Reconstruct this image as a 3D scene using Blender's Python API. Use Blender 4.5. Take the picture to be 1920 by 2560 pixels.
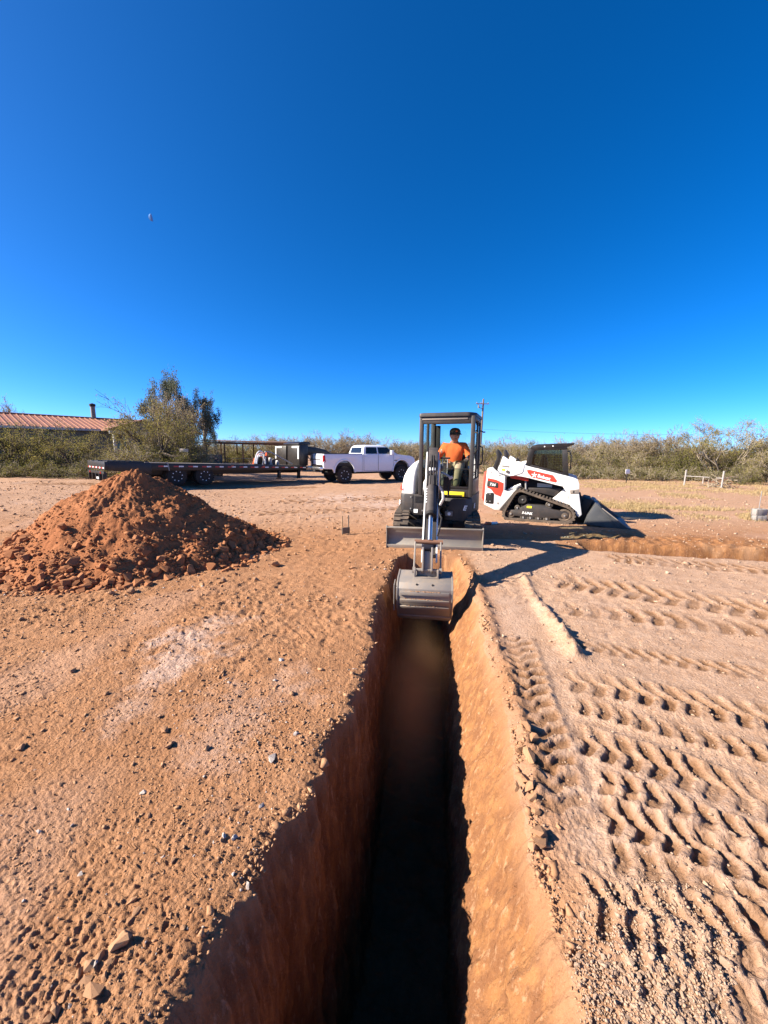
import bpy, bmesh, math, random
import numpy as np
from mathutils import Matrix, Vector, Euler

for o in list(bpy.data.objects):
    bpy.data.objects.remove(o)
SC = bpy.context.scene
COL = SC.collection
PI = math.pi
R = math.radians

# ---------------------------------------------------------------- camera, sky, sun, exposure
F_PX, CX, CY = 961.0, 960.0, 1280.0          # pixels of a 1920 x 2560 frame
CAM_H = 1.80
PITCH = math.atan(152.0 / F_PX)              # looking slightly down
YAW = math.atan(130.0 / 973.0)               # left of the trench direction (+Y)
ROLL = R(0.35)
cam_d = bpy.data.cameras.new('camera')
cam_d.sensor_fit = 'VERTICAL'
cam_d.sensor_height = 24.0
cam_d.lens = 24.0 * F_PX / 2560.0
cam_d.clip_start = 0.02
cam_d.clip_end = 9000
cam = bpy.data.objects.new('camera', cam_d)
COL.objects.link(cam)
cam.location = (0, 0, CAM_H)
CAM_ROT = Matrix.Rotation(YAW, 3, 'Z') @ Matrix.Rotation(PI / 2 - PITCH, 3, 'X') @ Matrix.Rotation(ROLL, 3, 'Z')
cam.rotation_euler = CAM_ROT.to_euler()
SC.camera = cam

SUN_EL = R(32)
SUN_TRAVEL = R(17)                           # light travels this far anticlockwise of +X
tr = Vector((math.cos(SUN_TRAVEL) * math.cos(SUN_EL), math.sin(SUN_TRAVEL) * math.cos(SUN_EL), -math.sin(SUN_EL)))
sun_d = bpy.data.lights.new('sun', 'SUN')
sun_d.energy = 5.0
sun_d.angle = R(0.53)
sun_d.color = (1.0, 0.90, 0.76)
sun = bpy.data.objects.new('sun', sun_d)
COL.objects.link(sun)
sun.rotation_euler = tr.to_track_quat('-Z', 'Y').to_euler()
sun.location = (-20, -8, 15)

W = bpy.data.worlds.new('World')
SC.world = W
W.use_nodes = True
wn = W.node_tree
for n in list(wn.nodes):
    wn.nodes.remove(n)
sky = wn.nodes.new('ShaderNodeTexSky')
sky.sky_type = 'NISHITA'
sky.sun_disc = False
sky.sun_elevation = SUN_EL
sky.sun_rotation = math.atan2(-tr.x, -tr.y)
sky.altitude = 600
sky.air_density = 0.5
sky.dust_density = 0.7
sky.ozone_density = 8.0
hs = wn.nodes.new('ShaderNodeHueSaturation')
hs.inputs['Saturation'].default_value = 1.19
hs.inputs['Value'].default_value = 1.0
bg = wn.nodes.new('ShaderNodeBackground')
bg.inputs['Strength'].default_value = 0.096
wo = wn.nodes.new('ShaderNodeOutputWorld')
wn.links.new(sky.outputs[0], hs.inputs['Color'])
wn.links.new(hs.outputs[0], bg.inputs['Color'])
wn.links.new(bg.outputs[0], wo.inputs['Surface'])
SC.view_settings.view_transform = 'Standard'
SC.view_settings.look = 'None'
SC.view_settings.exposure = 1.57
SC.cycles.volume_bounces = 3
SC.view_settings.gamma = 1.0
SC.view_settings.use_curve_mapping = False

# ---------------------------------------------------------------- frame helpers
def ray(px, py):
    return (CAM_ROT @ Vector(((px - CX) / F_PX, (CY - py) / F_PX, -1.0))).normalized()

def at(px, py, z=0.0):
    """the point at height z that the photograph shows at this pixel"""
    d = ray(px, py)
    t = (z - CAM_H) / d.z
    return Vector((d.x * t, d.y * t, z))

def S(x, y):                                  # picture read at 1659 wide
    return (x * 1.1573, y * 1.1573)

def C2W(lat, dep):                            # camera-aligned ground coordinates -> world
    return (lat * math.cos(YAW) - dep * math.sin(YAW), lat * math.sin(YAW) + dep * math.cos(YAW))

def LAT(x, y):
    return x * math.cos(YAW) + y * math.sin(YAW)

def DEP(x, y):
    return -x * math.sin(YAW) + y * math.cos(YAW)

def pd(px, dep):                              # world xy at this pixel column and camera depth
    return C2W((px - CX) / F_PX * dep * 1.012, dep)

# ---------------------------------------------------------------- noise
def _h(ix, iy, iz, seed):
    n = (ix.astype(np.int64) * 374761393 + iy.astype(np.int64) * 668265263 + iz.astype(np.int64) * 2147483647 + seed * 974711) & 0xFFFFFFFF
    n = ((n ^ (n >> 13)) * 1274126177) & 0xFFFFFFFF
    n = n ^ (n >> 16)
    return (n & 0xFFFF) / 65535.0 * 2 - 1

def noise2(x, y, seed=0):
    ix = np.floor(x); iy = np.floor(y)
    fx = x - ix; fy = y - iy
    ux = fx * fx * fx * (fx * (fx * 6 - 15) + 10); uy = fy * fy * fy * (fy * (fy * 6 - 15) + 10)
    z = np.zeros_like(ix)
    def g(dx, dy):
        a = _h(ix + dx, iy + dy, z, seed) * PI
        return np.cos(a) * (fx - dx) + np.sin(a) * (fy - dy)
    n0 = g(0, 0) * (1 - ux) + g(1, 0) * ux
    n1 = g(0, 1) * (1 - ux) + g(1, 1) * ux
    return (n0 * (1 - uy) + n1 * uy) * 1.5

def sstep(a, b, x):
    t = np.clip((x - a) / (b - a), 0, 1)
    return t * t * (3 - 2 * t)

# ---------------------------------------------------------------- mesh helpers
def link(name, me, parent=None):
    o = bpy.data.objects.new(name, me)
    COL.objects.link(o)
    if parent is not None:
        o.parent = parent
    return o

def tag(o, label=None, cat=None, group=None, kind=None):
    if label: o['label'] = label
    if cat: o['category'] = cat
    if group: o['group'] = group
    if kind: o['kind'] = kind
    return o

def thing(name, label, cat, loc=(0, 0, 0), rz=0.0, group=None, rot=None):
    o = bpy.data.objects.new(name, None)
    o.empty_display_size = 0.2
    COL.objects.link(o)
    o.location = loc
    o.rotation_euler = rot if rot else (0, 0, rz)
    return tag(o, label, cat, group)

def copy_tree(o, parent=None):
    c = o.copy()
    COL.objects.link(c)
    if parent is not None:
        c.parent = parent
    for ch in list(o.children):
        copy_tree(ch, c)
    return c

class MB:
    def __init__(self, M=None):
        self.v = []; self.f = []; self.M = M or Matrix.Identity(4)
    def add(self, vs, fs):
        b = len(self.v)
        self.v += [self.M @ Vector(p) for p in vs]
        self.f += [tuple(b + i for i in q) for q in fs]
        return self
    def box(self, c, s, rot=None):
        x, y, z = s[0] / 2, s[1] / 2, s[2] / 2
        vs = [Vector((i, j, k)) for i in (-x, x) for j in (-y, y) for k in (-z, z)]
        if rot is not None:
            m = Euler(rot).to_matrix(); vs = [m @ p for p in vs]
        c = Vector(c)
        return self.add([p + c for p in vs], [(0, 1, 3, 2), (4, 6, 7, 5), (0, 4, 5, 1), (2, 3, 7, 6), (0, 2, 6, 4), (1, 5, 7, 3)])
    def prism(self, pts, a, b, axis='y'):
        n = len(pts)
        def P(p, t):
            if axis == 'y': return (p[0], t, p[1])
            if axis == 'x': return (t, p[0], p[1])
            return (p[0], p[1], t)
        vs = [P(p, a) for p in pts] + [P(p, b) for p in pts]
        fs = [tuple(range(n - 1, -1, -1)), tuple(range(n, 2 * n))]
        fs += [(i, (i + 1) % n, n + (i + 1) % n, n + i) for i in range(n)]
        return self.add(vs, fs)
    def ring(self, outer, inner, a, b):
        """closed band between two outlines of equal length, extruded along y"""
        n = len(outer)
        vs = [(p[0], a, p[1]) for p in outer] + [(p[0], b, p[1]) for p in outer] + [(p[0], a, p[1]) for p in inner] + [(p[0], b, p[1]) for p in inner]
        fs = []
        for i in range(n):
            j = (i + 1) % n
            fs += [(i, j, n + j, n + i), (2 * n + j, 2 * n + i, 3 * n + i, 3 * n + j), (j, i, 2 * n + i, 2 * n + j), (n + i, n + j, 3 * n + j, 3 * n + i)]
        return self.add(vs, fs)
    def cyl(self, p0, p1, r0, r1=None, n=14, cap=True):
        r1 = r0 if r1 is None else r1
        p0 = Vector(p0); p1 = Vector(p1)
        d = (p1 - p0).normalized()
        u = d.orthogonal().normalized(); w = d.cross(u)
        vs = []
        for p, r in ((p0, r0), (p1, r1)):
            vs += [p + (u * math.cos(2 * PI * i / n) + w * math.sin(2 * PI * i / n)) * r for i in range(n)]
        fs = [(i, (i + 1) % n, n + (i + 1) % n, n + i) for i in range(n)]
        if cap: fs += [tuple(range(n - 1, -1, -1)), tuple(range(n, 2 * n))]
        return self.add(vs, fs)
    def tube(self, pts, r, n=7, r1=None):
        pts = [Vector(p) for p in pts]
        m = len(pts)
        u = None; vs = []
        for i, p in enumerate(pts):
            d = (pts[min(i + 1, m - 1)] - pts[max(i - 1, 0)]).normalized()
            if u is None: u = d.orthogonal().normalized()
            else:
                u = (u - d * u.dot(d))
                u = u.normalized() if u.length > 1e-6 else d.orthogonal().normalized()
            w = d.cross(u)
            rr = r if r1 is None else r + (r1 - r) * i / (m - 1)
            vs += [p + (u * math.cos(2 * PI * k / n) + w * math.sin(2 * PI * k / n)) * rr for k in range(n)]
        fs = []
        for i in range(m - 1):
            for k in range(n):
                fs.append((i * n + k, i * n + (k + 1) % n, (i + 1) * n + (k + 1) % n, (i + 1) * n + k))
        fs += [tuple(range(n - 1, -1, -1)), tuple(range((m - 1) * n, m * n))]
        return self.add(vs, fs)
    def loft(self, secs, caps=True):
        n = len(secs[0]); vs = [p for s in secs for p in s]; fs = []
        for i in range(len(secs) - 1):
            for k in range(n):
                fs.append((i * n + k, i * n + (k + 1) % n, (i + 1) * n + (k + 1) % n, (i + 1) * n + k))
        if caps: fs += [tuple(range(n - 1, -1, -1)), tuple(range((len(secs) - 1) * n, len(secs) * n))]
        return self.add(vs, fs)
    def lathe(self, prof, c, axis='y', n=24):
        """prof: (offset along axis, radius)"""
        vs = []
        for a, r in prof:
            for k in range(n):
                t = 2 * PI * k / n
                p = {'y': (r * math.cos(t), a, r * math.sin(t)), 'x': (a, r * math.cos(t), r * math.sin(t)), 'z': (r * math.cos(t), r * math.sin(t), a)}[axis]
                vs.append((p[0] + c[0], p[1] + c[1], p[2] + c[2]))
        m = len(prof); fs = []
        for i in range(m - 1):
            for k in range(n):
                fs.append((i * n + k, i * n + (k + 1) % n, (i + 1) * n + (k + 1) % n, (i + 1) * n + k))
        if prof[0][1] > 1e-4: fs.append(tuple(range(n - 1, -1, -1)))
        if prof[-1][1] > 1e-4: fs.append(tuple(range((m - 1) * n, m * n)))
        return self.add(vs, fs)
    def build(self, name, mat, parent=None, bevel=0.0, seg=2, smooth=38):
        me = bpy.data.meshes.new(name)
        bm = bmesh.new()
        vs = [bm.verts.new(p) for p in self.v]
        for q in self.f:
            try: bm.faces.new([vs[i] for i in q])
            except ValueError: pass
        bmesh.ops.recalc_face_normals(bm, faces=bm.faces)
        if bevel > 0:
            es = [e for e in bm.edges if len(e.link_faces) == 2 and e.calc_face_angle(0) > R(28)]
            bmesh.ops.bevel(bm, geom=es, offset=bevel, segments=seg, affect='EDGES', clamp_overlap=True, profile=0.5)
        bm.to_mesh(me); bm.free()
        if smooth:
            me.polygons.foreach_set('use_smooth', [True] * len(me.polygons))
            me.set_sharp_from_angle(angle=R(smooth))
        me.materials.append(mat)
        return link(name, me, parent)

def mesh_np(name, verts, faces, mat, smooth=False):
    """fast mesh from numpy: faces (n, 3 or 4)"""
    me = bpy.data.meshes.new(name)
    nv, nf, k = len(verts), len(faces), faces.shape[1]
    me.vertices.add(nv); me.vertices.foreach_set('co', np.ascontiguousarray(verts, np.float32).ravel())
    me.loops.add(nf * k); me.loops.foreach_set('vertex_index', np.ascontiguousarray(faces, np.int32).ravel())
    me.polygons.add(nf); me.polygons.foreach_set('loop_start', np.arange(0, nf * k, k, dtype=np.int32))
    if smooth: me.polygons.foreach_set('use_smooth', np.ones(nf, bool))
    me.update(calc_edges=True)
    if mat: me.materials.append(mat)
    return me

def text_part(s, size, mat, parent, M, name='lettering', shear=0.0, extrude=0.002, bold=0.0, xs=1.0):
    cu = bpy.data.curves.new('lettering', 'FONT')
    cu.body = s; cu.size = size; cu.extrude = extrude; cu.align_x = 'CENTER'; cu.align_y = 'CENTER'
    cu.shear = shear; cu.offset = bold; cu.resolution_u = 2
    to = bpy.data.objects.new('t', cu); COL.objects.link(to)
    dg = bpy.context.evaluated_depsgraph_get()
    me = bpy.data.meshes.new_from_object(to.evaluated_get(dg))
    bpy.data.objects.remove(to); bpy.data.curves.remove(cu)
    me.transform(M @ Matrix.Diagonal((xs, 1, 1, 1)))
    me.name = name
    me.materials.clear(); me.materials.append(mat)
    return link(name, me, parent)

# ---------------------------------------------------------------- materials
class NT:
    def __init__(self, name):
        self.m = bpy.data.materials.new(name); self.m.use_nodes = True
        self.t = self.m.node_tree
        for n in list(self.t.nodes): self.t.nodes.remove(n)
        self.out = self.n('ShaderNodeOutputMaterial')
    def n(self, ty, **kw):
        x = self.t.nodes.new(ty)
        for k, v in kw.items(): setattr(x, k, v)
        return x
    def l(self, a, b): self.t.links.new(a, b)
    def pos(self, obj=False):
        if obj: return self.n('ShaderNodeTexCoord').outputs['Object']
        return self.n('ShaderNodeNewGeometry').outputs['Position']
    def noise(self, vec, scale, detail=4, rough=0.55, dist=0.0):
        x = self.n('ShaderNodeTexNoise'); x.inputs['Scale'].default_value = scale
        x.inputs['Detail'].default_value = detail; x.inputs['Roughness'].default_value = rough; x.inputs['Distortion'].default_value = dist
        self.l(vec, x.inputs['Vector']); return x.outputs['Fac']
    def ramp(self, fac, stops):
        x = self.n('ShaderNodeValToRGB'); e = x.color_ramp.elements
        while len(e) < len(stops): e.new(0.5)
        for q, (p, c) in zip(e, stops):
            q.position = p; q.color = (c, c, c, 1) if not isinstance(c, tuple) else (*c, 1)
        self.l(fac, x.inputs['Fac']); return x.outputs['Color']
    def mix(self, fac, a, b):
        x = self.n('ShaderNodeMix', data_type='RGBA')
        for s, v in ((x.inputs[0], fac), (x.inputs[6], a), (x.inputs[7], b)):
            if isinstance(v, tuple): s.default_value = (*v, 1)
            elif isinstance(v, (int, float)): s.default_value = v
            else: self.l(v, s)
        return x.outputs[2]
    def math(self, op, a, b=0.0, c=None):
        x = self.n('ShaderNodeMath', operation=op)
        for s, v in zip(x.inputs, (a, b, c)):
            if v is None: continue
            if isinstance(v, (int, float)): s.default_value = v
            else: self.l(v, s)
        return x.outputs[0]
    def attr(self, name):
        x = self.n('ShaderNodeAttribute', attribute_name=name); return x.outputs['Fac']
    def bsdf(self, col, rough=0.6, metal=0.0, spec=0.4, bump=None, bstr=0.4, bdist=0.01, coat=0.0):
        b = self.n('ShaderNodeBsdfPrincipled')
        for k, v in (('Base Color', col), ('Roughness', rough), ('Metallic', metal), ('Specular IOR Level', spec), ('Coat Weight', coat)):
            if isinstance(v, tuple): b.inputs[k].default_value = (*v, 1)
            elif isinstance(v, (int, float)): b.inputs[k].default_value = v
            else: self.l(v, b.inputs[k])
        if bump is not None:
            x = self.n('ShaderNodeBump'); x.inputs['Strength'].default_value = bstr; x.inputs['Distance'].default_value = bdist
            self.l(bump, x.inputs['Height']); self.l(x.outputs[0], b.inputs['Normal'])
        self.l(b.outputs[0], self.out.inputs['Surface'])
        return self.m

def paint(name, col, rough=0.4, dust=0.25, dcol=(0.29, 0.165, 0.095), metal=0.0, scale=6.0, spec=0.4, coat=0.0, wear=0.0):
    t = NT(name); p = t.pos(True)
    f = t.ramp(t.noise(p, scale, 5, 0.62), [(0.45, 0.0), (0.75, 1.0)])
    f2 = t.ramp(t.noise(p, scale * 7, 3, 0.6), [(0.35, 0.25), (0.7, 1.0)])
    k = t.math('MULTIPLY', t.math('MULTIPLY', f, f2), dust)
    k = t.math('ADD', k, dust * 0.22)
    c = t.mix(k, col, dcol)
    if wear > 0:
        w = t.ramp(t.noise(p, scale * 3.3, 6, 0.7), [(0.56, 0.0), (0.66, 1.0)])
        c = t.mix(t.math('MULTIPLY', w, wear), c, tuple(0.45 * x + 0.1 for x in col))
    r = t.math('ADD', rough, t.math('MULTIPLY', k, 0.6))
    return t.bsdf(c, r, metal, spec, coat=coat)

M = {}
M['white'] = paint('white_paint', (0.78, 0.77, 0.74), 0.35, 0.22)
M['white_clean'] = paint('truck_white_paint', (0.74, 0.75, 0.78), 0.25, 0.14, coat=0.3)
M['black'] = paint('black_paint', (0.0080, 0.0085, 0.0095), 0.4, 0.10)
M['blackdull'] = paint('dull_black', (0.0072, 0.0072, 0.0078), 0.7, 0.06)
M['charcoal'] = paint('charcoal_panel', (0.0225, 0.0235, 0.0250), 0.5, 0.16)
M['navy'] = paint('blue_black_paint', (0.0072, 0.0096, 0.0156), 0.35, 0.08)
M['red'] = paint('red_decal', (0.62, 0.045, 0.025), 0.4, 0.10)
M['orange'] = paint('orange_plastic', (0.75, 0.12, 0.03), 0.5, 0.1)
M['yellow'] = paint('yellow_label', (0.85, 0.68, 0.03), 0.5, 0.05)
M['letter'] = paint('white_lettering', (0.82, 0.82, 0.80), 0.5, 0.03)
M['steel'] = paint('worn_steel', (0.2246, 0.2050, 0.1853), 0.42, 0.75, (0.33, 0.24, 0.165), metal=0.30, scale=5, wear=0.5)
M['steeldark'] = paint('dirty_dark_steel', (0.0700, 0.0630, 0.0560), 0.55, 0.5, (0.20, 0.15, 0.11), metal=0.3, scale=7)
M['blade'] = paint('dusty_blade_steel', (0.1901, 0.1757, 0.1555), 0.5, 0.7, (0.40, 0.31, 0.22), metal=0.2, scale=3, wear=0.5)
M['loaderbucket'] = paint('grey_bucket_steel', (0.0638, 0.0675, 0.0713), 0.42, 0.35, (0.2, 0.18, 0.16), metal=0.3, scale=3)
M['chrome'] = paint('chrome_rod', (0.75, 0.75, 0.75), 0.3, 0.05, metal=1.0)
M['rubber'] = paint('dusty_rubber', (0.0140, 0.0133, 0.0126), 0.85, 0.22, (0.24, 0.16, 0.10), scale=4)
M['trackrubber'] = paint('dirt_covered_rubber', (0.0432, 0.0374, 0.0331), 0.85, 0.75, (0.27, 0.19, 0.13), scale=6)
M['sleeve'] = paint('grey_cylinder_sleeve', (0.0303, 0.0275, 0.0275), 0.6, 0.4, (0.2, 0.15, 0.12), scale=9)
M['taillight'] = paint('red_tail_lens', (0.40, 0.01, 0.015), 0.15, 0.03)
M['lens'] = paint('pale_lens', (0.75, 0.76, 0.76), 0.15, 0.03)
M['tapewhite'] = paint('white_reflective_tape', (0.75, 0.75, 0.74), 0.4, 0.15)
M['tapered'] = paint('red_reflective_tape', (0.45, 0.03, 0.03), 0.4, 0.15)
M['wooddark'] = paint('weathered_deck_wood', (0.1080, 0.0972, 0.0864), 0.8, 0.4, (0.26, 0.19, 0.14), scale=3)
M['timber'] = paint('pale_timber', (0.3024, 0.2088, 0.1224), 0.8, 0.3)
M['greywood'] = paint('grey_wood', (0.1440, 0.1224, 0.1008), 0.85, 0.3)
M['concrete'] = paint('grey_concrete_block', (0.2376, 0.2304, 0.2232), 0.9, 0.3, scale=12)
M['rust'] = paint('rusty_steel', (0.16, 0.075, 0.045), 0.8, 0.3)
M['galv'] = paint('galvanised_pipe', (0.3024, 0.3024, 0.3024), 0.5, 0.15, metal=0.4)
M['whitepost'] = paint('faded_white_post', (0.3132, 0.2970, 0.2808), 0.7, 0.3)
M['siding'] = paint('grey_green_siding', (0.1584, 0.1728, 0.1728), 0.8, 0.2)
M['trim'] = paint('white_trim', (0.5040, 0.4968, 0.4752), 0.6, 0.15)
M['roofred'] = paint('red_metal_roof', (0.2720, 0.1080, 0.0600), 0.45, 0.45, (0.40, 0.23, 0.14), scale=1.2)
M['stove'] = paint('grey_stove_pipe', (0.2016, 0.1800, 0.1584), 0.6, 0.3)
M['pole'] = paint('pole_wood', (0.16, 0.12, 0.09), 0.9, 0.2)
M['cream'] = paint('cream_board', (0.4464, 0.3744, 0.3024), 0.8, 0.15)
M['seat'] = paint('black_vinyl', (0.0108, 0.0108, 0.0120), 0.55, 0.08)
M['shirt'] = paint('orange_shirt', (0.72, 0.135, 0.035), 0.85, 0.12, (0.5, 0.10, 0.03), scale=9, spec=0.2)
M['skin'] = paint('skin', (0.40, 0.22, 0.15), 0.55, 0.02)
M['glove'] = paint('dark_glove', (0.03, 0.028, 0.026), 0.8, 0.1)
M['khaki'] = paint('khaki_trousers', (0.2736, 0.2232, 0.1440), 0.9, 0.25, (0.42, 0.28, 0.18), spec=0.2)
M['boot'] = paint('brown_boot', (0.08, 0.05, 0.03), 0.8, 0.2)
M['hair'] = paint('dark_hair', (0.015, 0.012, 0.01), 0.7, 0.0)

def camo():
    t = NT('camouflage_cloth'); p = t.pos(True)
    a = t.ramp(t.noise(p, 26, 2, 0.5), [(0.48, 0.0), (0.52, 1.0)])
    b = t.ramp(t.noise(p, 33, 2, 0.5, 0.5), [(0.52, 0.0), (0.56, 1.0)])
    c = t.mix(b, t.mix(a, (0.03, 0.035, 0.025), (0.12, 0.11, 0.06)), (0.05, 0.035, 0.02))
    return t.bsdf(c, 0.9)
M['camo'] = camo()

def glass(name, tint, gloss=0.08, rough=0.02):
    t = NT(name)
    a = t.n('ShaderNodeBsdfTransparent'); a.inputs['Color'].default_value = (*tint, 1)
    b = t.n('ShaderNodeBsdfGlossy'); b.inputs['Roughness'].default_value = rough
    lw = t.n('ShaderNodeLayerWeight'); lw.inputs['Blend'].default_value = 0.5
    fr = t.math('ADD', t.math('MULTIPLY', t.math('POWER', lw.outputs['Facing'], 5.0), 0.9), 0.03)
    x = t.n('ShaderNodeMixShader')
    t.l(fr, x.inputs[0]); t.l(a.outputs[0], x.inputs[1]); t.l(b.outputs[0], x.inputs[2])
    t.l(x.outputs[0], t.out.inputs['Surface'])
    return t.m
M['glass'] = glass('clear_glass', (0.86, 0.93, 0.92))
M['teal'] = glass('teal_tinted_glass', (0.76, 0.90, 0.91))
M['darkglass'] = glass('dark_tinted_glass', (0.10, 0.13, 0.13))
M['smoke'] = glass('smoked_glass', (0.72, 0.78, 0.74))

def leafmat(name, a, b, trans=0.3):
    t = NT(name); p = t.pos(True)
    geo = t.n('ShaderNodeNewGeometry')
    c = t.mix(geo.outputs['Random Per Island'], a, b)
    d = t.n('ShaderNodeBsdfDiffuse'); e = t.n('ShaderNodeBsdfTranslucent'); x = t.n('ShaderNodeMixShader')
    x.inputs[0].default_value = trans
    t.l(c, d.inputs['Color']); t.l(c, e.inputs['Color'])
    t.l(d.outputs[0], x.inputs[1]); t.l(e.outputs[0], x.inputs[2]); t.l(x.outputs[0], t.out.inputs['Surface'])
    return t.m
M['leaf_olive'] = leafmat('olive_leaves', (0.2100, 0.1867, 0.0510), (0.3444, 0.2831, 0.0930), 0.4)
M['leaf_dark'] = leafmat('dark_green_leaves', (0.1160, 0.1229, 0.0343), (0.2527, 0.2211, 0.0702), 0.4)
M['leaf_euc'] = leafmat('grey_green_leaves', (0.0802, 0.0963, 0.0641), (0.1817, 0.1925, 0.1337), 0.35)
M['leaf_tan'] = leafmat('tan_leaves', (0.2368, 0.1776, 0.0957), (0.3369, 0.2596, 0.1457), 0.4)
M['grass'] = leafmat('dry_grass', (0.36, 0.26, 0.125), (0.50, 0.38, 0.21), 0.35)
M['bark'] = paint('dark_bark', (0.1121, 0.0862, 0.0673), 0.95, 0.3, (0.1725, 0.1336, 0.0949), scale=3)
M['twig'] = paint('grey_twigs', (0.2587, 0.2113, 0.1552), 0.95, 0.3, (0.3277, 0.2587, 0.1855), scale=3)
M['moon'] = paint('pale_moon', (0.10, 0.22, 0.48), 0.95, 0.1, (0.13, 0.24, 0.50), spec=0.0)  # blue of the sky in front is put into the colour

def clodmat(name, a, b, c):
    t = NT(name); p = t.pos(True)
    oi = t.n('ShaderNodeObjectInfo'); geo = t.n('ShaderNodeNewGeometry')
    rnd = t.math('FRACT', t.math('ADD', oi.outputs['Random'], geo.outputs['Random Per Island']))
    k = t.mix(rnd, a, b)
    n1 = t.noise(p, 18, 5, 0.65)
    k = t.mix(t.ramp(n1, [(0.4, 0.0), (0.7, 1.0)]), k, c)
    return t.bsdf(k, 0.95, spec=0.1, bump=t.noise(p, 60, 4, 0.7), bstr=0.5, bdist=0.006)
M['clod'] = clodmat('red_dirt_clods', (0.2526, 0.1015, 0.0443), (0.3344, 0.1506, 0.0708), (0.2823, 0.1179, 0.0533))
M['stone'] = clodmat('ground_clods', (0.2904, 0.1525, 0.0799), (0.3775, 0.2178, 0.1234), (0.3194, 0.1742, 0.0944))
M['gravel'] = clodmat('pale_gravel', (0.2838, 0.1848, 0.1254), (0.3960, 0.2838, 0.2046), (0.3300, 0.2244, 0.1518))
M['pebble'] = clodmat('white_pebbles', (0.3630, 0.3036, 0.2640), (0.4488, 0.3960, 0.3564), (0.3300, 0.2640, 0.2178))

def ground_mat():
    t = NT('desert_dirt'); p = t.pos()
    n1 = t.noise(p, 0.7, 5, 0.6); n2 = t.noise(p, 6, 6, 0.65); n3 = t.noise(p, 45, 5, 0.7); n4 = t.noise(p, 190, 3, 0.7)
    dirt = t.mix(t.ramp(n1, [(0.35, 0.0), (0.65, 1.0)]), (0.2992, 0.1485, 0.0730), (0.3441, 0.1812, 0.0954))
    dirt = t.mix(t.ramp(n2, [(0.40, 0.0), (0.72, 0.8)]), dirt, (0.2431, 0.1142, 0.0548))
    grav = t.mix(t.ramp(n2, [(0.35, 0.0), (0.7, 1.0)]), (0.4039, 0.2628, 0.1784), (0.3216, 0.1904, 0.1161))
    grav = t.mix(t.ramp(n3, [(0.5, 0.0), (0.72, 0.7)]), grav, (0.4787, 0.3503, 0.2738))
    c = t.mix(t.attr('gravel'), dirt, grav)
    pal = t.math('MULTIPLY', t.attr('pale'), t.ramp(n3, [(0.3, 0.35), (0.6, 1.0)]))
    c = t.mix(pal, c, (0.4638, 0.3503, 0.2987))
    redk = t.mix(t.ramp(n2, [(0.35, 0.0), (0.7, 1.0)]), (0.3230, 0.1530, 0.0626), (0.2516, 0.1122, 0.0449))
    sm = t.n('ShaderNodeMapping'); sm.inputs['Scale'].default_value = (9, 9, 1.3); t.l(p, sm.inputs['Vector'])
    stk = t.noise(sm.outputs[0], 1.6, 6, 0.7)
    redk = t.mix(t.ramp(stk, [(0.40, 0.0), (0.56, 0.95)]), redk, (0.19, 0.085, 0.040))
    stk2 = t.noise(sm.outputs[0], 3.7, 5, 0.7)
    redk = t.mix(t.ramp(stk2, [(0.56, 0.0), (0.66, 0.7)]), redk, (0.40, 0.235, 0.135))
    redk = t.mix(t.ramp(n1, [(0.56, 0.0), (0.68, 0.6)]), redk, (0.3672, 0.2244, 0.1292))
    c = t.mix(t.attr('red'), c, redk)
    c = t.mix(t.math('MULTIPLY', t.attr('dark_brown'), t.ramp(n2, [(0.3, 0.8), (0.6, 1.0)])), c, (0.1700, 0.0850, 0.0408))  # darker brown for tread floors, trench floor and right lip
    c = t.mix(t.ramp(n4, [(0.55, 0.0), (0.75, 0.4)]), c, (0.3808, 0.2516, 0.1564))
    c = t.mix(t.ramp(n3, [(0.24, 0.55), (0.40, 0.0)]), c, (0.1632, 0.0782, 0.0374))
    h = t.math('ADD', t.math('MULTIPLY', n3, 0.9), t.math('MULTIPLY', n4, 0.35))
    vo = t.n('ShaderNodeTexVoronoi'); vo.inputs['Scale'].default_value = 60; t.l(p, vo.inputs['Vector'])
    h = t.math('ADD', h, t.math('MULTIPLY', vo.outputs['Distance'], -0.35))
    return t.bsdf(c, 0.96, spec=0.08, bump=h, bstr=0.75, bdist=0.022)
M['ground'] = ground_mat()
def pile_mat():
    t = NT('red_spoil_dirt'); p = t.pos()
    n1 = t.noise(p, 1.4, 5, 0.6); n2 = t.noise(p, 9, 6, 0.7); n3 = t.noise(p, 40, 4, 0.7)
    c = t.mix(t.ramp(n1, [(0.35, 0.0), (0.65, 1.0)]), (0.2510, 0.0961, 0.0404), (0.2997, 0.1253, 0.0557))
    c = t.mix(t.ramp(n2, [(0.4, 0.0), (0.75, 0.8)]), c, (0.2021, 0.0759, 0.0314))
    h = t.math('ADD', t.math('MULTIPLY', n2, 0.8), t.math('MULTIPLY', n3, 0.5))
    return t.bsdf(c, 0.96, spec=0.08, bump=h, bstr=0.8, bdist=0.03)
M['pile'] = pile_mat()
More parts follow.
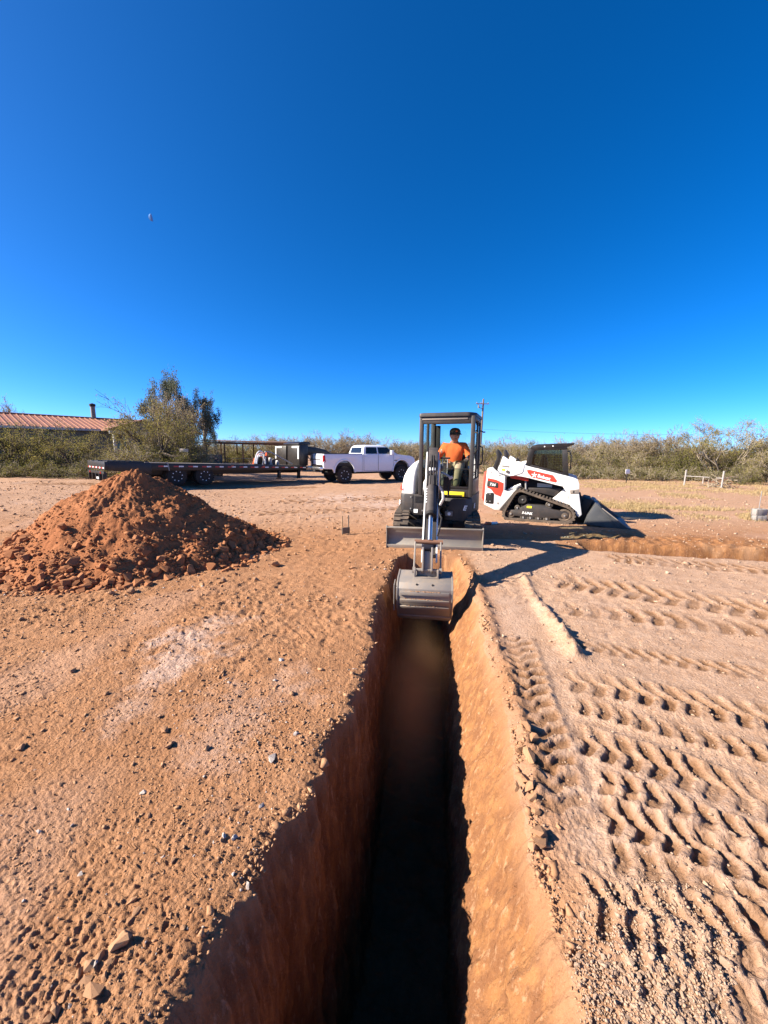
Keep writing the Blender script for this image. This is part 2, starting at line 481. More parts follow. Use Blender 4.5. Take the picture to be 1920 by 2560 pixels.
# ---------------------------------------------------------------- the ground with its trenches
LEFT_PX = [(395, 2212), (430, 2090), (480, 2020), (545, 1950), (572, 1870), (610, 1790), (648, 1745), (690, 1690), (705, 1620), (735, 1560), (762, 1530), (778, 1480), (800, 1400), (814, 1310), (838, 1245), (858, 1212), (874, 1196)]
RIGHT_PX = [(1232, 2212), (1215, 2100), (1190, 2000), (1160, 1900), (1142, 1800), (1128, 1700), (1110, 1600), (1088, 1520), (1066, 1440), (1046, 1370), (1030, 1300), (1010, 1240), (985, 1197)]
def edge(pts):
    q = sorted((at(*S(*p)).y, at(*S(*p)).x) for p in pts)
    return np.array([a for a, b in q]), np.array([b for a, b in q])
LY, LX = edge(LEFT_PX); RY, RX = edge(RIGHT_PX)
Y_END = 6.50
DEPTH = 2.4
XLB, XRB = -0.56, 0.215

def one(y, f, s):
    return noise2(y * f, np.full_like(y, 0.37 + s), s)
def xl_of(y):
    return np.interp(y, LY, LX) + 0.035 * one(y, 2.3, 1) + 0.030 * one(y, 6, 2) - 0.045 * np.abs(one(y, 11, 13)) + 0.028 * np.abs(one(y, 23, 3)) + 0.010 * one(y, 55, 4)
def xr_of(y):
    return np.interp(y, RY, RX) + 0.025 * one(y, 2.1, 5) + 0.020 * one(y, 8, 6) + 0.012 * one(y, 25, 7)

# churned strips left by tracks: (pixel a, pixel b, half width, bar pitch, height, two staggered rows)
BANDS = [((1460, 2262), (1990, 2390), 0.115, 0.092, 0.044, 0),
         ((1500, 2035), (2000, 2222), 0.10, 0.105, 0.038, 1),
         ((1500, 2130), (2000, 2330), 0.07, 0.110, 0.022, 0),
         ((1436, 1845), (2000, 2040), 0.13, 0.120, 0.034, 1),
         ((1410, 1700), (2000, 1815), 0.16, 0.145, 0.034, 1),
         ((1390, 1452), (2000, 1545), 0.30, 0.20, 0.036, 1),
         ((1405, 1520), (1920, 1580), 0.18, 0.20, 0.024, 0),
         ((1292, 1590), (1352, 1800), 0.12, 0.13, 0.032, 1),
         ((1480, 1950), (2000, 2135), 0.085, 0.105, 0.030, 0),
         ((1430, 1765), (2000, 1915), 0.085, 0.115, 0.026, 0),
         ((1425, 1612), (2000, 1705), 0.10, 0.13, 0.022, 1),
         ((1520, 1395), (2000, 1432), 0.24, 0.17, 0.020, 1),
         ((1560, 2440), (2000, 2570), 0.07, 0.095, 0.018, 0),
         ((60, 1240), (560, 1225), 0.5, 0.3, 0.02, 1),
         ((640, 1285), (1000, 1270), 0.4, 0.3, 0.02, 1),
         ((700, 1256), (1010, 1246), 0.5, 0.4, 0.03, 1)]
RIDGES = [((1306, 1440), (1345, 1510), 0.08, 0.05), ((1345, 1510), (1395, 1575), 0.10, 0.10), ((1395, 1575), (1440, 1650), 0.10, 0.11),
          ((1500, 1960), (1990, 2170), 0.05, 0.035), ((1440, 2255), (1990, 2425), 0.05, 0.03),
          ((20, 1240), (330, 1205), 0.3, 0.05), ((0, 1225), (240, 1200), 0.3, 0.05), ((260, 1230), (560, 1212), 0.25, 0.05)]

def seg(x, y, a, b):
    a = at(*a); b = at(*b)
    dx, dy = b.x - a.x, b.y - a.y
    L = math.hypot(dx, dy); dx /= L; dy /= L
    s = (x - a.x) * dx + (y - a.y) * dy
    t = -(x - a.x) * dy + (y - a.y) * dx
    return s, t, L

CT_A = at(1487, 1377); CT_B = at(1920, 1403)
PILE_C = C2W(-4.38, 6.75)

def gheight(x, y, cell):
    """terrain height; cell is the local mesh spacing, finer relief than that is dropped"""
    def lod(wl):
        return np.clip((wl / (2.0 * cell)) - 0.4, 0, 1)
    lat = LAT(x, y); dep = DEP(x, y)
    z = 0.45 * sstep(4.5, 14, -lat) * sstep(6, 13, dep)
    far = sstep(30, 60, np.hypot(x, y))
    z = z * (1 - far)
    right = sstep(-0.1, 0.3, x - 0.2)
    wx = x + 0.12 * noise2(x * 1.7, y * 1.7, 70); wy = y + 0.12 * noise2(x * 1.7 + 9, y * 1.7, 71)
    z = z + 0.022 * noise2(x * 0.55, y * 0.55, 11) + 0.012 * noise2(x * 1.9, y * 1.9, 12) * lod(0.5)
    rough = 0.55 + 0.45 * noise2(x * 0.9, y * 0.9, 13)
    left_amp = (1 - right) * 1.15 + right * 0.62
    patch = 0.45 + 0.8 * sstep(-0.35, 0.35, noise2(x * 0.7 + 5, y * 0.7, 160))
    rid = lambda f, s_: 1 - 2.0 * np.abs(noise2(wx * f + 0.3 * noise2(y * f * 0.5, x * f * 0.5, s_ + 1), wy * f * 1.15, s_))
    nearf = 0.26 + 0.74 * sstep(1.7, 4.2, dep)
    z = z + left_amp * patch * nearf * ((0.005 + 0.006 * sstep(1.8, 4.5, dep)) * rid(7, 161) * lod(0.14) + (0.0042 + 0.006 * sstep(1.8, 4.5, dep)) * rid(14, 163) * lod(0.07) ) + left_amp * (0.5 + 0.5 * patch) * (0.0050 * rid(27, 165) * lod(0.037) + 0.0042 * rid(52, 167) * lod(0.019))
    z = z + left_amp * rough * nearf * (0.014 * noise2(wx * 5.5, wy * 5.5, 14) * lod(0.18) + 0.013 * np.abs(noise2(wx * 11, wy * 11, 15)) * lod(0.09))
    clus = 0.25 + 0.75 * sstep(-0.05, 0.45, noise2(x * 1.1, y * 1.1, 150))
    crumbs = np.clip(noise2(wx * 19, wy * 19, 16) - 0.28, 0, 1) * clus
    z = z + left_amp * (0.75 + 0.5 * rough) * nearf * 0.026 * crumbs * lod(0.052)
    crumbs2 = np.clip(noise2(x * 38, y * 38, 17) - 0.15, 0, 1) * (0.4 + clus)
    z = z + 0.010 * crumbs2 * lod(0.027)
    z = z + 0.0065 * noise2(x * 75, y * 75, 18) * lod(0.0135) + 0.006 * (1 - np.abs(noise2(x * 24 + y * 9, y * 30 - x * 7, 151)) * 2) * (0.4 + 0.6 * rough) * lod(0.04)
    # boot and tyre scuffs on the left: broken streaks
    u = x * 0.75 + y * 0.66; w = -x * 0.66 + y * 0.75
    z = z + (1 - right) * 0.012 * (np.clip(noise2(u * 3.0, w * 15, 19), 0, 1) - np.clip(noise2(u * 4.0 + 7, w * 19, 152), 0, 1)) * sstep(0.0, 0.5, noise2(x * 0.8, y * 0.8, 20)) * lod(0.07)
    gravel = sstep(0.02, 0.35, x - np.interp(y, RY, RX) + 0.10 * noise2(x * 3, y * 3, 21) + 0.05 * noise2(x * 9, y * 9, 22)) * (y < 8)
    dark_brown = np.zeros_like(x)
    for k, (a, b, hw, pitch, hh, stag) in enumerate(BANDS):
        s, t, L = seg(x, y, a, b)
        t = t + 0.02 * noise2(s * 2.5, np.zeros_like(s), 30 + k)
        m = sstep(hw * 1.25, hw * 0.85, np.abs(t)) * sstep(-0.03, 0.06, s) * sstep(0.05, -0.05, s - L * 1.6)
        amp = np.clip(0.85 + 0.7 * noise2(s * 1.7, t * 3, 40 + k), 0.1, 1.25)
        ph = s / pitch + 0.9 * np.abs(t) / pitch * 0.35 + 0.10 * noise2(s * 6, t * 6, 50 + k)
        if stag: ph = ph + 0.5 * sstep(-0.03, 0.03, t + 0.03 * noise2(s * 5, s * 0 + k, 45 + k))
        saw = np.abs((ph % 1.0) - 0.5) * 2
        fr = (ph + 0.05 * noise2(s * 17, t * 17, 130 + k)) % 1.0
        bar = sstep(0.04, 0.22, fr) * sstep(0.66, 0.52, fr) * (0.85 + 0.25 * noise2(x * 30, y * 30, 135))
        bar = bar * lod(pitch * 0.6)
        z = z + (m * (-0.36 + bar * 1.05) * amp * hh) * np.clip(0.9 + 0.4 * noise2(x * 2.2, y * 2.2, 140 + k), 0.2, 1)
        dark_brown = np.maximum(dark_brown, m * (1 - bar) * 0.95 * np.clip(amp, 0, 1))  # darker in the low floor between the bars
        edge_r = np.exp(-((np.abs(t) - hw * 1.12) / (hw * 0.16 + 0.01)) ** 2) * sstep(-0.03, 0.06, s) * sstep(0.05, -0.05, s - L * 1.6)
        z = z + edge_r * hh * 0.45 * amp
    for k, (a, b, w_, h_) in enumerate(RIDGES):
        s, t, L = seg(x, y, a, b)
        m = sstep(-0.05, 0.05, s) * sstep(0.05, -0.05, s - L)
        z = z + m * np.exp(-(t / (w_ * 0.7)) ** 2) * h_ * (0.8 + 0.5 * noise2(x * 14, y * 14, 60 + k) * lod(0.07))
    # raised lip along the right side of the trench
    dr = x - np.interp(y, RY, RX)
    lip = np.exp(-((dr - 0.085) / 0.055) ** 2) * sstep(1.6, 2.3, y) * sstep(6.8, 5.5, y)
    z = z + lip * (0.026 + 0.055 * np.clip(noise2(x * 11, y * 11, 66) + 0.1, 0, 1)) * lod(0.08)
    dark_brown = np.maximum(dark_brown, 0.35 * lip)
    # cross trench on the right
    dx, dy = CT_B.x - CT_A.x, CT_B.y - CT_A.y
    L = math.hypot(dx, dy); dx /= L; dy /= L
    s = (x - CT_A.x) * dx + (y - CT_A.y) * dy
    t = -(x - CT_A.x) * dy + (y - CT_A.y) * dx
    t = t + 0.03 * noise2(s * 2, s * 0, 80) + 0.02 * noise2(x * 5, y * 5, 81)
    wdt = 0.72
    inn = sstep(-0.03, 0.05, t) * sstep(wdt + 0.10, wdt - 0.06, t) * sstep(-0.2, 0.25, s) * sstep(14, 12, s)
    z = z - 0.55 * inn
    band = sstep(-0.02, 0.05, t) * sstep(wdt + 1.6, wdt + 0.5, t + 0.3 * noise2(x * 1.3, y * 1.3, 82)) * sstep(-0.6, 0.2, s)
    z = z + 0.05 * band * sstep(wdt, wdt + 0.2, t) * np.clip(0.5 + noise2(x * 6, y * 6, 83), 0, 1.3)
    red = np.clip(band, 0, 1)
    gravel = gravel * (1 - sstep(-0.03, 0.03, t) * (s > -0.6))
    pale = sstep(0.25, 0.6, noise2(x * 0.8 + 3, y * 0.8, 90)) * 0.18
    for (px, py, rx) in ((475, 1605, 0.50), (440, 1660, 0.35), (330, 1775, 0.25), (720, 1730, 0.30), (600, 1800, 0.45), (860, 1245, 1.6), (960, 1262, 1.2), (330, 1248, 1.6)):
        c = at(px, py)
        e = np.hypot((x - c.x), (y - c.y) * 0.75) / rx + 0.55 * noise2(x * 2.6, y * 2.6, 91) + 0.45 * noise2(x * 8, y * 8, 92) + 0.3 * noise2(x * 21, y * 21, 93)
        pale = np.maximum(pale, sstep(1.05, 0.0, e) * (0.72 if py < 1700 else 0.38))
    fargravel = sstep(7.5, 11, dep) * 0.72
    gravel = np.maximum(gravel, fargravel)
    return z, gravel, pale, red, dark_brown

def build_ground():
    ys = [-400, -120, -50, -25, -14, -9, -6, -4.6, -4.0, -3.6, -3.2, -2.8, -2.4, -2.0, -1.6, -1.2, -0.9]
    y = -0.7
    while y < 0.6: ys.append(y); y += 0.04
    y = 0.6
    while y < 42: ys.append(y); y += max(0.0048, 0.0054 * y)
    while y < 7000: ys.append(y); y *= 1.07
    ys += list(np.linspace(Y_END - 0.22, Y_END + 0.14, 34))
    Y = np.array(sorted(set(round(v, 5) for v in ys)))
    ny = len(Y)
    du = 0.0044
    U = list(np.arange(0, 1.36, du))
    u = U[-1]; st = du
    while u < 60: st *= 1.16; u += st; U.append(u)
    U = np.array(U); nu = len(U)
    nw, nf = 64, 14
    T = np.linspace(0, 1, nw + 1)[1:] ** 1.35
    yy = Y
    sc = np.where(Y > 0.6, 0.55 + 0.8 * Y, np.maximum(1.03, 0.55 + 0.8 * np.abs(Y)))
    xl = xl_of(yy); xr = xr_of(yy)
    cell = np.maximum(0.0046, 0.0054 * np.abs(Y))
    dfac = sstep(Y_END + 0.07, Y_END - 0.10, Y + 0.05 * one(Y, 3, 8)) * sstep(-3.4, -3.0, Y)
    GX, GZ, GA = [], [], []
    # left side from far to the edge
    def ground_cols(X, Ym, Cm):
        z, g, p, r, d = gheight(X, Ym, Cm)
        return z, np.stack([g, p, r, d], -1)
    XL = xl[:, None] - U[::-1][None, :] * sc[:, None]
    XR = xr[:, None] + U[None, :] * sc[:, None]
    Cl = np.maximum(cell[:, None], (np.gradient(U)[::-1][None, :] * sc[:, None]) * 0.8)
    Cr = np.maximum(cell[:, None], (np.gradient(U)[None, :] * sc[:, None]) * 0.8)
    YM = np.repeat(Y[:, None], nu, 1)
    zl, al = ground_cols(XL, YM, Cl); zr, ar = ground_cols(XR, YM, Cr)
    # rounding and crumbling at the two lips
    dl = xl[:, None] - XL; drr = XR - xr[:, None]
    zl = zl - dfac[:, None] * 0.05 * np.exp(-dl / 0.03) * (0.5 + 0.8 * np.abs(noise2(XL * 16, YM * 16, 95)))
    zr = zr - dfac[:, None] * 0.06 * np.exp(-drr / 0.04) * (0.7 + 0.6 * noise2(XR * 9, YM * 9, 96))
    ze_l = zl[:, -1]; ze_r = zr[:, 0]
    D = DEPTH * (1 + 0.04 * one(Y, 0.9, 9))
    Zl = ze_l[:, None] - T[None, :] * (D * dfac)[:, None]
    kl = np.clip(T[None, :] * DEPTH / 0.55, 0, 1) ** 0.7
    near = sstep(2.6, 1.2, Y)
    xlb = XLB - 0.10 * near + 0.02 * one(Y, 1.5, 10)
    Xl = xl[:, None] + (np.minimum(xlb, xl + 0.06) - xl)[:, None] * 0 + (np.maximum(xlb, xl + 0.03) - xl)[:, None] * kl
    Yw = np.repeat(Y[:, None], nw, 1)
    zz = T[None, :] * DEPTH + np.zeros_like(Yw)
    lam = np.clip(0.06 / (2 * cell[:, None]) - 0.3, 0, 1)
    amp = (sstep(0.0, 0.08, T)[None, :] * dfac[:, None])
    Xl = Xl + amp * (0.040 * noise2(Yw * 2.2, zz * 1.0, 100) + 0.036 * noise2(Yw * 8 + 0.5 * noise2(Yw * 3, zz * 3, 170), zz * 1.3, 101) + 0.030 * lam * np.abs(noise2(Yw * 22, zz * 3.0, 102)) + 0.020 * lam * np.clip(noise2(Yw * 11, zz * 7, 171), 0, 1) + 0.012 * lam * noise2(Yw * 34, zz * 16, 103))
    xrb = XRB + 0.015 * one(Y, 1.3, 11) - 0.02 * near
    kr = np.clip(T * DEPTH / 0.62, 0, 1)[None, :] ** 0.85
    Zr = ze_r[:, None] - T[None, :] * (D * dfac)[:, None]
    Xr = xr[:, None] + (xrb - xr)[:, None] * kr
    Xr = Xr + amp * (0.030 * noise2(Yw * 1.9, zz * 2.2, 110) - 0.055 * np.clip(noise2(Yw * 4.2 + 2, zz * 4.6, 111), 0, 1) + 0.030 * np.abs(noise2(Yw * 8, zz * 7, 112)) + 0.022 * lam * np.abs(noise2(Yw * 19, zz * 17, 113)) + 0.009 * lam * noise2(Yw * 45, zz * 40, 114))
    fl = np.linspace(0, 1, nf + 2)[1:-1]
    Xf = Xl[:, -1][:, None] * (1 - fl) + Xr[:, -1][:, None] * fl
    Yf = np.repeat(Y[:, None], nf, 1)
    Zf = Zl[:, -1][:, None] * (1 - fl) + Zr[:, -1][:, None] * fl + dfac[:, None] * (0.10 * noise2(Xf * 4, Yf * 4, 120) + 0.05 * noise2(Xf * 11, Yf * 11, 121))
    X = np.concatenate([XL, Xl, Xf, Xr[:, ::-1], XR], 1)
    Z = np.concatenate([zl, Zl, Zf, Zr[:, ::-1], zr], 1)
    nx = X.shape[1]
    YY = np.repeat(Y[:, None], nx, 1)
    # end wall leans and crumbles
    wa = np.zeros((ny, nw, 4)); wa[..., 2] = (sstep(0.0, 0.06, T)[None, :] * dfac[:, None]); wa[..., 1] = 0
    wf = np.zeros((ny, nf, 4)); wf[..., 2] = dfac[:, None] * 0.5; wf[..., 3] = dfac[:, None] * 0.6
    wr = wa[:, ::-1].copy(); wl = wa
    flat = (dfac <= 0.0)[:, None]
    for Xs, Zs, Ws, o0 in ((Xl, Zl, wl, 0), (Xf, Zf, wf, 0), (Xr, Zr, wr, 1)):
        zf, gf, pf, rf, df = gheight(Xs, np.repeat(Y[:, None], Xs.shape[1], 1), np.repeat(cell[:, None], Xs.shape[1], 1))
        Zs[...] = np.where(flat, zf, Zs)
        Wn = np.stack([gf, pf, rf, df], -1)
        if o0: Wn = Wn[:, ::-1]
        Ws[...] = np.where(flat[..., None], Wn, Ws)
    Z = np.concatenate([zl, Zl, Zf, Zr[:, ::-1], zr], 1)
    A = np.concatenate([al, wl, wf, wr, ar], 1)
    verts = np.stack([X, YY, Z], -1).reshape(-1, 3)
    i = np.arange(ny - 1)[:, None] * nx + np.arange(nx - 1)[None, :]
    faces = np.stack([i, i + 1, i + nx + 1, i + nx], -1).reshape(-1, 4)
    me = mesh_np('ground', verts, faces, M['ground'], smooth=True)
    for k, nm in enumerate(('gravel', 'pale', 'red', 'dark_brown')):
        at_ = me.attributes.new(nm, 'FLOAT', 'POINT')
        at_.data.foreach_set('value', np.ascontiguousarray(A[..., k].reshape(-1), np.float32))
    return tag(link('ground', me), kind='structure')

ground = build_ground()

def gz(x, y):
    a = np.array([float(x)]); b = np.array([float(y)])
    return float(gheight(a, b, np.array([0.05]))[0][0])

# ---------------------------------------------------------------- clods and stones
rng = random.Random(5)
def clod_mesh(name, mat, seed, flat=0.75, pts=13):
    r = random.Random(seed)
    bm = bmesh.new()
    for _ in range(pts):
        v = Vector((r.gauss(0, 1), r.gauss(0, 1), r.gauss(0, 1))).normalized() * r.uniform(0.75, 1.05)
        bm.verts.new((v.x, v.y * r.uniform(0.7, 1.0), v.z * flat))
    g = bmesh.ops.convex_hull(bm, input=bm.verts)
    bmesh.ops.delete(bm, geom=[v for v in bm.verts if not v.link_faces], context='VERTS')
    me = bpy.data.meshes.new(name); bm.to_mesh(me); bm.free()
    me.materials.append(mat)
    return me

def rock_np(seed, flat=0.75):
    """vertices and triangles of one angular rock"""
    r = random.Random(seed)
    bm = bmesh.new()
    for _ in range(9):
        v = Vector((r.gauss(0, 1), r.gauss(0, 1), r.gauss(0, 1))).normalized() * r.uniform(0.75, 1.05)
        bm.verts.new((v.x, v.y, v.z * flat))
    bmesh.ops.convex_hull(bm, input=bm.verts)
    bmesh.ops.delete(bm, geom=[v for v in bm.verts if not v.link_faces], context='VERTS')
    bmesh.ops.triangulate(bm, faces=bm.faces)
    bm.verts.index_update()
    v = np.array([q.co[:] for q in bm.verts]); f = np.array([[w.index for w in q.verts] for q in bm.faces])
    bm.free()
    return v, f
ROCKS = [rock_np(900 + k, 0.6 + 0.03 * k) for k in range(8)]

def scatter(name, mat, pos, sizes, parent, seed=1, sink=0.3):
    """thousands of small loose pieces as one mesh"""
    r = np.random.RandomState(seed)
    V, Fc = [], []; off = 0
    kind = r.randint(0, len(ROCKS), len(pos))
    for k, (rv, rf) in enumerate(ROCKS):
        idx = np.where(kind == k)[0]
        if not len(idx): continue
        a = r.uniform(0, 2 * PI, len(idx)); st = r.uniform(0.7, 1.3, (len(idx), 3))
        s = sizes[idx][:, None, None] * st[:, None, :]
        v = rv[None] * s
        c, sn = np.cos(a)[:, None], np.sin(a)[:, None]
        x = v[..., 0] * c - v[..., 1] * sn; y = v[..., 0] * sn + v[..., 1] * c
        v = np.stack([x, y, v[..., 2]], -1) + pos[idx][:, None, :]
        v[..., 2] += sizes[idx][:, None] * (0.5 - sink)
        f = rf[None] + (off + np.arange(len(idx)) * len(rv))[:, None, None]
        V.append(v.reshape(-1, 3)); Fc.append(f.reshape(-1, 3)); off += len(idx) * len(rv)
    me = mesh_np(name, np.concatenate(V), np.concatenate(Fc), mat)
    o = link(name, me, parent)
    o['kind'] = 'stuff'
    return o

def gzv(x, y, cell):
    return gheight(x, y, cell)[0]

# the spoil heap
PCX, PCY = PILE_C
def pile_h(x, y):
    """height of the heap above the ground, in camera-aligned coordinates round its top"""
    a = x * math.cos(-YAW) - y * math.sin(-YAW); b = x * math.sin(-YAW) + y * math.cos(-YAW)   # a right, b away
    ang = np.arctan2(b, a)
    R0 = 2.14 + 0.14 * np.cos(ang) * (a > 0) + 0.10 * np.sin(ang) + 0.16 * noise2(np.cos(ang) * 2.0, np.sin(ang) * 2.0, 200) + 0.07 * noise2(np.cos(ang) * 7, np.sin(ang) * 7, 201)
    r = np.hypot(a, b) / R0
    h = 1.50 * (np.clip(1.0 - r, -0.2, 1.0) * 0.93 + 0.07 * np.exp(-(r / 0.55) ** 2))
    h = np.where(r < 0.12, h - 0.13 * (1 - r / 0.12) ** 2 * 0.8, h)
    shoulder = 0.20 * np.exp(-((a + 1.25) ** 2 / 0.9 + (b + 0.2) ** 2 / 1.0))
    h = h + shoulder
    m = np.clip((1.02 - r) * 5, 0, 1)
    h = h + m * (0.10 * noise2(x * 1.7, y * 1.7, 202) + 0.055 * noise2(x * 4.5, y * 4.5, 203) + 0.035 * np.abs(noise2(x * 10, y * 10, 204)) + 0.022 * noise2(x * 22, y * 22, 205))
    return h - 0.03, r

def build_pile():
    t = thing('dirt_pile', 'big conical heap of reddish excavated dirt left of the trench', 'dirt pile', (PCX, PCY, 0))
    na, nr = 330, 150
    A = np.linspace(0, 2 * PI, na, endpoint=False); Rr = np.linspace(0, 3.15, nr) ** 1.0
    X = Rr[:, None] * np.cos(A); Y = Rr[:, None] * np.sin(A)
    H, r = pile_h(X, Y)
    V = np.stack([X, Y, H], -1).reshape(-1, 3)
    i = np.arange(nr - 1)[:, None] * na + np.arange(na)[None, :]
    j = np.arange(nr - 1)[:, None] * na + (np.arange(na)[None, :] + 1) % na
    F_ = np.stack([i, j, j + na, i + na], -1).reshape(-1, 4)
    link('mound', mesh_np('mound', V, F_, M['pile'], True), t)
    protos = [clod_mesh('clod', M['clod'], 300 + k, 0.80 + 0.03 * k, 16) for k in range(9)]
    rs = np.random.RandomState(8)
    # candidates biased towards the foot and the near face
    n = 24000
    rad = np.sqrt(rs.uniform(0.0, 1.0, n)) * 2.7; an = rs.uniform(0, 2 * PI, n)
    x = rad * np.cos(an); y = rad * np.sin(an)
    h, rr = pile_h(x, y)
    keep = rs.uniform(0, 1, n) < np.where(rr > 1.08, 0.0, np.where(rr > 0.72, 0.95, 0.30 + 0.45 * rr) * (0.55 + 0.45 * (noise2(x * 1.3, y * 1.3, 210) > -0.05)))
    x, y, h, rr = x[keep], y[keep], h[keep], rr[keep]
    size = np.exp(rs.normal(-4.05, 0.62, len(x))) * (0.75 + 0.55 * sstep(0.5, 0.95, rr))
    size = np.clip(size * 0.88, 0.008, 0.095)
    a = x * math.cos(-YAW) - y * math.sin(-YAW); b = x * math.sin(-YAW) + y * math.cos(-YAW)
    vis = (b < 0.35 + 0.3 * np.abs(a))
    order = np.argsort(-size * vis)
    for q in order[:300]:
        o = link('clod', rng.choice(protos), t)
        o.location = (x[q], y[q], max(h[q], 0.0) + size[q] * 0.12)
        o.rotation_euler = (rng.uniform(-.6, .6), rng.uniform(-.6, .6), rng.uniform(0, 6.3))
        k = size[q] * 1.12
        o.scale = (k * rng.uniform(0.8, 1.25), k * rng.uniform(0.8, 1.2), k * rng.uniform(0.75, 1.1))
    rest = order[300:]
    scatter('loose_crumbs', M['clod'], np.stack([x[rest], y[rest], np.maximum(h[rest], 0)], -1), size[rest], t, 4)
    return t
pile = build_pile()

def near_trench(x, y):
    return (x > np.interp(y, LY, LX) - 0.03) & (x < np.interp(y, RY, RX) + 0.03) & (y < Y_END + 0.1)

def ground_stones():
    rs = np.random.RandomState(21)
    # candidate pieces strewn through the view, denser where the photograph has crumbs and pebbles
    n = 150000
    v = rs.uniform(0, 1, n)
    dep = 0.9 * (16.0 / 0.9) ** (v ** 1.15)
    lat = rs.uniform(-1.15, 1.15, n) * dep
    x = lat * math.cos(YAW) - dep * math.sin(YAW); y = lat * math.sin(YAW) + dep * math.cos(YAW)
    ok = ~near_trench(x, y) & (np.hypot(x - PCX, y - PCY) > 2.05)
    x, y, dep, lat = x[ok], y[ok], dep[ok], lat[ok]
    left = x < np.interp(y, LY, LX)
    dens = np.where(left, 0.20 + 0.55 * sstep(-0.1, 0.55, noise2(x * 1.5, y * 1.5, 220)), 0.30)
    heap = np.exp(-((x - (PCX + 1.2)) ** 2 + (y - (PCY - 2.4)) ** 2) / 2.2)
    dens = dens + 0.5 * heap
    for (px, py, rr) in ((870, 1800, 0.5), (560, 1800, 0.45), (700, 1830, 0.35), (1750, 2480, 0.5), (1500, 2440, 0.35), (1850, 2560, 0.5)):
        c = at(px, py); dens = dens + 0.6 * np.exp(-((x - c.x) ** 2 + (y - c.y) ** 2) / (rr * rr * 0.5))
    cg = at(1800, 2560)
    dens = np.where(~left & (dep < 5.0) & (np.hypot(x - cg.x, y - cg.y) > 0.42), dens * 0.30, dens)
    keep = rs.uniform(0, 1, len(x)) < dens * 0.5
    x, y, dep, lat, left = x[keep], y[keep], dep[keep], lat[keep], left[keep]
    size = np.exp(rs.normal(0, 0.52, len(x))) * np.where(left, 0.0036, 0.0034) * (0.35 + 0.50 * dep ** 0.95)
    size = np.clip(size, 0.003, 0.055)
    c = at(1800, 2520)
    size = size * (1 + 0.75 * np.exp(-((x - c.x) ** 2 + (y - c.y) ** 2) / 0.12) * (~left))
    # named larger pieces seen in the photograph: (pixel, radius)
    big = [((228, 2425), .045), ((300, 2370), .05), ((340, 2290), .03), ((200, 2440), .028), ((235, 2490), .052), ((262, 2455), .03), ((180, 2470), .03), ((315, 2345), .035), ((330, 2260), .028),
           ((250, 2400), .034), ((275, 2415), .026), ((215, 2460), .03), ((195, 2475), .024), ((160, 2500), .03), ((325, 2310), .026), ((305, 2335), .03), ((140, 2530), .035), ((120, 2556), .03), ((285, 2330), .022), ((52, 1872), .045), ((425, 1868), .045), ((412, 1830), .05), ((265, 1740), .04), ((135, 1733), .03), ((132, 2345), .022),
           ((1312, 1832), .055), ((1330, 1860), .05), ((1300, 1880), .045), ((1322, 1905), .05), ((1345, 1935), .04), ((1308, 1950), .045), ((1325, 1975), .045), ((1330, 2000), .035), ((1345, 2090), .05), ((1352, 2110), .045), ((1330, 2120), .03), ((1290, 1970), .03), ((1340, 2035), .03),
           ((690, 1415), .10), ((640, 1455), .06), ((560, 1460), .07), ((505, 1470), .06), ((590, 1440), .05), ((470, 1480), .05), ((330, 1485), .08), ((280, 1490), .06), ((720, 1390), .05), ((765, 1378), .05), ((700, 1440), .05)]
    protos = {k: [clod_mesh(nm, M[k], 400 + 20 * q + j, 0.7) for j in range(6)] for q, (k, nm) in enumerate((('stone', 'clod'), ('gravel', 'stone'), ('pebble', 'pebble')))}
    for (p, r) in big:
        c = at(*p)
        o = link('clod', rng.choice(protos['stone']), ground)
        r = r * (0.8 if p[1] < 1700 else (0.95 if p[0] > 1200 else 0.68))
        o.location = (c.x, c.y, gz(c.x, c.y) + r * 0.5)
        o.rotation_euler = (rng.uniform(-.5, .5), rng.uniform(-.5, .5), rng.uniform(0, 6.3))
        o.scale = (r * rng.uniform(0.9, 1.4), r * rng.uniform(0.8, 1.1), r * rng.uniform(0.7, 1.1))
    z = gzv(x, y, np.maximum(0.0046, 0.0054 * dep))
    app = size / dep
    order = np.argsort(-app)
    top = order[:300 - len(big)]
    for q in top:
        key = 'gravel' if not left[q] else ('pebble' if rng.random() < 0.28 else 'stone')
        o = link({'gravel': 'stone', 'pebble': 'pebble', 'stone': 'clod'}[key], rng.choice(protos[key]), ground)
        s = float(size[q])
        o.location = (x[q], y[q], z[q] + s * 0.2)
        o.rotation_euler = (rng.uniform(-.4, .4), rng.uniform(-.4, .4), rng.uniform(0, 6.3))
        o.scale = (s * rng.uniform(0.8, 1.3), s * rng.uniform(0.75, 1.1), s * rng.uniform(0.6, 1.0))
    rest = order[300 - len(big):]
    pos = np.stack([x, y, z], -1)
    l = left[rest]; wh = rs.uniform(0, 1, len(rest)) < 0.10
    scatter('loose_crumbs', M['stone'], pos[rest][l & ~wh], size[rest][l & ~wh], ground, 5)
    scatter('pebbles', M['pebble'], pos[rest][l & wh], size[rest][l & wh] * 0.8, ground, 6)
    scatter('gravel', M['gravel'], pos[rest][~l], size[rest][~l], ground, 7)
ground_stones()

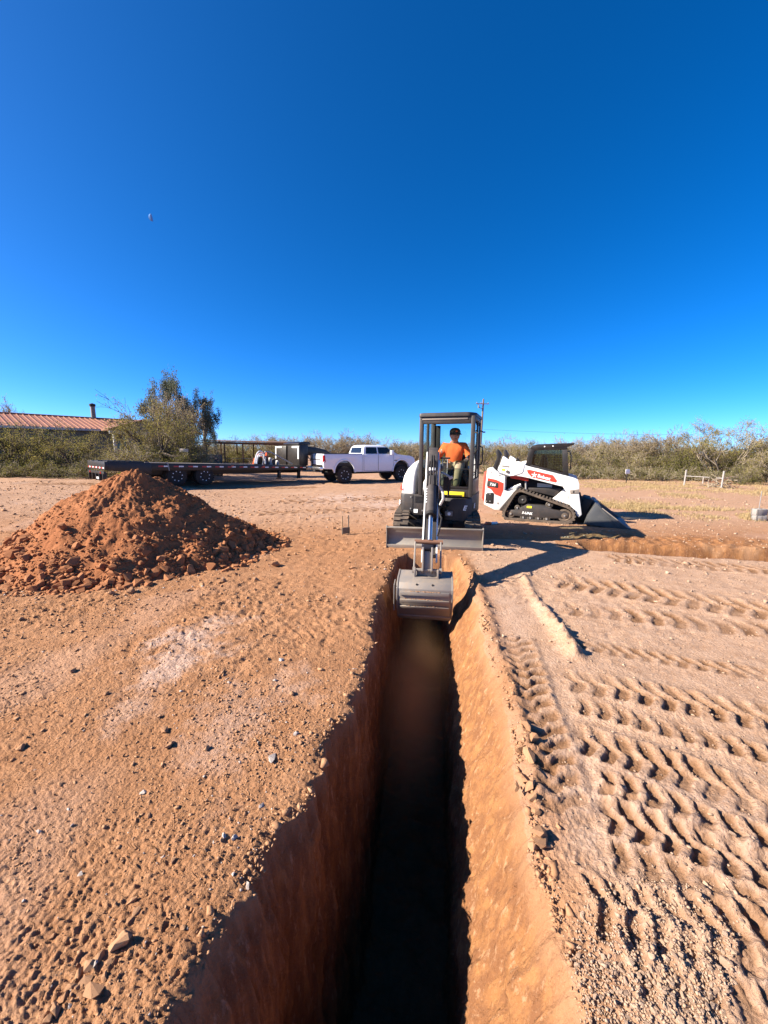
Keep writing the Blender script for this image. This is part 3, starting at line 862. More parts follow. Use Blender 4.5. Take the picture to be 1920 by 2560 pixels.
# crumbs along the two lips of the trench
def lip_clods():
    rs = np.random.RandomState(31)
    P, Sz = [], []
    n = 2600
    y = 1.0 * (6.6 / 1.0) ** rs.uniform(0, 1, n)
    side = rs.uniform(0, 1, n) < 0.5
    off = np.abs(rs.normal(0, 0.055, n))
    x = np.where(side, xl_of(y) - off + 0.02, xr_of(y) + off)
    k = rs.uniform(0, 1, n) < np.where(side, 0.10, 0.25) + np.where(side, 0.35, 0.75) * (one(y, 2.5, 12) > 0.05)
    x, y = x[k], y[k]
    s = np.clip(np.exp(rs.normal(-4.5, 0.5, len(x))) * (0.55 + 0.12 * y), 0.003, 0.04) * np.where(rs.uniform(0, 1, len(x)) < 0.15, 1.6, 0.8)
    z = gzv(x, y, np.maximum(0.0046, 0.0054 * y)) - 0.012
    scatter('lip_crumbs', M['stone'], np.stack([x, y, z], -1), s, ground, 9)
lip_clods()
# ---------------------------------------------------------------- compact excavator astride the trench, facing the camera
EX_Y = 8.45
def FX(zx, zy, dep):
    """front view reading (enlarged crop) -> machine-local (left, up) at camera depth dep"""
    px, py = 940 + zx / 5.53, 1000 + zy / 5.53
    return ((px - 1090) / 961 * dep, 1.8 - (py - 1128) / 961 * dep)

def rounded(pts, r, n=4):
    out = []
    m = len(pts)
    for i in range(m):
        p = Vector(pts[i]); a = (Vector(pts[i - 1]) - p); b = (Vector(pts[(i + 1) % m]) - p)
        rr = min(r, a.length * 0.45, b.length * 0.45)
        a = p + a.normalized() * rr; b = p + b.normalized() * rr
        for k in range(n + 1):
            t = k / n
            q = a * (1 - t) ** 2 + p * 2 * t * (1 - t) + b * t * t
            out.append((q.x, q.y))
    return out

def track_outline(L, H, lift_front=0.06, n=10):
    """side outline of a crawler track (x, z), closed"""
    r = H / 2; pts = []
    for k in range(n + 1):
        a = -PI / 2 + PI * k / n
        pts.append((L / 2 - r + r * math.cos(a), r + r * math.sin(a)))
    for k in range(n + 1):
        a = PI / 2 + PI * k / n
        pts.append((-L / 2 + r + r * math.cos(a), r + r * math.sin(a)))
    return pts

def resample(poly, step):
    P = [Vector(p) for p in poly]; P.append(P[0])
    L = [0]
    for a, b in zip(P, P[1:]): L.append(L[-1] + (b - a).length)
    n = int(L[-1] / step); out = []
    for k in range(n):
        s = L[-1] * k / n; i = max(j for j in range(len(L) - 1) if L[j] <= s)
        t = (s - L[i]) / max(1e-9, L[i + 1] - L[i]); d = (P[i + 1] - P[i]).normalized()
        out.append((P[i].lerp(P[i + 1], t), d))
    return out

def offset(poly, d):
    """inward offset of a convex-ish outline (counter-clockwise)"""
    m = len(poly); out = []
    for i in range(m):
        a = Vector(poly[i - 1]); b = Vector(poly[(i + 1) % m]); t = (b - a).normalized()
        n_ = Vector((-t.y, t.x))
        p = Vector(poly[i]) + n_ * d
        out.append((p.x, p.y))
    return out

def build_excavator():
    root = thing('mini_excavator', 'compact excavator with orange-shirted driver straddling the trench and digging', 'excavator', (0, EX_Y, 0), -PI / 2)
    b = lambda mb, name, mat, bev=0.0, par=None, smooth=38: mb.build(name, M[mat], par or root, bev, smooth=smooth)
    I4 = Matrix.Identity(4)
    # --- tracks
    out = track_outline(2.05, 0.56)
    inn = offset(out, 0.045)
    for s, yc in ((-1, -0.66), (1, 0.735)):
        mb = MB(); mb.ring(out, inn, yc - 0.15, yc + 0.15)
        for p, d in resample(out, 0.105):
            ang = math.atan2(d.y, d.x)
            nrm = Vector((d.y, -d.x))
            c = p + nrm * 0.014
            for side in (-1, 1):
                off = 0.026 if side > 0 else 0.0
                cc = c + Vector((d.x, d.y)) * off
                mb.box((cc.x, yc + side * 0.075, cc.y), (0.052, 0.128, 0.034), (0, -ang, 0))
        tr_ = b(mb, 'rubber_track', 'trackrubber')
        mb = MB(); mb.box((0, yc, 0.27), (1.5, 0.13, 0.20)); b(mb, 'track_frame', 'steeldark', 0.01, tr_)
        mb = MB(); mb.lathe([(yc - 0.09, 0.17), (yc - 0.09, 0.225), (yc + 0.09, 0.225), (yc + 0.09, 0.17)], (0.745, 0, 0.28), n=20); b(mb, 'idler', 'steeldark', 0, tr_)
        mb = MB(); mb.lathe([(yc - 0.07, 0.10), (yc - 0.05, 0.225), (yc + 0.05, 0.225), (yc + 0.07, 0.10)], (-0.745, 0, 0.28), n=20); b(mb, 'sprocket', 'steeldark', 0, tr_)
        for k in range(4):
            mb = MB(); mb.cyl((-0.42 + 0.28 * k, yc - 0.1, 0.12), (-0.42 + 0.28 * k, yc + 0.1, 0.12), 0.07); b(mb, 'track_roller', 'steeldark', 0, tr_)
    # --- undercarriage
    mb = MB(); mb.prism(rounded([(-0.55, 0.24), (0.55, 0.24), (0.45, 0.40), (-0.45, 0.40)], 0.04), -0.36, 0.36)
    for sx in (-0.4, 0.4):
        mb.prism([(sx - 0.09, 0.22), (sx + 0.09, 0.22), (sx + 0.07, 0.36), (sx - 0.07, 0.36)], -0.60, 0.65)
    b(mb, 'undercarriage', 'steeldark', 0.01)
    mb = MB(); mb.cyl((0, 0.05, 0.40), (0, 0.05, 0.52), 0.36, n=28); b(mb, 'swing_bearing', 'blackdull')
    # --- dozer blade: curved plate, top lip, cutting edge, end plates
    prof = []
    for k in range(9):
        t = k / 8; z = 0.03 + 0.36 * t
        prof.append((1.40 + 0.075 * (2 * t - 1) ** 2 - 0.02, z))
    back = [(x - 0.028, z) for x, z in reversed(prof)]
    mb = MB(); mb.prism(prof + back, -0.875, 0.875); bl = b(mb, 'dozer_blade', 'blade', 0.003)
    mb = MB(); mb.box((1.448, 0, 0.035), (0.03, 1.76, 0.085), (0, 0.18, 0)); b(mb, 'cutting_edge', 'steel', 0.004, bl)
    mb = MB(); mb.box((1.44, 0, 0.400), (0.075, 1.75, 0.022)); b(mb, 'blade_lip', 'blade', 0.004, bl)
    for yy in (-0.882, 0.882):
        mb = MB(); mb.prism([(1.34, 0.02), (1.47, 0.0), (1.475, 0.40), (1.45, 0.44), (1.34, 0.40)], yy - 0.009, yy + 0.009); b(mb, 'end_plate', 'blade', 0.003, bl)
    for yy in (-0.33, 0.33):
        mb = MB(); mb.prism([(0.35, 0.22), (1.37, 0.10), (1.37, 0.25), (0.35, 0.34)], yy - 0.045, yy + 0.045); b(mb, 'blade_arm', 'charcoal', 0.008)
    mb = MB(); mb.cyl((0.45, 0.02, 0.40), (1.0, 0.02, 0.30), 0.05); mb.cyl((1.0, 0.02, 0.30), (1.36, 0.02, 0.22), 0.026); b(mb, 'blade_cylinder', 'steeldark')
    # --- upper structure, slewed a little
    U = Matrix.Translation((0, 0.10, 0)) @ Matrix.Rotation(R(-12), 4, 'Z')
    # lower house skirt with the front left open for the boom bracket
    plan = rounded([(0.66, -0.70), (0.66, -0.16), (0.50, -0.12), (0.50, 0.16), (0.66, 0.20), (0.70, 0.74), (0.1, 0.80), (-0.65, 0.78), (-0.92, 0.42), (-0.95, -0.30), (-0.72, -0.72), (0.1, -0.76)], 0.10)
    mb = MB(U); mb.prism(plan, 0.50, 0.93, 'z'); sk = b(mb, 'house_body', 'charcoal', 0.018)
    # corner box in front of the cab with the lamp in it
    mb = MB(U); mb.prism(rounded([(0.60, 0.24), (0.82, 0.26), (0.86, 0.66), (0.62, 0.80)], 0.06), 0.47, 0.90, 'z'); b(mb, 'front_corner_box', 'charcoal', 0.02)
    mb = MB(U); mb.box((0.855, 0.36, 0.60), (0.03, 0.15, 0.10)); hl = b(mb, 'work_lamp', 'stove', 0.012)
    mb = MB(U); mb.cyl((0.868, 0.37, 0.60), (0.88, 0.37, 0.60), 0.032); b(mb, 'lamp_lens', 'lens', 0, hl)
    # vents, sticker and bolts on the front right panel
    for k in range(5):
        mb = MB(U); mb.box((0.666, -0.30, 0.885 - 0.028 * k), (0.014, 0.17, 0.010)); b(mb, 'vent_slot', 'blackdull', 0, sk)
    mb = MB(U); mb.box((0.665, -0.36, 0.585), (0.008, 0.085, 0.075)); b(mb, 'sticker', 'letter', 0, sk)
    for yy, zz in ((-0.47, 0.87), (-0.47, 0.63), (-0.22, 0.60)):
        mb = MB(U); mb.cyl((0.655, yy, zz), (0.672, yy, zz), 0.014, n=8); b(mb, 'bolt', 'galv', 0, sk)
    mb = MB(U); mb.box((0.663, -0.43, 0.715), (0.012, 0.006, 0.40)); b(mb, 'panel_seam', 'blackdull', 0, sk)
    # white right-hand engine cover, swept back at the top
    secs = []
    for z, fx, w0, w1 in ((0.935, 0.60, -0.755, -0.40), (1.10, 0.585, -0.75, -0.40), (1.28, 0.55, -0.725, -0.40), (1.42, 0.48, -0.67, -0.40), (1.54, 0.38, -0.58, -0.40), (1.62, 0.22, -0.48, -0.40)):
        pl = rounded([(fx, w0 + 0.05), (fx + 0.02, w1), (-0.90, w1), (-0.86, w0 + 0.12)], 0.09)
        secs.append([(p[0], p[1], z) for p in pl])
    mb = MB(U); mb.loft(secs); b(mb, 'engine_cover', 'white', 0)
    mb = MB(U); mb.add([(0.592, -0.715, 1.02), (0.600, -0.665, 0.985), (0.590, -0.695, 1.12)], [(0, 1, 2)]); mb.add([(0.602, -0.720, 1.02), (0.612, -0.662, 0.985), (0.600, -0.695, 1.14)], [(0, 1, 2)]); b(mb, 'red_flash', 'red')
    secs = []
    for z, k in ((0.935, 1.0), (1.25, 0.98), (1.42, 0.86), (1.48, 0.7)):
        pl = rounded([(-0.30, -0.38 * k), (-0.30, 0.78 * k), (-0.66 * k, 0.76 * k), (-0.94 * k, 0.40 * k), (-0.95 * k, -0.30 * k), (-0.72 * k, -0.40)], 0.10)
        secs.append([(p[0], p[1], z) for p in pl])
    mb = MB(U); mb.loft(secs); b(mb, 'counterweight', 'white', 0)
    # --- cab
    y0, y1, xf, xb, zb, zt = -0.285, 0.79, 0.80, -0.32, 0.93, 2.54
    cabf = MB(U)
    zr = 2.47
    def post(x, y, w=0.075, d=0.085, top=zr, lean=0.0):
        cabf.prism([(y - w / 2, zb), (y + w / 2, zb), (y + w / 2 + lean, top), (y - w / 2 + lean, top)], x - d / 2, x + d / 2, 'x')
    post(xf - 0.04, y0 + 0.04); post(xf - 0.04, y1 - 0.04)
    post(xb + 0.05, y0 + 0.05, 0.09, 0.10); post(xb + 0.05, y1 - 0.05, 0.09, 0.10)
    post(0.18, y1 - 0.03, 0.05, 0.07); post(0.18, y0 + 0.03, 0.05, 0.07)
    cabf.box(((xf + xb) / 2, y0 + 0.025, 2.445), (xf - xb - 0.1, 0.05, 0.035)); cabf.box(((xf + xb) / 2, y1 - 0.025, 2.43), (xf - xb - 0.1, 0.05, 0.07))
    cabf.box((xf - 0.035, (y0 + y1) / 2, 2.40), (0.07, y1 - y0 - 0.14, 0.14)); cabf.box((xb + 0.05, (y0 + y1) / 2, 2.42), (0.08, y1 - y0 - 0.16, 0.05))
    cab = b(cabf, 'cab_frame', 'charcoal', 0.012)
    mb = MB(U); mb.box((xb + 0.055, y0 + 0.14, 1.86), (0.05, 0.13, 1.0)); b(mb, 'rear_post', 'blackdull', 0.01, cab)
    mb = MB(U); mb.box((xb + 0.05, (y0 + y1) / 2, 1.15), (0.07, y1 - y0 - 0.18, 0.50)); b(mb, 'rear_panel', 'blackdull', 0.01, cab)
    mb = MB(U)
    rp = rounded([(xf + 0.03, y0 - 0.005), (xf + 0.03, y1 - 0.10), (xf - 0.12, y1 + 0.01), (xb - 0.02, y1 + 0.01), (xb - 0.02, y0 - 0.005)], 0.05)
    mb.loft([[(p[0], p[1], 2.465) for p in rp], [(p[0], p[1], 2.515) for p in rp], [(p[0] * 0.985 + 0.004, p[1] * 0.985 + 0.005, 2.53) for p in rp], [(p[0] * 0.9 + 0.025, p[1] * 0.9 + 0.025, 2.54) for p in rp]])
    b(mb, 'cab_roof', 'charcoal', 0)
    mb = MB(U); mb.box((xf - 0.005, (y0 + y1) / 2 - 0.04, 2.415), (0.035, y1 - y0 - 0.20, 0.028)); b(mb, 'visor_strip', 'stove', 0.005, cab)
    mb = MB(U); mb.box((xf - 0.045, (y0 + y1) / 2, 1.005), (0.07, y1 - y0 - 0.005, 0.145)); b(mb, 'front_sill', 'charcoal', 0.01, cab)
    mb = MB(U); mb.box((xf - 0.04, (y0 + y1) / 2, 1.105), (0.05, y1 - y0 - 0.16, 0.05)); b(mb, 'window_frame', 'black', 0.006, cab)
    mb = MB(U); mb.box((xf + 0.001, 0.42, 0.985), (0.010, 0.43, 0.09)); yl = b(mb, 'warning_label', 'yellow', 0.002, cab)
    mb = MB(U); mb.box((xf + 0.006, 0.42, 0.955), (0.006, 0.35, 0.022)); b(mb, 'label_print', 'black', 0, yl)
    # glazing: lower front pane, rear pane, side panes; the upper front pane is slid up
    mb = MB(U); mb.box((xf - 0.03, (y0 + y1) / 2, 1.30), (0.006, y1 - y0 - 0.16, 0.34)); b(mb, 'lower_pane', 'smoke', 0, cab)
    mb = MB(U); mb.box((xf - 0.03, (y0 + y1) / 2, 1.472), (0.014, y1 - y0 - 0.16, 0.012)); b(mb, 'pane_seal', 'blackdull', 0, cab)
    mb = MB(U); mb.box((xb + 0.05, (y0 + y1) / 2, 1.90), (0.006, y1 - y0 - 0.18, 1.0)); b(mb, 'rear_pane', 'glass', 0, cab)
    mb = MB(U); mb.box((0.48, y1 - 0.025, 1.80), (0.50, 0.006, 1.04)); b(mb, 'door_pane', 'teal', 0, cab)
    mb = MB(U); mb.box((-0.08, y1 - 0.025, 1.80), (0.40, 0.006, 1.04)); b(mb, 'side_pane', 'teal', 0, cab)
    mb = MB(U); mb.box((0.24, y0 + 0.025, 1.865), (0.98, 0.006, 1.12)); b(mb, 'side_pane', 'glass', 0, cab)
    mb = MB(U); mb.box((0.25, y1 - 0.02, 1.10), (1.0, 0.03, 0.32)); b(mb, 'door_panel', 'black', 0.01, cab)
    mb = MB(U); mb.box((0.25, y0 + 0.02, 1.12), (1.0, 0.03, 0.36)); b(mb, 'side_panel', 'blackdull', 0.01, cab)
    mb = MB(U); mb.box(((xf + xb) / 2, (y0 + y1) / 2, 0.955), (xf - xb - 0.1, y1 - y0 - 0.1, 0.03)); b(mb, 'cab_floor', 'blackdull', 0, cab)
    # grab bars
    mb = MB(U); mb.tube([(xf - 0.02, y1 - 0.02, 2.16), (xf + 0.05, y1 + 0.06, 2.15), (xf + 0.05, y1 + 0.07, 2.10), (xf + 0.05, y1 + 0.07, 1.86), (xf + 0.02, y1 + 0.03, 1.80), (xf - 0.02, y1 - 0.01, 1.76)], 0.012); b(mb, 'grab_bar', 'black', 0, cab)
    mb = MB(U); mb.tube([(0.0, y1 + 0.0, 1.92), (0.0, y1 + 0.07, 1.89), (0.0, y1 + 0.08, 1.82), (0.0, y1 + 0.08, 1.62), (0.0, y1 + 0.06, 1.54), (0.0, y1, 1.52)], 0.014); b(mb, 'grab_bar', 'black', 0, cab)
    mb = MB(U); mb.tube([(0.1, y1, 2.23), (0.1, y1 + 0.08, 2.20)], 0.012); mb.box((0.1, y1 + 0.10, 2.195), (0.03, 0.05, 0.025)); b(mb, 'hinge', 'black', 0, cab)
    # --- inside: seat, consoles, levers, pedals
    mb = MB(U)
    mb.prism(rounded([(-0.18, 1.30), (0.32, 1.32), (0.34, 1.42), (-0.10, 1.42), (-0.20, 1.74), (-0.30, 1.74)], 0.05), 0.06, 0.54)
    st = b(mb, 'driver_seat', 'seat', 0.03)
    mb = MB(U); mb.prism(rounded([(-0.20, 0.97), (0.30, 0.97), (0.28, 1.30), (-0.18, 1.30)], 0.04), 0.08, 0.52); b(mb, 'seat_base', 'blackdull', 0.01, st)
    for yy, ys in ((0.0, 0.02), (0.62, 0.60)):
        mb = MB(U); mb.prism(rounded([(-0.10, 1.30), (0.42, 1.34), (0.44, 1.46), (-0.10, 1.50)], 0.04), yy - 0.055, yy + 0.055); cs = b(mb, 'console', 'black', 0.012)
        mb = MB(U); mb.tube([(0.38, yy, 1.46), (0.40, yy, 1.56), (0.41, yy, 1.60)], 0.013); mb.loft([[(0.41 + 0.03 * math.cos(a) * k, yy + 0.024 * math.sin(a) * k, z) for a in [2 * PI * i / 8 for i in range(8)]] for z, k in ((1.58, .7), (1.62, 1.0), (1.69, 1.0), (1.72, .7))]); b(mb, 'joystick', 'black', 0, cs)
    for yy in (0.155, 0.255):
        mb = MB(U); mb.tube([(0.56, yy + 0.01, 0.98), (0.60, yy, 1.30), (0.58, yy, 1.66)], 0.011)
        lv = b(mb, 'travel_lever', 'galv')
        mb = MB(U); mb.tube([(0.58, yy - 0.045, 1.67), (0.58, yy + 0.05, 1.67)], 0.020); b(mb, 'lever_grip', 'blackdull', 0, lv)
        mb = MB(U); mb.box((0.52, yy, 1.0), (0.16, 0.07, 0.015), (0, -0.3, 0)); b(mb, 'foot_pedal', 'blackdull', 0.004, lv)
    # lettering on the house
    T = U @ Matrix.Translation((0.864, 0.615, 0.72)) @ Matrix.Rotation(PI / 2, 4, 'Z') @ Matrix.Rotation(PI / 2, 4, 'X')
    text_part('E', 0.13, M['letter'], sk, U @ Matrix.Translation((0.845, 0.655, 0.72)) @ Matrix.Rotation(PI / 2 + R(8), 4, 'Z') @ Matrix.Rotation(PI / 2, 4, 'X'), shear=0.3, extrude=0.006, bold=0.003)
    text_part('35', 0.13, M['letter'], sk, U @ Matrix.Translation((0.45, 0.800, 0.72)) @ Matrix.Rotation(PI, 4, 'Z') @ Matrix.Rotation(PI / 2, 4, 'X'), shear=0.3, extrude=0.006, bold=0.003)
    text_part('5', 0.13, M['letter'], sk, U @ Matrix.Translation((0.615, -0.722, 0.74)) @ Matrix.Rotation(R(40), 4, 'Z') @ Matrix.Rotation(PI / 2, 4, 'X'), shear=0.2, extrude=0.008, bold=0.004)
    # --- dark clutter under the cab: swing bracket, hoses, valve block
    mb = MB(); mb.prism(rounded([(0.45, -0.20), (1.02, -0.13), (1.02, 0.09), (0.45, 0.16)], 0.03), 0.50, 0.62, 'z'); mb.prism(rounded([(0.45, -0.20), (1.02, -0.13), (1.02, 0.09), (0.45, 0.16)], 0.03), 0.80, 0.90, 'z'); mb.cyl((0.92, -0.02, 0.46), (0.92, -0.02, 0.93), 0.075)
    sb = b(mb, 'swing_bracket', 'steeldark', 0.008)
    mb = MB(); mb.box((0.74, 0.26, 0.72), (0.20, 0.22, 0.22)); mb.box((0.84, 0.20, 0.83), (0.10, 0.12, 0.03)); mb.cyl((0.80, 0.18, 0.54), (0.80, 0.40, 0.54), 0.04); b(mb, 'valve_block', 'blackdull', 0.008, sb)
    for k in range(6):
        q = random.Random(70 + k); yk = 0.06 + 0.05 * k
        mb = MB(); mb.tube([(0.60, yk + 0.03, 0.66), (0.80, yk, 0.60 + 0.03 * k), (0.98, yk - 0.02 * k, 0.74), (1.02, 0.05 + 0.01 * k, 0.98), (1.12, 0.03 + 0.008 * k, 1.20)], 0.014); b(mb, 'hydraulic_hose', 'blackdull', 0, sb)
    for yy, zz, w in ((0.16, 0.80, .06), (0.28, 0.66, .07), (0.10, 0.58, .07)):
        mb = MB(); mb.box((0.87, yy, zz), (0.02, w, 0.015)); b(mb, 'metal_tab', 'galv', 0.002, sb)
    # --- boom: white box plates, from the bracket up and over to its tip
    def bp(x, z): return (x, z)
    yb = -0.025
    boom_out = [(0.92, 0.66), (1.06, 0.64), (1.16, 0.90), (1.30, 1.08), (1.62, 1.27), (2.02, 1.45), (2.10, 1.53), (2.05, 1.62), (1.92, 1.65), (1.56, 1.53), (1.20, 1.34), (1.02, 1.12), (0.90, 0.88)]
    for s in (-1, 1):
        mb = MB(); mb.prism(boom_out, yb + s * 0.085 - 0.012, yb + s * 0.085 + 0.012); 
        if s < 0: bo = b(mb, 'boom', 'white', 0.004)
        else: b(mb, 'boom_plate', 'white', 0.004, bo)
    mb = MB(); 
    lo = boom_out[1:6]; up = list(reversed(boom_out[8:12]))
    for q in (lo[:5], up):
        for a_, c_ in zip(q, q[1:]):
            d = Vector((c_[0] - a_[0], c_[1] - a_[1])); m_ = ((a_[0] + c_[0]) / 2, (a_[1] + c_[1]) / 2)
            mb.box((m_[0], yb, m_[1]), (d.length, 0.145, 0.016), (0, -math.atan2(d.y, d.x), 0))
    b(mb, 'boom_web', 'white', 0, bo)
    mb = MB(); mb.cyl((2.03, yb - 0.135, 1.53), (2.03, yb + 0.135, 1.53), 0.045); b(mb, 'pivot_pin', 'steeldark', 0, bo)
    # boom lift cylinder below, with its light on the side
    mb = MB(); mb.cyl((1.10, yb, 0.66), (1.40, yb, 1.02), 0.055); mb.cyl((1.40, yb, 1.02), (1.62, yb, 1.36), 0.030); b(mb, 'boom_cylinder', 'blackdull', 0, bo)
    mb = MB(); mb.cyl((1.30, yb, 1.48), (1.72, yb, 1.75), 0.050); mb.cyl((1.72, yb, 1.75), (2.06, yb, 1.79), 0.028); b(mb, 'arm_cylinder', 'blackdull', 0, bo)
    mb = MB(); mb.tube([(1.35, yb + 0.13, 1.42), (1.42, yb + 0.20, 1.40), (1.52, yb + 0.27, 1.36)], 0.018); mb.box((1.54, yb + 0.29, 1.345), (0.04, 0.07, 0.05), (0.4, 0, 0)); b(mb, 'lamp_bracket', 'trim', 0.003, bo)
    mb = MB(); mb.box((1.46, yb + 0.23, 1.23), (0.10, 0.13, 0.24)); mb.tube([(1.40, yb + 0.11, 0.98), (1.5, yb + 0.26, 1.02), (1.5, yb + 0.25, 1.2)], 0.022); b(mb, 'boom_lamp', 'blackdull', 0.02, bo)
    for k, (a, c) in enumerate((((1.46, yb - 0.13, 1.17)), ((1.52, yb + 0.135, 0.98)))) if False else ():
        pass
    # bowed white guard plates either side of the boom foot
    for s, zc in ((-1, 1.20), (1, 1.02)):
        mb = MB(); mb.tube([(1.44, yb + s * 0.10, zc + 0.16), (1.50, yb + s * 0.165, zc + 0.05), (1.50, yb + s * 0.17, zc - 0.06), (1.42, yb + s * 0.12, zc - 0.18)], 0.026); b(mb, 'boom_guard', 'trim', 0, bo)
    # --- arm (dipper): nearly upright, cylinder on its front
    pa, pb = Vector((2.03, 1.53)), Vector((3.476, 0.383))
    ax = (pb - pa).normalized(); nn = Vector((-ax.y, ax.x))            # nn: away from machine, towards camera (forward/up)
    if nn.x < 0: nn = -nn
    def AP(s, o): p = pa + ax * s + nn * o; return (p.x, p.y)
    Ls = (pb - pa).length
    yc = lambda s: -0.055 - 0.055 * s / Ls
    prof_a = [AP(-0.30, 0.10), AP(-0.18, 0.17), AP(0.10, 0.14), AP(0.60, 0.06), AP(Ls - 0.05, 0.045), AP(Ls + 0.05, 0.0), AP(Ls, -0.06), AP(0.7, -0.12), AP(0.10, -0.13), AP(-0.12, -0.06), AP(-0.30, 0.02)]
    for s in (-1, 1):
        w = 0.095
        mb = MB(Matrix.Translation((0, -0.03, 0)) @ Matrix.Rotation(R(0.0), 4, 'Z'))
        mb.prism(prof_a, yb + s * w - 0.011, yb + s * w + 0.011)
        if s < 0: arm = b(mb, 'dipper_arm', 'white', 0.004)
        else: b(mb, 'arm_plate', 'white', 0.004, arm)
    mb = MB(Matrix.Translation((0, -0.03, 0)))
    mb.prism([AP(0.1, 0.10), AP(0.6, 0.045), AP(Ls - 0.06, 0.03), AP(Ls - 0.06, -0.045), AP(0.7, -0.10), AP(0.1, -0.11)], yb - 0.088, yb + 0.088)
    b(mb, 'arm_web', 'charcoal', 0, arm)
    # dark cap over the arm's upper knuckle
    mb = MB(); mb.prism(rounded([AP(-0.34, 0.04), AP(-0.30, 0.20), AP(-0.12, 0.26), AP(0.10, 0.24), AP(0.16, 0.16), AP(0.06, 0.08)], 0.04), yb - 0.075 - 0.02, yb + 0.075 - 0.02); b(mb, 'knuckle_cap', 'sleeve', 0.03, arm)
    # bucket cylinder: gland, sleeve, chrome rod
    def A3(s, o, dy=0.0): p = pa + ax * s + nn * o; return (p.x, yb - 0.03 + dy, p.y)
    mb = MB(); mb.cyl(A3(0.42, 0.155), A3(1.14, 0.135), 0.072, n=18); cy_ = b(mb, 'bucket_cylinder', 'sleeve', 0, arm)
    mb = MB(); mb.cyl(A3(1.14, 0.135), A3(1.19, 0.135), 0.076, n=18); mb.cyl(A3(0.36, 0.157), A3(0.42, 0.155), 0.050, n=18); b(mb, 'cylinder_gland', 'blackdull', 0, cy_)
    mb = MB(); mb.cyl(A3(1.19, 0.135), A3(1.62, 0.12), 0.030, n=16); b(mb, 'cylinder_rod', 'chrome', 0, cy_)
    mb = MB(); mb.box(A3(0.28, 0.15), (0.07, 0.10, 0.16), (0, math.atan2(-ax.y, ax.x), 0)); b(mb, 'cylinder_eye', 'white', 0.01, cy_)
    for dy, o in ((-0.045, 0.20), (-0.015, 0.215), (0.02, 0.215), (0.05, 0.20)):
        mb = MB(); mb.tube([A3(-0.02, o + 0.03, dy * 0.8), A3(0.18, o + 0.015, dy * 1.1), A3(0.42, o, dy * 1.3), A3(0.62, o - 0.005, dy * 1.5)], 0.014); b(mb, 'arm_hose', 'blackdull', 0, arm)
    mb = MB(); mb.tube([A3(0.60, 0.16, 0.09), A3(0.9, 0.13, 0.10), A3(1.15, 0.15, 0.12), A3(1.30, 0.22, 0.15), A3(1.45, 0.20, 0.13), A3(1.52, 0.10, 0.10)], 0.012); b(mb, 'arm_hose', 'blackdull', 0, arm)
    # claw scratches printed on the cylinder side
    for k in range(6):
        s_ = 0.66 + 0.055 * k
        mb = MB(); mb.box(A3(s_, 0.155, -0.062 + 0.004 * (k % 2)), (0.012, 0.022, 0.045), (0.5, math.atan2(-ax.y, ax.x) + 0.5, 0)); b(mb, 'claw_mark', 'letter', 0, cy_)
    # --- linkage between arm and bucket
    LM = Matrix.Translation((1.045, 0, 0.299)) @ Matrix.Translation((0, yb - 0.075, 0)) @ Matrix.Diagonal((0.85, 0.90, 0.84, 1)) @ Matrix.Translation((0, 0.075 - yb, 0))
    for s in (-1, 1):
        yk = yb - 0.05 + s * 0.19
        mb = MB(LM); mb.prism([(2.70, 0.36), (2.76, 0.37), (3.02, -0.02), (3.0, -0.07), (2.95, -0.05)], yk - 0.012, yk + 0.012); lk = b(mb, 'side_link', 'steel', 0.004)
        mb = MB(LM); mb.cyl((3.0, yk - 0.02, -0.035), (3.0, yk + 0.02, -0.035), 0.05); b(mb, 'link_boss', 'steel', 0, lk)
    mb = MB(LM); mb.cyl((2.73, yb - 0.25, 0.355), (2.73, yb + 0.17, 0.355), 0.035); b(mb, 'link_pin', 'rust')
    mb = MB(LM)
    for s in (-1, 1): mb.prism([(2.90, 0.33), (2.98, 0.33), (3.08, -0.02), (3.02, -0.08), (2.92, -0.05)], yb - 0.05 + s * 0.065 - 0.013, yb - 0.05 + s * 0.065 + 0.013)
    mb.prism([(2.92, 0.26), (2.95, 0.26), (3.03, -0.02), (3.0, -0.04)], yb - 0.05 - 0.05, yb - 0.05 + 0.05)
    hl_ = b(mb, 'tipping_link', 'steel', 0.004)
    mb = MB(LM); mb.cyl((2.93, yb - 0.13, 0.31), (2.93, yb + 0.03, 0.31), 0.05); b(mb, 'link_boss', 'navy', 0, hl_)
    # quick coupler frame
    mb = MB(LM)
    mb.box((3.02, yb - 0.06, -0.02), (0.05, 0.36, 0.035)); mb.box((3.08, yb - 0.06, -0.13), (0.05, 0.36, 0.03))
    for s in (-1, 1): mb.box((3.05, yb - 0.06 + s * 0.165, -0.075), (0.09, 0.03, 0.15))
    mb.box((2.99, yb - 0.06, -0.075), (0.04, 0.28, 0.11))
    cp = b(mb, 'quick_coupler', 'steel', 0.006)
    # --- bucket seen on its curved back
    yk = yb - 0.075; hw = 0.372
    outp = [(2.80, -0.10), (2.95, -0.12), (3.10, -0.13), (3.20, -0.17), (3.255, -0.25), (3.265, -0.36), (3.24, -0.48), (3.18, -0.60), (3.08, -0.74), (3.03, -0.79)]
    inp = [(x - 0.025, z - 0.004) for x, z in outp]; inp[0] = (2.80, -0.125); inp[1] = (2.94, -0.145); inp[2] = (3.08, -0.155)
    mb = MB(LM); mb.prism(outp + list(reversed(inp)), yk - hw, yk + hw); bk = b(mb, 'bucket', 'steel', 0.003)
    side = outp + [(2.86, -0.55), (2.76, -0.32)]
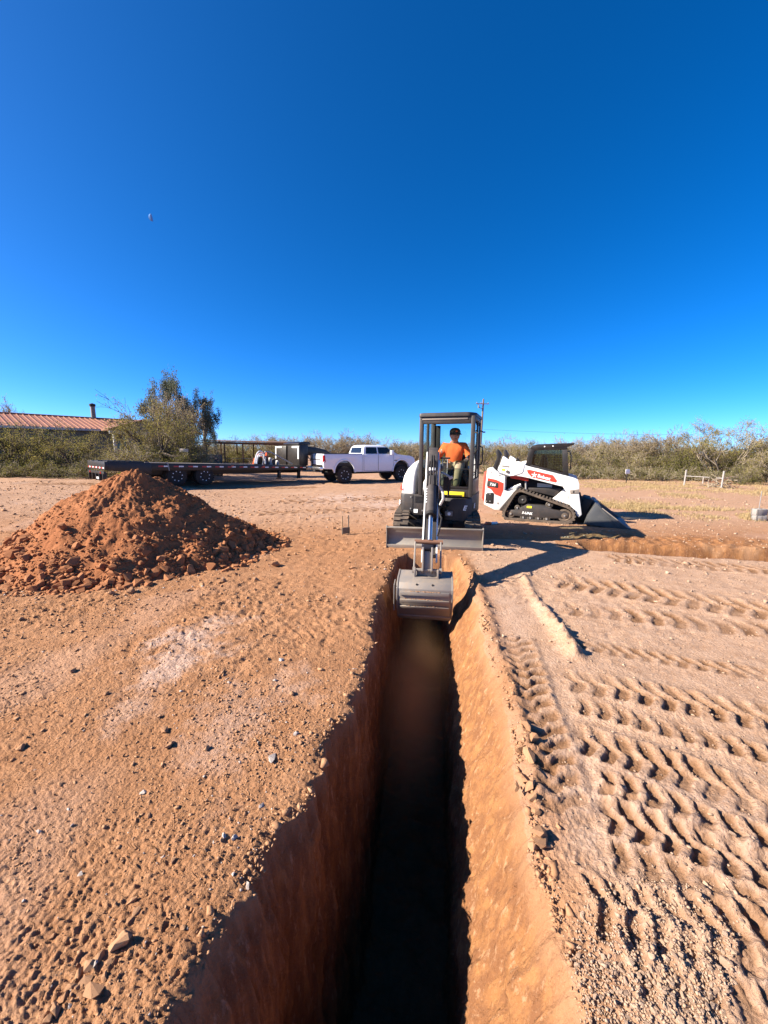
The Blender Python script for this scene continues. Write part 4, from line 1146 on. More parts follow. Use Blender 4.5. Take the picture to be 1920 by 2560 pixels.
    for s in (-1, 1):
        mb = MB(LM); mb.prism([(2.93 + (x - 2.93) * 1.02, -0.4 + (z + 0.4) * 1.03) for x, z in side], yk + s * (hw + 0.012) - 0.012, yk + s * (hw + 0.012) + 0.012); b(mb, 'side_plate', 'steel', 0.004, bk)
    mb = MB(LM); mb.prism([(3.10, -0.16), (3.26, -0.20), (3.27, -0.60), (3.12, -0.66)], yk - hw - 0.062, yk - hw - 0.048); b(mb, 'side_cutter', 'steel', 0.004, bk)
    for (x, z, a) in ((3.272, -0.315, 0.02), (3.262, -0.44, -0.30), (3.222, -0.555, -0.48)):
        mb = MB(LM); mb.box((x, yk, z), (0.022, 2 * hw - 0.06, 0.062), (0, -a, 0)); b(mb, 'wear_bar', 'steel', 0.004, bk)
    mb = MB(LM); mb.box((3.055, yk, -0.775), (0.03, 2 * hw + 0.01, 0.09), (0, 0.62, 0)); b(mb, 'cutting_lip', 'steel', 0.004, bk)
    for s in (-0.11, 0.11):
        mb = MB(LM); mb.cyl((3.205, yk + s, -0.195), (3.222, yk + s, -0.190), 0.016, n=10); b(mb, 'drain_hole', 'blackdull', 0, bk)
    rs = np.random.RandomState(3)
    n = 260
    zz = rs.choice([-0.283, -0.405, -0.52], n); xx = {-0.283: 3.280, -0.405: 3.270, -0.52: 3.245}
    P = np.stack([np.array([xx[z] for z in zz]) - rs.uniform(0, 0.015, n), yk + rs.uniform(-hw + 0.06, hw - 0.08, n) * rs.uniform(0.3, 1, n), zz], -1)
    P = P * np.array([0.85, 0.9, 0.84]) + np.array([1.045, 0.1 * (yb - 0.075), 0.299])
    scatter('caked_dirt', M['stone'], P, np.clip(np.exp(rs.normal(-5.0, 0.4, n)), 0.003, 0.012), bk, 3, 0.45)
    return root, U
excavator, EXU = build_excavator()

# ---------------------------------------------------------------- the driver
def skin_mesh(joints, bones, sub=2):
    """one continuous body grown over a skeleton: joints {name: (point, rx, ry)}"""
    me = bpy.data.meshes.new('skeleton')
    names = list(joints)
    me.from_pydata([joints[n][0] for n in names], [(names.index(a), names.index(c)) for a, c in bones], [])
    o = bpy.data.objects.new('skeleton', me); COL.objects.link(o)
    m = o.modifiers.new('skin', 'SKIN'); m.use_smooth_shade = True
    for i, n in enumerate(names):
        v = me.skin_vertices[0].data[i]
        v.radius = (joints[n][1], joints[n][2] if len(joints[n]) > 2 else joints[n][1])
        v.use_root = (i == 0)
    s = o.modifiers.new('sub', 'SUBSURF'); s.levels = sub; s.render_levels = sub
    dg = bpy.context.evaluated_depsgraph_get()
    out = bpy.data.meshes.new_from_object(o.evaluated_get(dg))
    bpy.data.objects.remove(o); bpy.data.meshes.remove(me)
    out.polygons.foreach_set('use_smooth', [True] * len(out.polygons))
    return out

def build_driver():
    # local frame = machine frame (x forward, y to the machine's left, z up), slewed with the cab
    base = Matrix.Translation((0, EX_Y, 0)) @ Matrix.Rotation(-PI / 2, 4, 'Z') @ EXU
    root = thing('person', 'man in orange shirt and camouflage cap looking down while seated in the excavator cab', 'person')
    root.matrix_world = base @ Matrix.Translation((0.0, 0.30, 1.42))
    J = {}
    def j(n, p, r, r2=None): J[n] = (p, r, r2 or r)
    # body: skin showing at face, neck, forearms; clothing goes over it
    j('pelvis', (0.02, 0, 0.06), 0.13, 0.15)
    j('belly', (0.03, 0, 0.20), 0.125, 0.155)
    j('chest', (0.06, 0.0, 0.40), 0.125, 0.17)
    j('collar', (0.10, 0.0, 0.55), 0.075, 0.09)
    j('neck', (0.14, 0.01, 0.59), 0.066)
    j('skull', (0.205, 0.02, 0.68), 0.094, 0.086)
    j('crown', (0.215, 0.02, 0.76), 0.088, 0.082)
    for s, n in ((1, 'l'), (-1, 'r')):
        j('sh' + n, (0.08, s * 0.20, 0.50), 0.068)
        j('el' + n, (0.16, s * 0.315, 0.27), 0.046)
        j('wr' + n, (0.36, s * 0.310, 0.215), 0.030)
        j('pa' + n, (0.42, s * 0.308, 0.222), 0.026, 0.038)
        j('hip' + n, (0.08, s * 0.10, 0.03), 0.10)
        j('kn' + n, (0.50, s * 0.17, 0.10), 0.066)
        j('an' + n, (0.55, s * 0.13, -0.36), 0.044)
        j('toe' + n, (0.70, s * 0.14, -0.42), 0.036, 0.045)
    B = [('pelvis', 'belly'), ('belly', 'chest'), ('chest', 'collar'), ('collar', 'neck'), ('neck', 'skull'), ('skull', 'crown')]
    for n in 'lr':
        B += [('chest', 'sh' + n), ('sh' + n, 'el' + n), ('el' + n, 'wr' + n), ('wr' + n, 'pa' + n), ('pelvis', 'hip' + n), ('hip' + n, 'kn' + n), ('kn' + n, 'an' + n), ('an' + n, 'toe' + n)]
    for s, n in ((1, 'l'), (-1, 'r')):
        px, py, pz = J['pa' + n][0]
        for k, (dy, L) in enumerate(((-0.030, 0.062), (-0.010, 0.070), (0.012, 0.066), (0.031, 0.052))):
            y = py + dy
            j('f%s%d' % (n, k), (px + 0.035, y, pz + 0.006), 0.0105)
            j('g%s%d' % (n, k), (px + 0.035 + L * 0.55, y, pz - 0.006), 0.0098)
            j('h%s%d' % (n, k), (px + 0.035 + L * 0.62, y - s * 0.003, pz - 0.038), 0.0088)
            B += [('pa' + n, 'f%s%d' % (n, k)), ('f%s%d' % (n, k), 'g%s%d' % (n, k)), ('g%s%d' % (n, k), 'h%s%d' % (n, k))]
        j('t%s0' % n, (px + 0.0, py - s * 0.042, pz - 0.004), 0.012)
        j('t%s1' % n, (px + 0.035, py - s * 0.052, pz - 0.018), 0.0105)
        B += [('pa' + n, 't%s0' % n), ('t%s0' % n, 't%s1' % n)]
    me = skin_mesh(J, B); me.materials.append(M['skin']); me.name = 'body'
    body = link('body', me, root)
    # face: nose, brows, ears, mouth, on the front of the head, tilted down and to his left
    HS = Matrix.Diagonal((1.14, 1.14, 1.12, 1))
    H = Matrix.Translation((0.215, 0.02, 0.725)) @ Matrix.Rotation(R(26), 4, 'Z') @ Matrix.Rotation(R(10), 4, 'Y') @ HS
    mb = MB(H); mb.loft([[(0.078, -0.010, 0.012), (0.078, 0.010, 0.012), (0.080, 0.0, 0.018)], [(0.104, -0.015, -0.030), (0.104, 0.015, -0.030), (0.112, 0.0, -0.022)], [(0.082, -0.014, -0.042), (0.082, 0.014, -0.042), (0.088, 0.0, -0.040)]]); mb.build('nose', M['skin'], body)
    for s in (-1, 1):
        mb = MB(H); mb.lathe([(-0.008, 0.004), (-0.006, 0.026), (0.004, 0.030), (0.008, 0.012)], (-0.005, s * 0.082, -0.012), n=10); mb.build('ear', M['skin'], body)
        mb = MB(H); mb.box((0.080, s * 0.032, 0.012), (0.014, 0.030, 0.010)); mb.build('eyebrow', M['hair'], body, 0.003)
        mb = MB(H); mb.lathe([(-0.012, 0.001), (-0.006, 0.009), (0.006, 0.009), (0.012, 0.001)], (0.078, s * 0.032, -0.006), n=8); mb.build('eye', M['hair'], body)
    mb = MB(H); mb.box((0.084, 0, -0.066), (0.012, 0.044, 0.008)); mb.build('mouth', M['boot'], body, 0.003)
    mb = MB(H); mb.lathe([(-0.105, 0.02), (-0.09, 0.06), (-0.05, 0.083), (0.0, 0.088)], (0.006, 0, -0.0), axis='z', n=16); mb.build('jaw', M['skin'], body)
    # hair at the back of the head under the cap
    mb = MB(H); mb.lathe([(-0.04, 0.07), (-0.02, 0.092), (0.03, 0.094)], (-0.012, 0, 0.0), axis='z', n=18); mb.build('hair', M['hair'], body)
    # cap with visor
    mb = MB(H); mb.lathe([(0.036, 0.097), (0.06, 0.098), (0.092, 0.084), (0.116, 0.055), (0.126, 0.0001)], (0.0, 0, 0.0), axis='z', n=24); cap = mb.build('cap', M['camo'], root)
    vis = []
    for k in range(13):
        a = -PI * 0.36 + PI * 0.72 * k / 12
        vis.append((0.098 * math.cos(a), 0.098 * math.sin(a)))
    outv = [(0.085 + 0.075 * math.cos(a * 1.0), 0.092 * math.sin(a * 1.2)) for a in [-PI * 0.36 + PI * 0.72 * k / 12 for k in range(13)]]
    vs = [(x, y, 0.038) for x, y in vis] + [(x, y, 0.028 - 0.8 * y * y) for x, y in outv]
    vs += [(x, y, z - 0.005) for x, y, z in vs]
    fs = []
    for k in range(12):
        fs += [(k, k + 1, 14 + k, 13 + k), (26 + k + 1, 26 + k, 26 + 13 + k, 26 + 14 + k), (13 + k, 14 + k, 26 + 14 + k, 26 + 13 + k)]
    mb = MB(H); mb.add(vs, fs); mb.build('cap_visor', M['camo'], cap)
    mb = MB(H); mb.tube([(x, y, z + 0.001) for x, y, z in vs[13:26]], 0.0035, 5); mb.build('visor_trim', M['greywood'], cap)
    mb = MB(H); mb.lathe([(0.0, 0.020), (0.006, 0.017), (0.008, 0.0001)], (0.090, 0, 0.072), axis='x', n=10); mb.build('cap_patch', M['orange'], cap)
    # shirt
    Sh = {'a': ((0.02, 0, 0.04), 0.150, 0.185), 'b': ((0.035, 0, 0.20), 0.148, 0.182), 'c': ((0.065, 0, 0.40), 0.142, 0.195), 'd': ((0.09, 0.0, 0.53), 0.088, 0.12),
          'e': ((0.10, 0.0, 0.565), 0.070, 0.075)}
    Bs = [('a', 'b'), ('b', 'c'), ('c', 'd'), ('d', 'e')]
    for s, n in ((1, 'l'), (-1, 'r')):
        Sh['s' + n] = ((0.075, s * 0.21, 0.495), 0.092, 0.092)
        Sh['m' + n] = ((0.11, s * 0.265, 0.385), 0.074, 0.074)
        Sh['q' + n] = ((0.155, s * 0.31, 0.285), 0.066, 0.066)
        Sh['z' + n] = ((0.33, s * 0.311, 0.222), 0.046, 0.046)
        Bs += [('c', 's' + n), ('s' + n, 'm' + n), ('m' + n, 'q' + n), ('q' + n, 'z' + n)]
    me = skin_mesh(Sh, Bs); me.materials.append(M['shirt']); me.name = 'shirt'
    v = np.empty(len(me.vertices) * 3, np.float32); me.vertices.foreach_get('co', v); v = v.reshape(-1, 3)
    fold = noise2(v[:, 1] * 14 + v[:, 2] * 3, v[:, 2] * 5, 300) * 0.022 + noise2(v[:, 1] * 30, v[:, 2] * 9, 301) * 0.005
    v[:, 0] += fold
    me.vertices.foreach_set('co', v.ravel())
    sh = link('shirt', me, root)
    for s in (-1, 1):
        mb = MB(); mb.add([(0.145, s * 0.01, 0.575), (0.105, s * 0.085, 0.60), (0.165, s * 0.085, 0.535), (0.188, s * 0.03, 0.50)], [(0, 1, 2, 3)]); mb.add([(0.150, s * 0.01, 0.572), (0.110, s * 0.085, 0.597), (0.170, s * 0.085, 0.532), (0.193, s * 0.03, 0.497)], [(0, 1, 2, 3)]); mb.build('collar', M['shirt'], sh)
    # trousers, boots, gloves
    Tr = {'a': ((0.02, 0, 0.06), 0.145, 0.172)}
    Bt = []
    for s, n in ((1, 'l'), (-1, 'r')):
        Tr['h' + n] = ((0.10, s * 0.10, 0.035), 0.118, 0.118)
        Tr['k' + n] = ((0.50, s * 0.17, 0.105), 0.090, 0.090)
        Tr['c' + n] = ((0.525, s * 0.15, -0.12), 0.078, 0.078)
        Tr['n' + n] = ((0.55, s * 0.13, -0.335), 0.072, 0.072)
        Bt += [('a', 'h' + n), ('h' + n, 'k' + n), ('k' + n, 'c' + n), ('c' + n, 'n' + n)]
    me = skin_mesh(Tr, Bt); me.materials.append(M['khaki']); me.name = 'trousers'
    link('trousers', me, root)
    for s in (1, -1):
        me = skin_mesh({'a': ((0.545, s * 0.13, -0.32), 0.056, 0.056), 'b': ((0.56, s * 0.13, -0.40), 0.052, 0.050), 'c': ((0.71, s * 0.14, -0.425), 0.038, 0.050)}, [('a', 'b'), ('b', 'c')])
        me.materials.append(M['boot']); link('boot', me, root)
        n = 'l' if s > 0 else 'r'
        G = {k: (J[k][0], J[k][1] * 1.14, J[k][2] * 1.14) for k in J if k[0] in 'fght' and k[1] == n and k[:2] not in ('sh',) and k[2:].isdigit()}
        G = {'w': ((J['wr' + n][0][0] + 0.01, J['wr' + n][0][1], J['wr' + n][0][2]), 0.036, 0.036), 'p': (J['pa' + n][0], 0.031, 0.043), **G}
        Bg = [('w', 'p')] + [(('p' if a.startswith('pa') else a), c) for a, c in B if a in (set(G) | {'pa' + n}) and c in G]
        me = skin_mesh(G, Bg); me.materials.append(M['glove']); link('glove', me, root)
    return root
driver = build_driver()
# ---------------------------------------------------------------- tracked loader parked beyond, seen side-on
def build_loader():
    c = at(1338, 1302)
    d = at(1411.5, 1305.5) - at(1262, 1296.5)
    head = Vector((0.905, -0.425)); hw_ = Vector((head.x * math.cos(YAW) - head.y * math.sin(YAW), head.x * math.sin(YAW) + head.y * math.cos(YAW)))
    # ground point read on the near track; the machine centre lies behind it
    away = Vector((-hw_.y, hw_.x))
    cx, cy = c.x + away.x * 0.68, c.y + away.y * 0.68
    root = thing('track_loader', 'white and red tracked loader with bucket on the ground, parked right of the excavator', 'loader', (cx, cy, gz(cx, cy) - 0.01), math.atan2(hw_.y, hw_.x))
    K = 1.0
    def P(zx, zy):
        return ((zx - 650) / 426.0, (920 + (zx - 650) * 0.060 - zy) / 392.0)
    PL = lambda L: [P(*q) for q in L]
    b = lambda mb, name, mat, bev=0.0, par=None, smooth=38: mb.build(name, M[mat], par or root, bev, smooth=smooth)
    # chassis core
    mb = MB(); mb.prism(PL([(235, 430), (330, 345), (500, 335), (560, 430), (900, 470), (955, 560), (985, 750), (960, 850), (300, 830), (240, 780)]), -0.46, 0.46); core = b(mb, 'chassis', 'blackdull', 0.01)
    # rear body panels
    panel = PL([(80, 738), (86, 560), (98, 360), (120, 347), (162, 347), (240, 418), (303, 445), (303, 590), (345, 606), (435, 578), (255, 802), (200, 797)])
    for s in (-1, 1):
        mb = MB(); mb.prism(panel, s * 0.79, s * 0.40); pn = b(mb, 'rear_panel', 'white', 0.012)
        t = lambda o: (s * (0.79 + o), s * 0.775)
        mb = MB(); mb.prism(PL([(108, 455), (200, 475), (290, 515), (292, 585), (266, 657), (200, 632), (150, 575), (108, 560)]), *t(0.004)); b(mb, 'red_stripe', 'red', 0, pn)
        mb = MB(); mb.prism(rounded(PL([(106, 480), (232, 510), (234, 566), (104, 545)]), 0.03), *t(0.010)); pl = b(mb, 'model_plate', 'charcoal', 0.003, pn)
        mb = MB(); mb.prism(rounded(PL([(97, 617), (190, 613), (190, 738), (92, 725)]), 0.05), *t(0.006)); vt = b(mb, 'access_panel', 'blackdull', 0.003, pn)
        for (x, y) in ((107, 705), (148, 705), (145, 400), (240, 430), (237, 727), (145, 628)):
            mb = MB(); p = P(x, y); mb.cyl((p[0], s * 0.79, p[1]), (p[0], s * 0.803, p[1]), 0.018, n=8); b(mb, 'bolt', 'galv' if y in (705, 628) else 'stove', 0, pn)
        if s < 0:
            p = P(166, 527); text_part('T66', 0.105, M['letter'], pl, Matrix.Translation((p[0], -0.803, p[1])) @ Matrix.Rotation(R(6), 4, 'Y') @ Matrix.Rotation(PI / 2, 4, 'X'), shear=0.3, bold=0.002)
        # dark lower fender and white front knee
        mb = MB(); mb.prism(PL([(258, 803), (437, 572), (480, 590), (425, 640), (330, 770), (300, 812)]), s * 0.80, s * 0.45); b(mb, 'rear_fender', 'charcoal', 0.008)
        mb = MB(); mb.prism(PL([(812, 690), (920, 593), (958, 640), (990, 757), (900, 740)]), s * 0.62, s * 0.45); b(mb, 'front_knee', 'white', 0.006)
        mb = MB(); mb.prism(PL([(640, 530), (797, 552), (795, 580), (640, 572)]), s * 0.47, s * 0.44); b(mb, 'side_sticker', 'trim')
        mb = MB(); mb.prism(PL([(550, 575), (900, 590), (830, 668), (560, 600)]), s * 0.60, s * 0.45); b(mb, 'side_step', 'charcoal', 0.006)
        # lift arm with its knee, decals, linkage
        arm = [(236, 330), (268, 232), (302, 252), (385, 311), (500, 333), (545, 350), (1000, 478), (1045, 497), (1062, 545), (1068, 640), (1110, 842), (1085, 868), (1062, 850), (1040, 800), (990, 752), (968, 655), (905, 562), (860, 552), (560, 470), (480, 452), (420, 442), (350, 442), (232, 398)]
        mb = MB(); mb.prism(PL(arm), s * 0.80, s * 0.66); la = b(mb, 'lift_arm', 'white', 0.012)
        t2 = (s * 0.805, s * 0.79)
        mb = MB(); mb.prism(PL([(530, 388), (560, 384), (800, 447), (846, 506), (832, 521), (590, 463), (545, 420)]), *t2); dc = b(mb, 'red_decal', 'red', 0, la)
        if s < 0:
            p = P(712, 466); text_part('Bobcat', 0.112, M['letter'], dc, Matrix.Translation((p[0], -0.812, p[1])) @ Matrix.Rotation(R(14), 4, 'Y') @ Matrix.Rotation(PI / 2, 4, 'X'), bold=0.004)
            # round emblem beside the word
            p = P(612, 440)
            mb = MB()
            for k in range(5):
                a = 2 * PI * k / 5 + 0.3
                mb.box((p[0] + 0.035 * math.cos(a), -0.811, p[1] + 0.035 * math.sin(a)), (0.065, 0.004, 0.024), (0, -a, 0))
            b(mb, 'emblem', 'letter', 0, dc)
        mb = MB(); mb.prism(PL([(258, 362), (300, 366), (300, 390), (262, 382)]), *t2); b(mb, 'warning_label', 'yellow', 0, la)
        mb = MB(); mb.prism(PL([(262, 325), (345, 338), (345, 356), (262, 342)]), *t2); b(mb, 'model_script', 'stove', 0, la)
        p = P(326, 395); mb = MB(); mb.cyl((p[0], s * 0.79, p[1]), (p[0], s * 0.825, p[1]), 0.040); b(mb, 'pivot_pin', 'steeldark', 0, la)
        mb = MB(); mb.prism(rounded(PL([(372, 340), (410, 305), (480, 298), (502, 345), (490, 415), (390, 440), (372, 400)]), 0.05), s * 0.815, s * 0.80); b(mb, 'pivot_cover', 'white', 0.004, la)
        p = P(1015, 617); mb = MB(); mb.box((p[0], s * 0.80, p[1]), (0.035, 0.014, 0.06)); b(mb, 'bolt', 'blackdull', 0, la)
        mb = MB(); mb.prism(PL([(975, 600), (1064, 590), (1066, 636), (985, 640)]), s * 0.806, s * 0.79); b(mb, 'gusset_plate', 'stove', 0.002, la)
        mb = MB(); mb.prism(PL([(352, 447), (410, 432), (552, 466), (550, 503), (470, 488), (355, 466)]), s * 0.70, s * 0.55); b(mb, 'red_link', 'red', 0.008)
        mb = MB(); mb.prism(PL([(158, 345), (198, 240), (182, 180), (200, 152), (222, 176), (248, 215), (232, 300), (205, 385)]), s * 0.74, s * 0.64); rl = b(mb, 'rear_link', 'black', 0.012)
        a, c2 = P(520, 500), P(528, 600); mb = MB(); mb.cyl((a[0], s * 0.60, a[1]), (c2[0], s * 0.60, c2[1]), 0.026); b(mb, 'lift_cylinder', 'galv')
        a, c2 = P(340, 600), P(470, 545); mb = MB(); mb.cyl((a[0], s * 0.57, a[1]), (c2[0], s * 0.57, c2[1]), 0.045); mb.cyl(((a[0] + .05), s * 0.62, a[1] + .06), (c2[0], s * 0.62, c2[1] + .02), 0.03); b(mb, 'lift_ram', 'white')
        # tilt cylinder by the bucket
        a, c2 = P(1080, 670), P(1130, 850); mb = MB(); mb.cyl((a[0], s * 0.50, a[1]), (c2[0], s * 0.50, c2[1]), 0.045); b(mb, 'tilt_cylinder', 'blackdull')
        # --- track loop
        out = PL([(345, 900), (960, 938), (1012, 924), (1046, 880), (1043, 830), (1012, 781), (960, 752), (540, 603), (490, 584), (440, 592), (408, 622), (322, 770), (300, 830), (306, 872)])
        out = rounded(out, 0.06, 3)
        inn = offset(out, 0.055)
        mb = MB(); mb.ring(out, inn, s * 0.86, s * 0.50)
        for p_, d_ in resample(out, 0.085):
            nrm = Vector((d_.y, -d_.x)); q = p_ + nrm * 0.010
            mb.box((q.x, s * 0.68, q.y), (0.045, 0.36, 0.030), (0, -math.atan2(d_.y, d_.x), 0))
            q = p_ - nrm * 0.065
            mb.box((q.x, s * 0.68, q.y), (0.035, 0.08, 0.05), (0, -math.atan2(d_.y, d_.x), 0))
        trk = b(mb, 'rubber_track', 'trackrubber')
        mb = MB(); mb.prism(PL([(365, 802), (430, 796), (500, 768), (560, 736), (740, 752), (830, 792), (985, 822), (985, 884), (800, 884), (700, 880), (500, 868), (372, 852)]), s * 0.80, s * 0.58); fr = b(mb, 'track_frame', 'charcoal', 0.01, trk)
        if s < 0:
            p = P(562, 832); text_part('5-LINK', 0.085, M['letter'], fr, Matrix.Translation((p[0], -0.803, p[1])) @ Matrix.Rotation(R(4), 4, 'Y') @ Matrix.Rotation(PI / 2, 4, 'X'), shear=0.2, bold=0.003)
        mb = MB(); mb.prism(PL([(555, 755), (607, 758), (607, 780), (555, 776)]), s * 0.803, s * 0.79); b(mb, 'warning_label', 'yellow', 0, fr)
        p = P(505, 690)
        mb = MB(); mb.lathe([(s * 0.79, 0.05), (s * 0.80, 0.10), (s * 0.76, 0.135), (s * 0.60, 0.135)], (p[0], 0, p[1]), n=20)
        for k in range(11):
            a = 2 * PI * k / 11; mb.box((p[0] + 0.165 * math.cos(a), s * 0.68, p[1] + 0.165 * math.sin(a)), (0.075, 0.06, 0.05), (0, -a, 0))
        b(mb, 'drive_sprocket', 'blackdull', 0, trk)
        mb = MB(); mb.cyl((p[0], s * 0.80, p[1]), (p[0], s * 0.812, p[1]), 0.02); b(mb, 'hub_bolt', 'galv', 0, trk)
        for (x, y, r_, nm) in ((525, 878, 0.085, 'track_roller'), (600, 882, 0.085, 'track_roller'), (682, 886, 0.085, 'track_roller'), (768, 890, 0.085, 'track_roller'), (945, 855, 0.165, 'front_idler'), (388, 838, 0.11, 'rear_idler'), (455, 775, 0.07, 'carrier_roller'), (785, 745, 0.09, 'torsion_mount')):
            p = P(x, y); mb = MB(); mb.lathe([(s * 0.60, r_), (s * 0.79, r_), (s * 0.80, r_ * 0.75), (s * 0.785, r_ * 0.6), (s * 0.81, r_ * 0.35), (s * 0.815, 0.0001)], (p[0], 0, p[1]), n=18); ro = b(mb, nm, 'trackrubber' if 'idler' in nm else 'steeldark', 0, trk)
            mb = MB(); mb.cyl((p[0], s * 0.80, p[1]), (p[0], s * 0.825, p[1]), 0.022, n=10); b(mb, 'hub_bolt', 'galv', 0, ro)
    # tail door
    mb = MB(); mb.prism(PL([(45, 672), (58, 392), (100, 378), (100, 660), (86, 735)]), -0.70, 0.70); b(mb, 'tail_door', 'red', 0.012)
    # hood
    mb = MB(); mb.prism(PL([(240, 430), (300, 350), (380, 335), (505, 320), (505, 450), (300, 450)]), -0.62, 0.62); b(mb, 'engine_hood', 'white', 0.02)
    mb = MB(); mb.prism(PL([(380, 300), (392, 255), (430, 296)]), -0.30, -0.10); b(mb, 'exhaust_stack', 'blackdull', 0.006)
    # cab
    cabp = PL([(503, 345), (520, 205), (548, 150), (570, 140), (622, 133), (905, 138), (918, 175), (955, 466), (860, 442), (545, 352)])
    mb = MB(); 
    win = PL([(562, 338), (588, 198), (603, 192), (872, 202), (893, 432), (845, 430)])
    # frame built as a ring of bars on each side plus the rear and front cross members
    for s in (-1, 1):
        mb.prism(PL([(503, 345), (520, 205), (548, 150), (570, 140), (600, 192), (585, 200), (560, 340), (545, 352)]), s * 0.47, s * 0.40)
        mb.prism(PL([(570, 140), (622, 133), (905, 138), (918, 175), (921, 200), (600, 192)]), s * 0.47, s * 0.40)
        mb.prism(PL([(921, 200), (918, 175), (955, 466), (893, 432), (870, 202)]), s * 0.47, s * 0.40)
        mb.prism(PL([(545, 352), (560, 337), (893, 432), (955, 466), (860, 442)]), s * 0.47, s * 0.40)
    mb.prism(PL([(503, 345), (520, 205), (545, 160), (560, 165), (545, 205), (530, 345)]), -0.40, -0.30); mb.prism(PL([(503, 345), (520, 205), (545, 160), (560, 165), (545, 205), (530, 345)]), 0.30, 0.40)
    mb.prism(PL([(503, 345), (508, 300), (545, 300), (545, 350)]), -0.40, 0.40)
    cab = b(mb, 'cab_frame', 'black', 0.008)
    mb = MB(); mb.prism(rounded(PL([(535, 172), (555, 142), (620, 130), (985, 140), (988, 153), (922, 172), (600, 186)]), 0.02), -0.475, 0.475); rf = b(mb, 'cab_roof', 'black', 0.012)
    for x in (690, 775):
        p = P(x, 158); mb = MB(); mb.cyl((p[0], -0.475, p[1]), (p[0], -0.485, p[1]), 0.016, n=10); b(mb, 'bolt', 'letter', 0, rf)
    for s in (-1, 1):
        mb = MB(); mb.prism(win, s * 0.432, s * 0.437); b(mb, 'side_window', 'smoke', 0, cab)
        mb = MB()
        for k in range(10):
            x = 610 + 30 * k; a, c2 = P(x, 198), P(x, 345 + (x - 570) * 0.29); mb.box(((a[0] + c2[0]) / 2, s * 0.42, (a[1] + c2[1]) / 2), (0.010, 0.008, a[1] - c2[1]))
        for k in range(8):
            y = 222 + 26 * k; a, c2 = P(575 + max(0, (y - 340)) * 3.2, y), P(880, y); mb.box(((a[0] + c2[0]) / 2, s * 0.42, (a[1] + c2[1]) / 2), (c2[0] - a[0], 0.008, 0.010))
        sc_ = b(mb, 'window_screen', 'charcoal', 0, cab); sc_['kind'] = 'stuff'
    p0_, p1_ = P(925, 215), P(950, 440); mb = MB(); mb.prism([(p0_[0] - .01, p0_[1]), (p0_[0], p0_[1]), (p1_[0], p1_[1]), (p1_[0] - .01, p1_[1])], -0.40, 0.40); b(mb, 'front_door_glass', 'smoke', 0, cab)
    mb = MB(); mb.prism(rounded(PL([(640, 440), (720, 440), (730, 330), (700, 250), (660, 250), (650, 330)]), 0.03), -0.22, 0.22); b(mb, 'driver_seat', 'seat', 0.02, cab)
    q = [P(*z) for z in ((925, 222), (945, 220), (962, 258), (968, 400), (955, 410))]
    mb = MB(); mb.tube([(x, -0.40, z) for x, z in q], 0.013); b(mb, 'grab_bar', 'black', 0, cab)
    p = P(960, 300); mb = MB(); mb.box((p[0] + 0.02, -0.40, p[1]), (0.03, 0.10, 0.16)); b(mb, 'mirror', 'blackdull', 0.008, cab)
    a, c2 = P(503, 118), P(506, 250); mb = MB(); mb.cyl((a[0], 0.3, a[1]), (c2[0], 0.3, c2[1]), 0.008, n=6); b(mb, 'antenna', 'blackdull')
    # quick attach and bucket
    mb = MB(); mb.prism(PL([(1062, 850), (1085, 790), (1112, 715), (1140, 695), (1205, 712), (1180, 800), (1140, 915), (1095, 905)]), -0.55, 0.55); b(mb, 'attachment_plate', 'blackdull', 0.01)
    sidep = PL([(1137, 930), (1160, 850), (1232, 733), (1262, 742), (1300, 790), (1455, 905), (1535, 962), (1540, 976), (1452, 972)])
    mb = MB()
    back = PL([(1137, 930), (1160, 850), (1232, 733), (1262, 742), (1285, 765), (1278, 772), (1240, 748), (1175, 855), (1152, 922)])
    mb.prism(back, -0.86, 0.86); bk = b(mb, 'bucket', 'loaderbucket', 0.004)
    mb = MB(); mb.prism(PL([(1137, 930), (1152, 918), (1535, 962), (1575, 975), (1452, 974)]), -0.86, 0.86); b(mb, 'bucket_floor', 'loaderbucket', 0.003, bk)
    for s in (-1, 1):
        mb = MB(); mb.prism(sidep, s * 0.875, s * 0.86); sp = b(mb, 'side_plate', 'loaderbucket', 0.003, bk)
        a_, c2 = Vector(P(1240, 742)), Vector(P(1455, 962)); d_ = c2 - a_; m_ = (a_ + c2) / 2
        mb = MB(); mb.box((m_.x, s * 0.88, m_.y), (d_.length, 0.02, 0.035), (0, -math.atan2(d_.y, d_.x), 0)); b(mb, 'side_rib', 'loaderbucket', 0.004, sp)
        a_, c2 = Vector(P(1290, 775)), Vector(P(1530, 958)); d_ = c2 - a_; m_ = (a_ + c2) / 2
        mb = MB(); mb.box((m_.x, s * 0.868, m_.y), (d_.length, 0.035, 0.022), (0, -math.atan2(d_.y, d_.x), 0)); b(mb, 'bucket_rim', 'stove', 0.004, sp)
    return root
loader = build_loader()

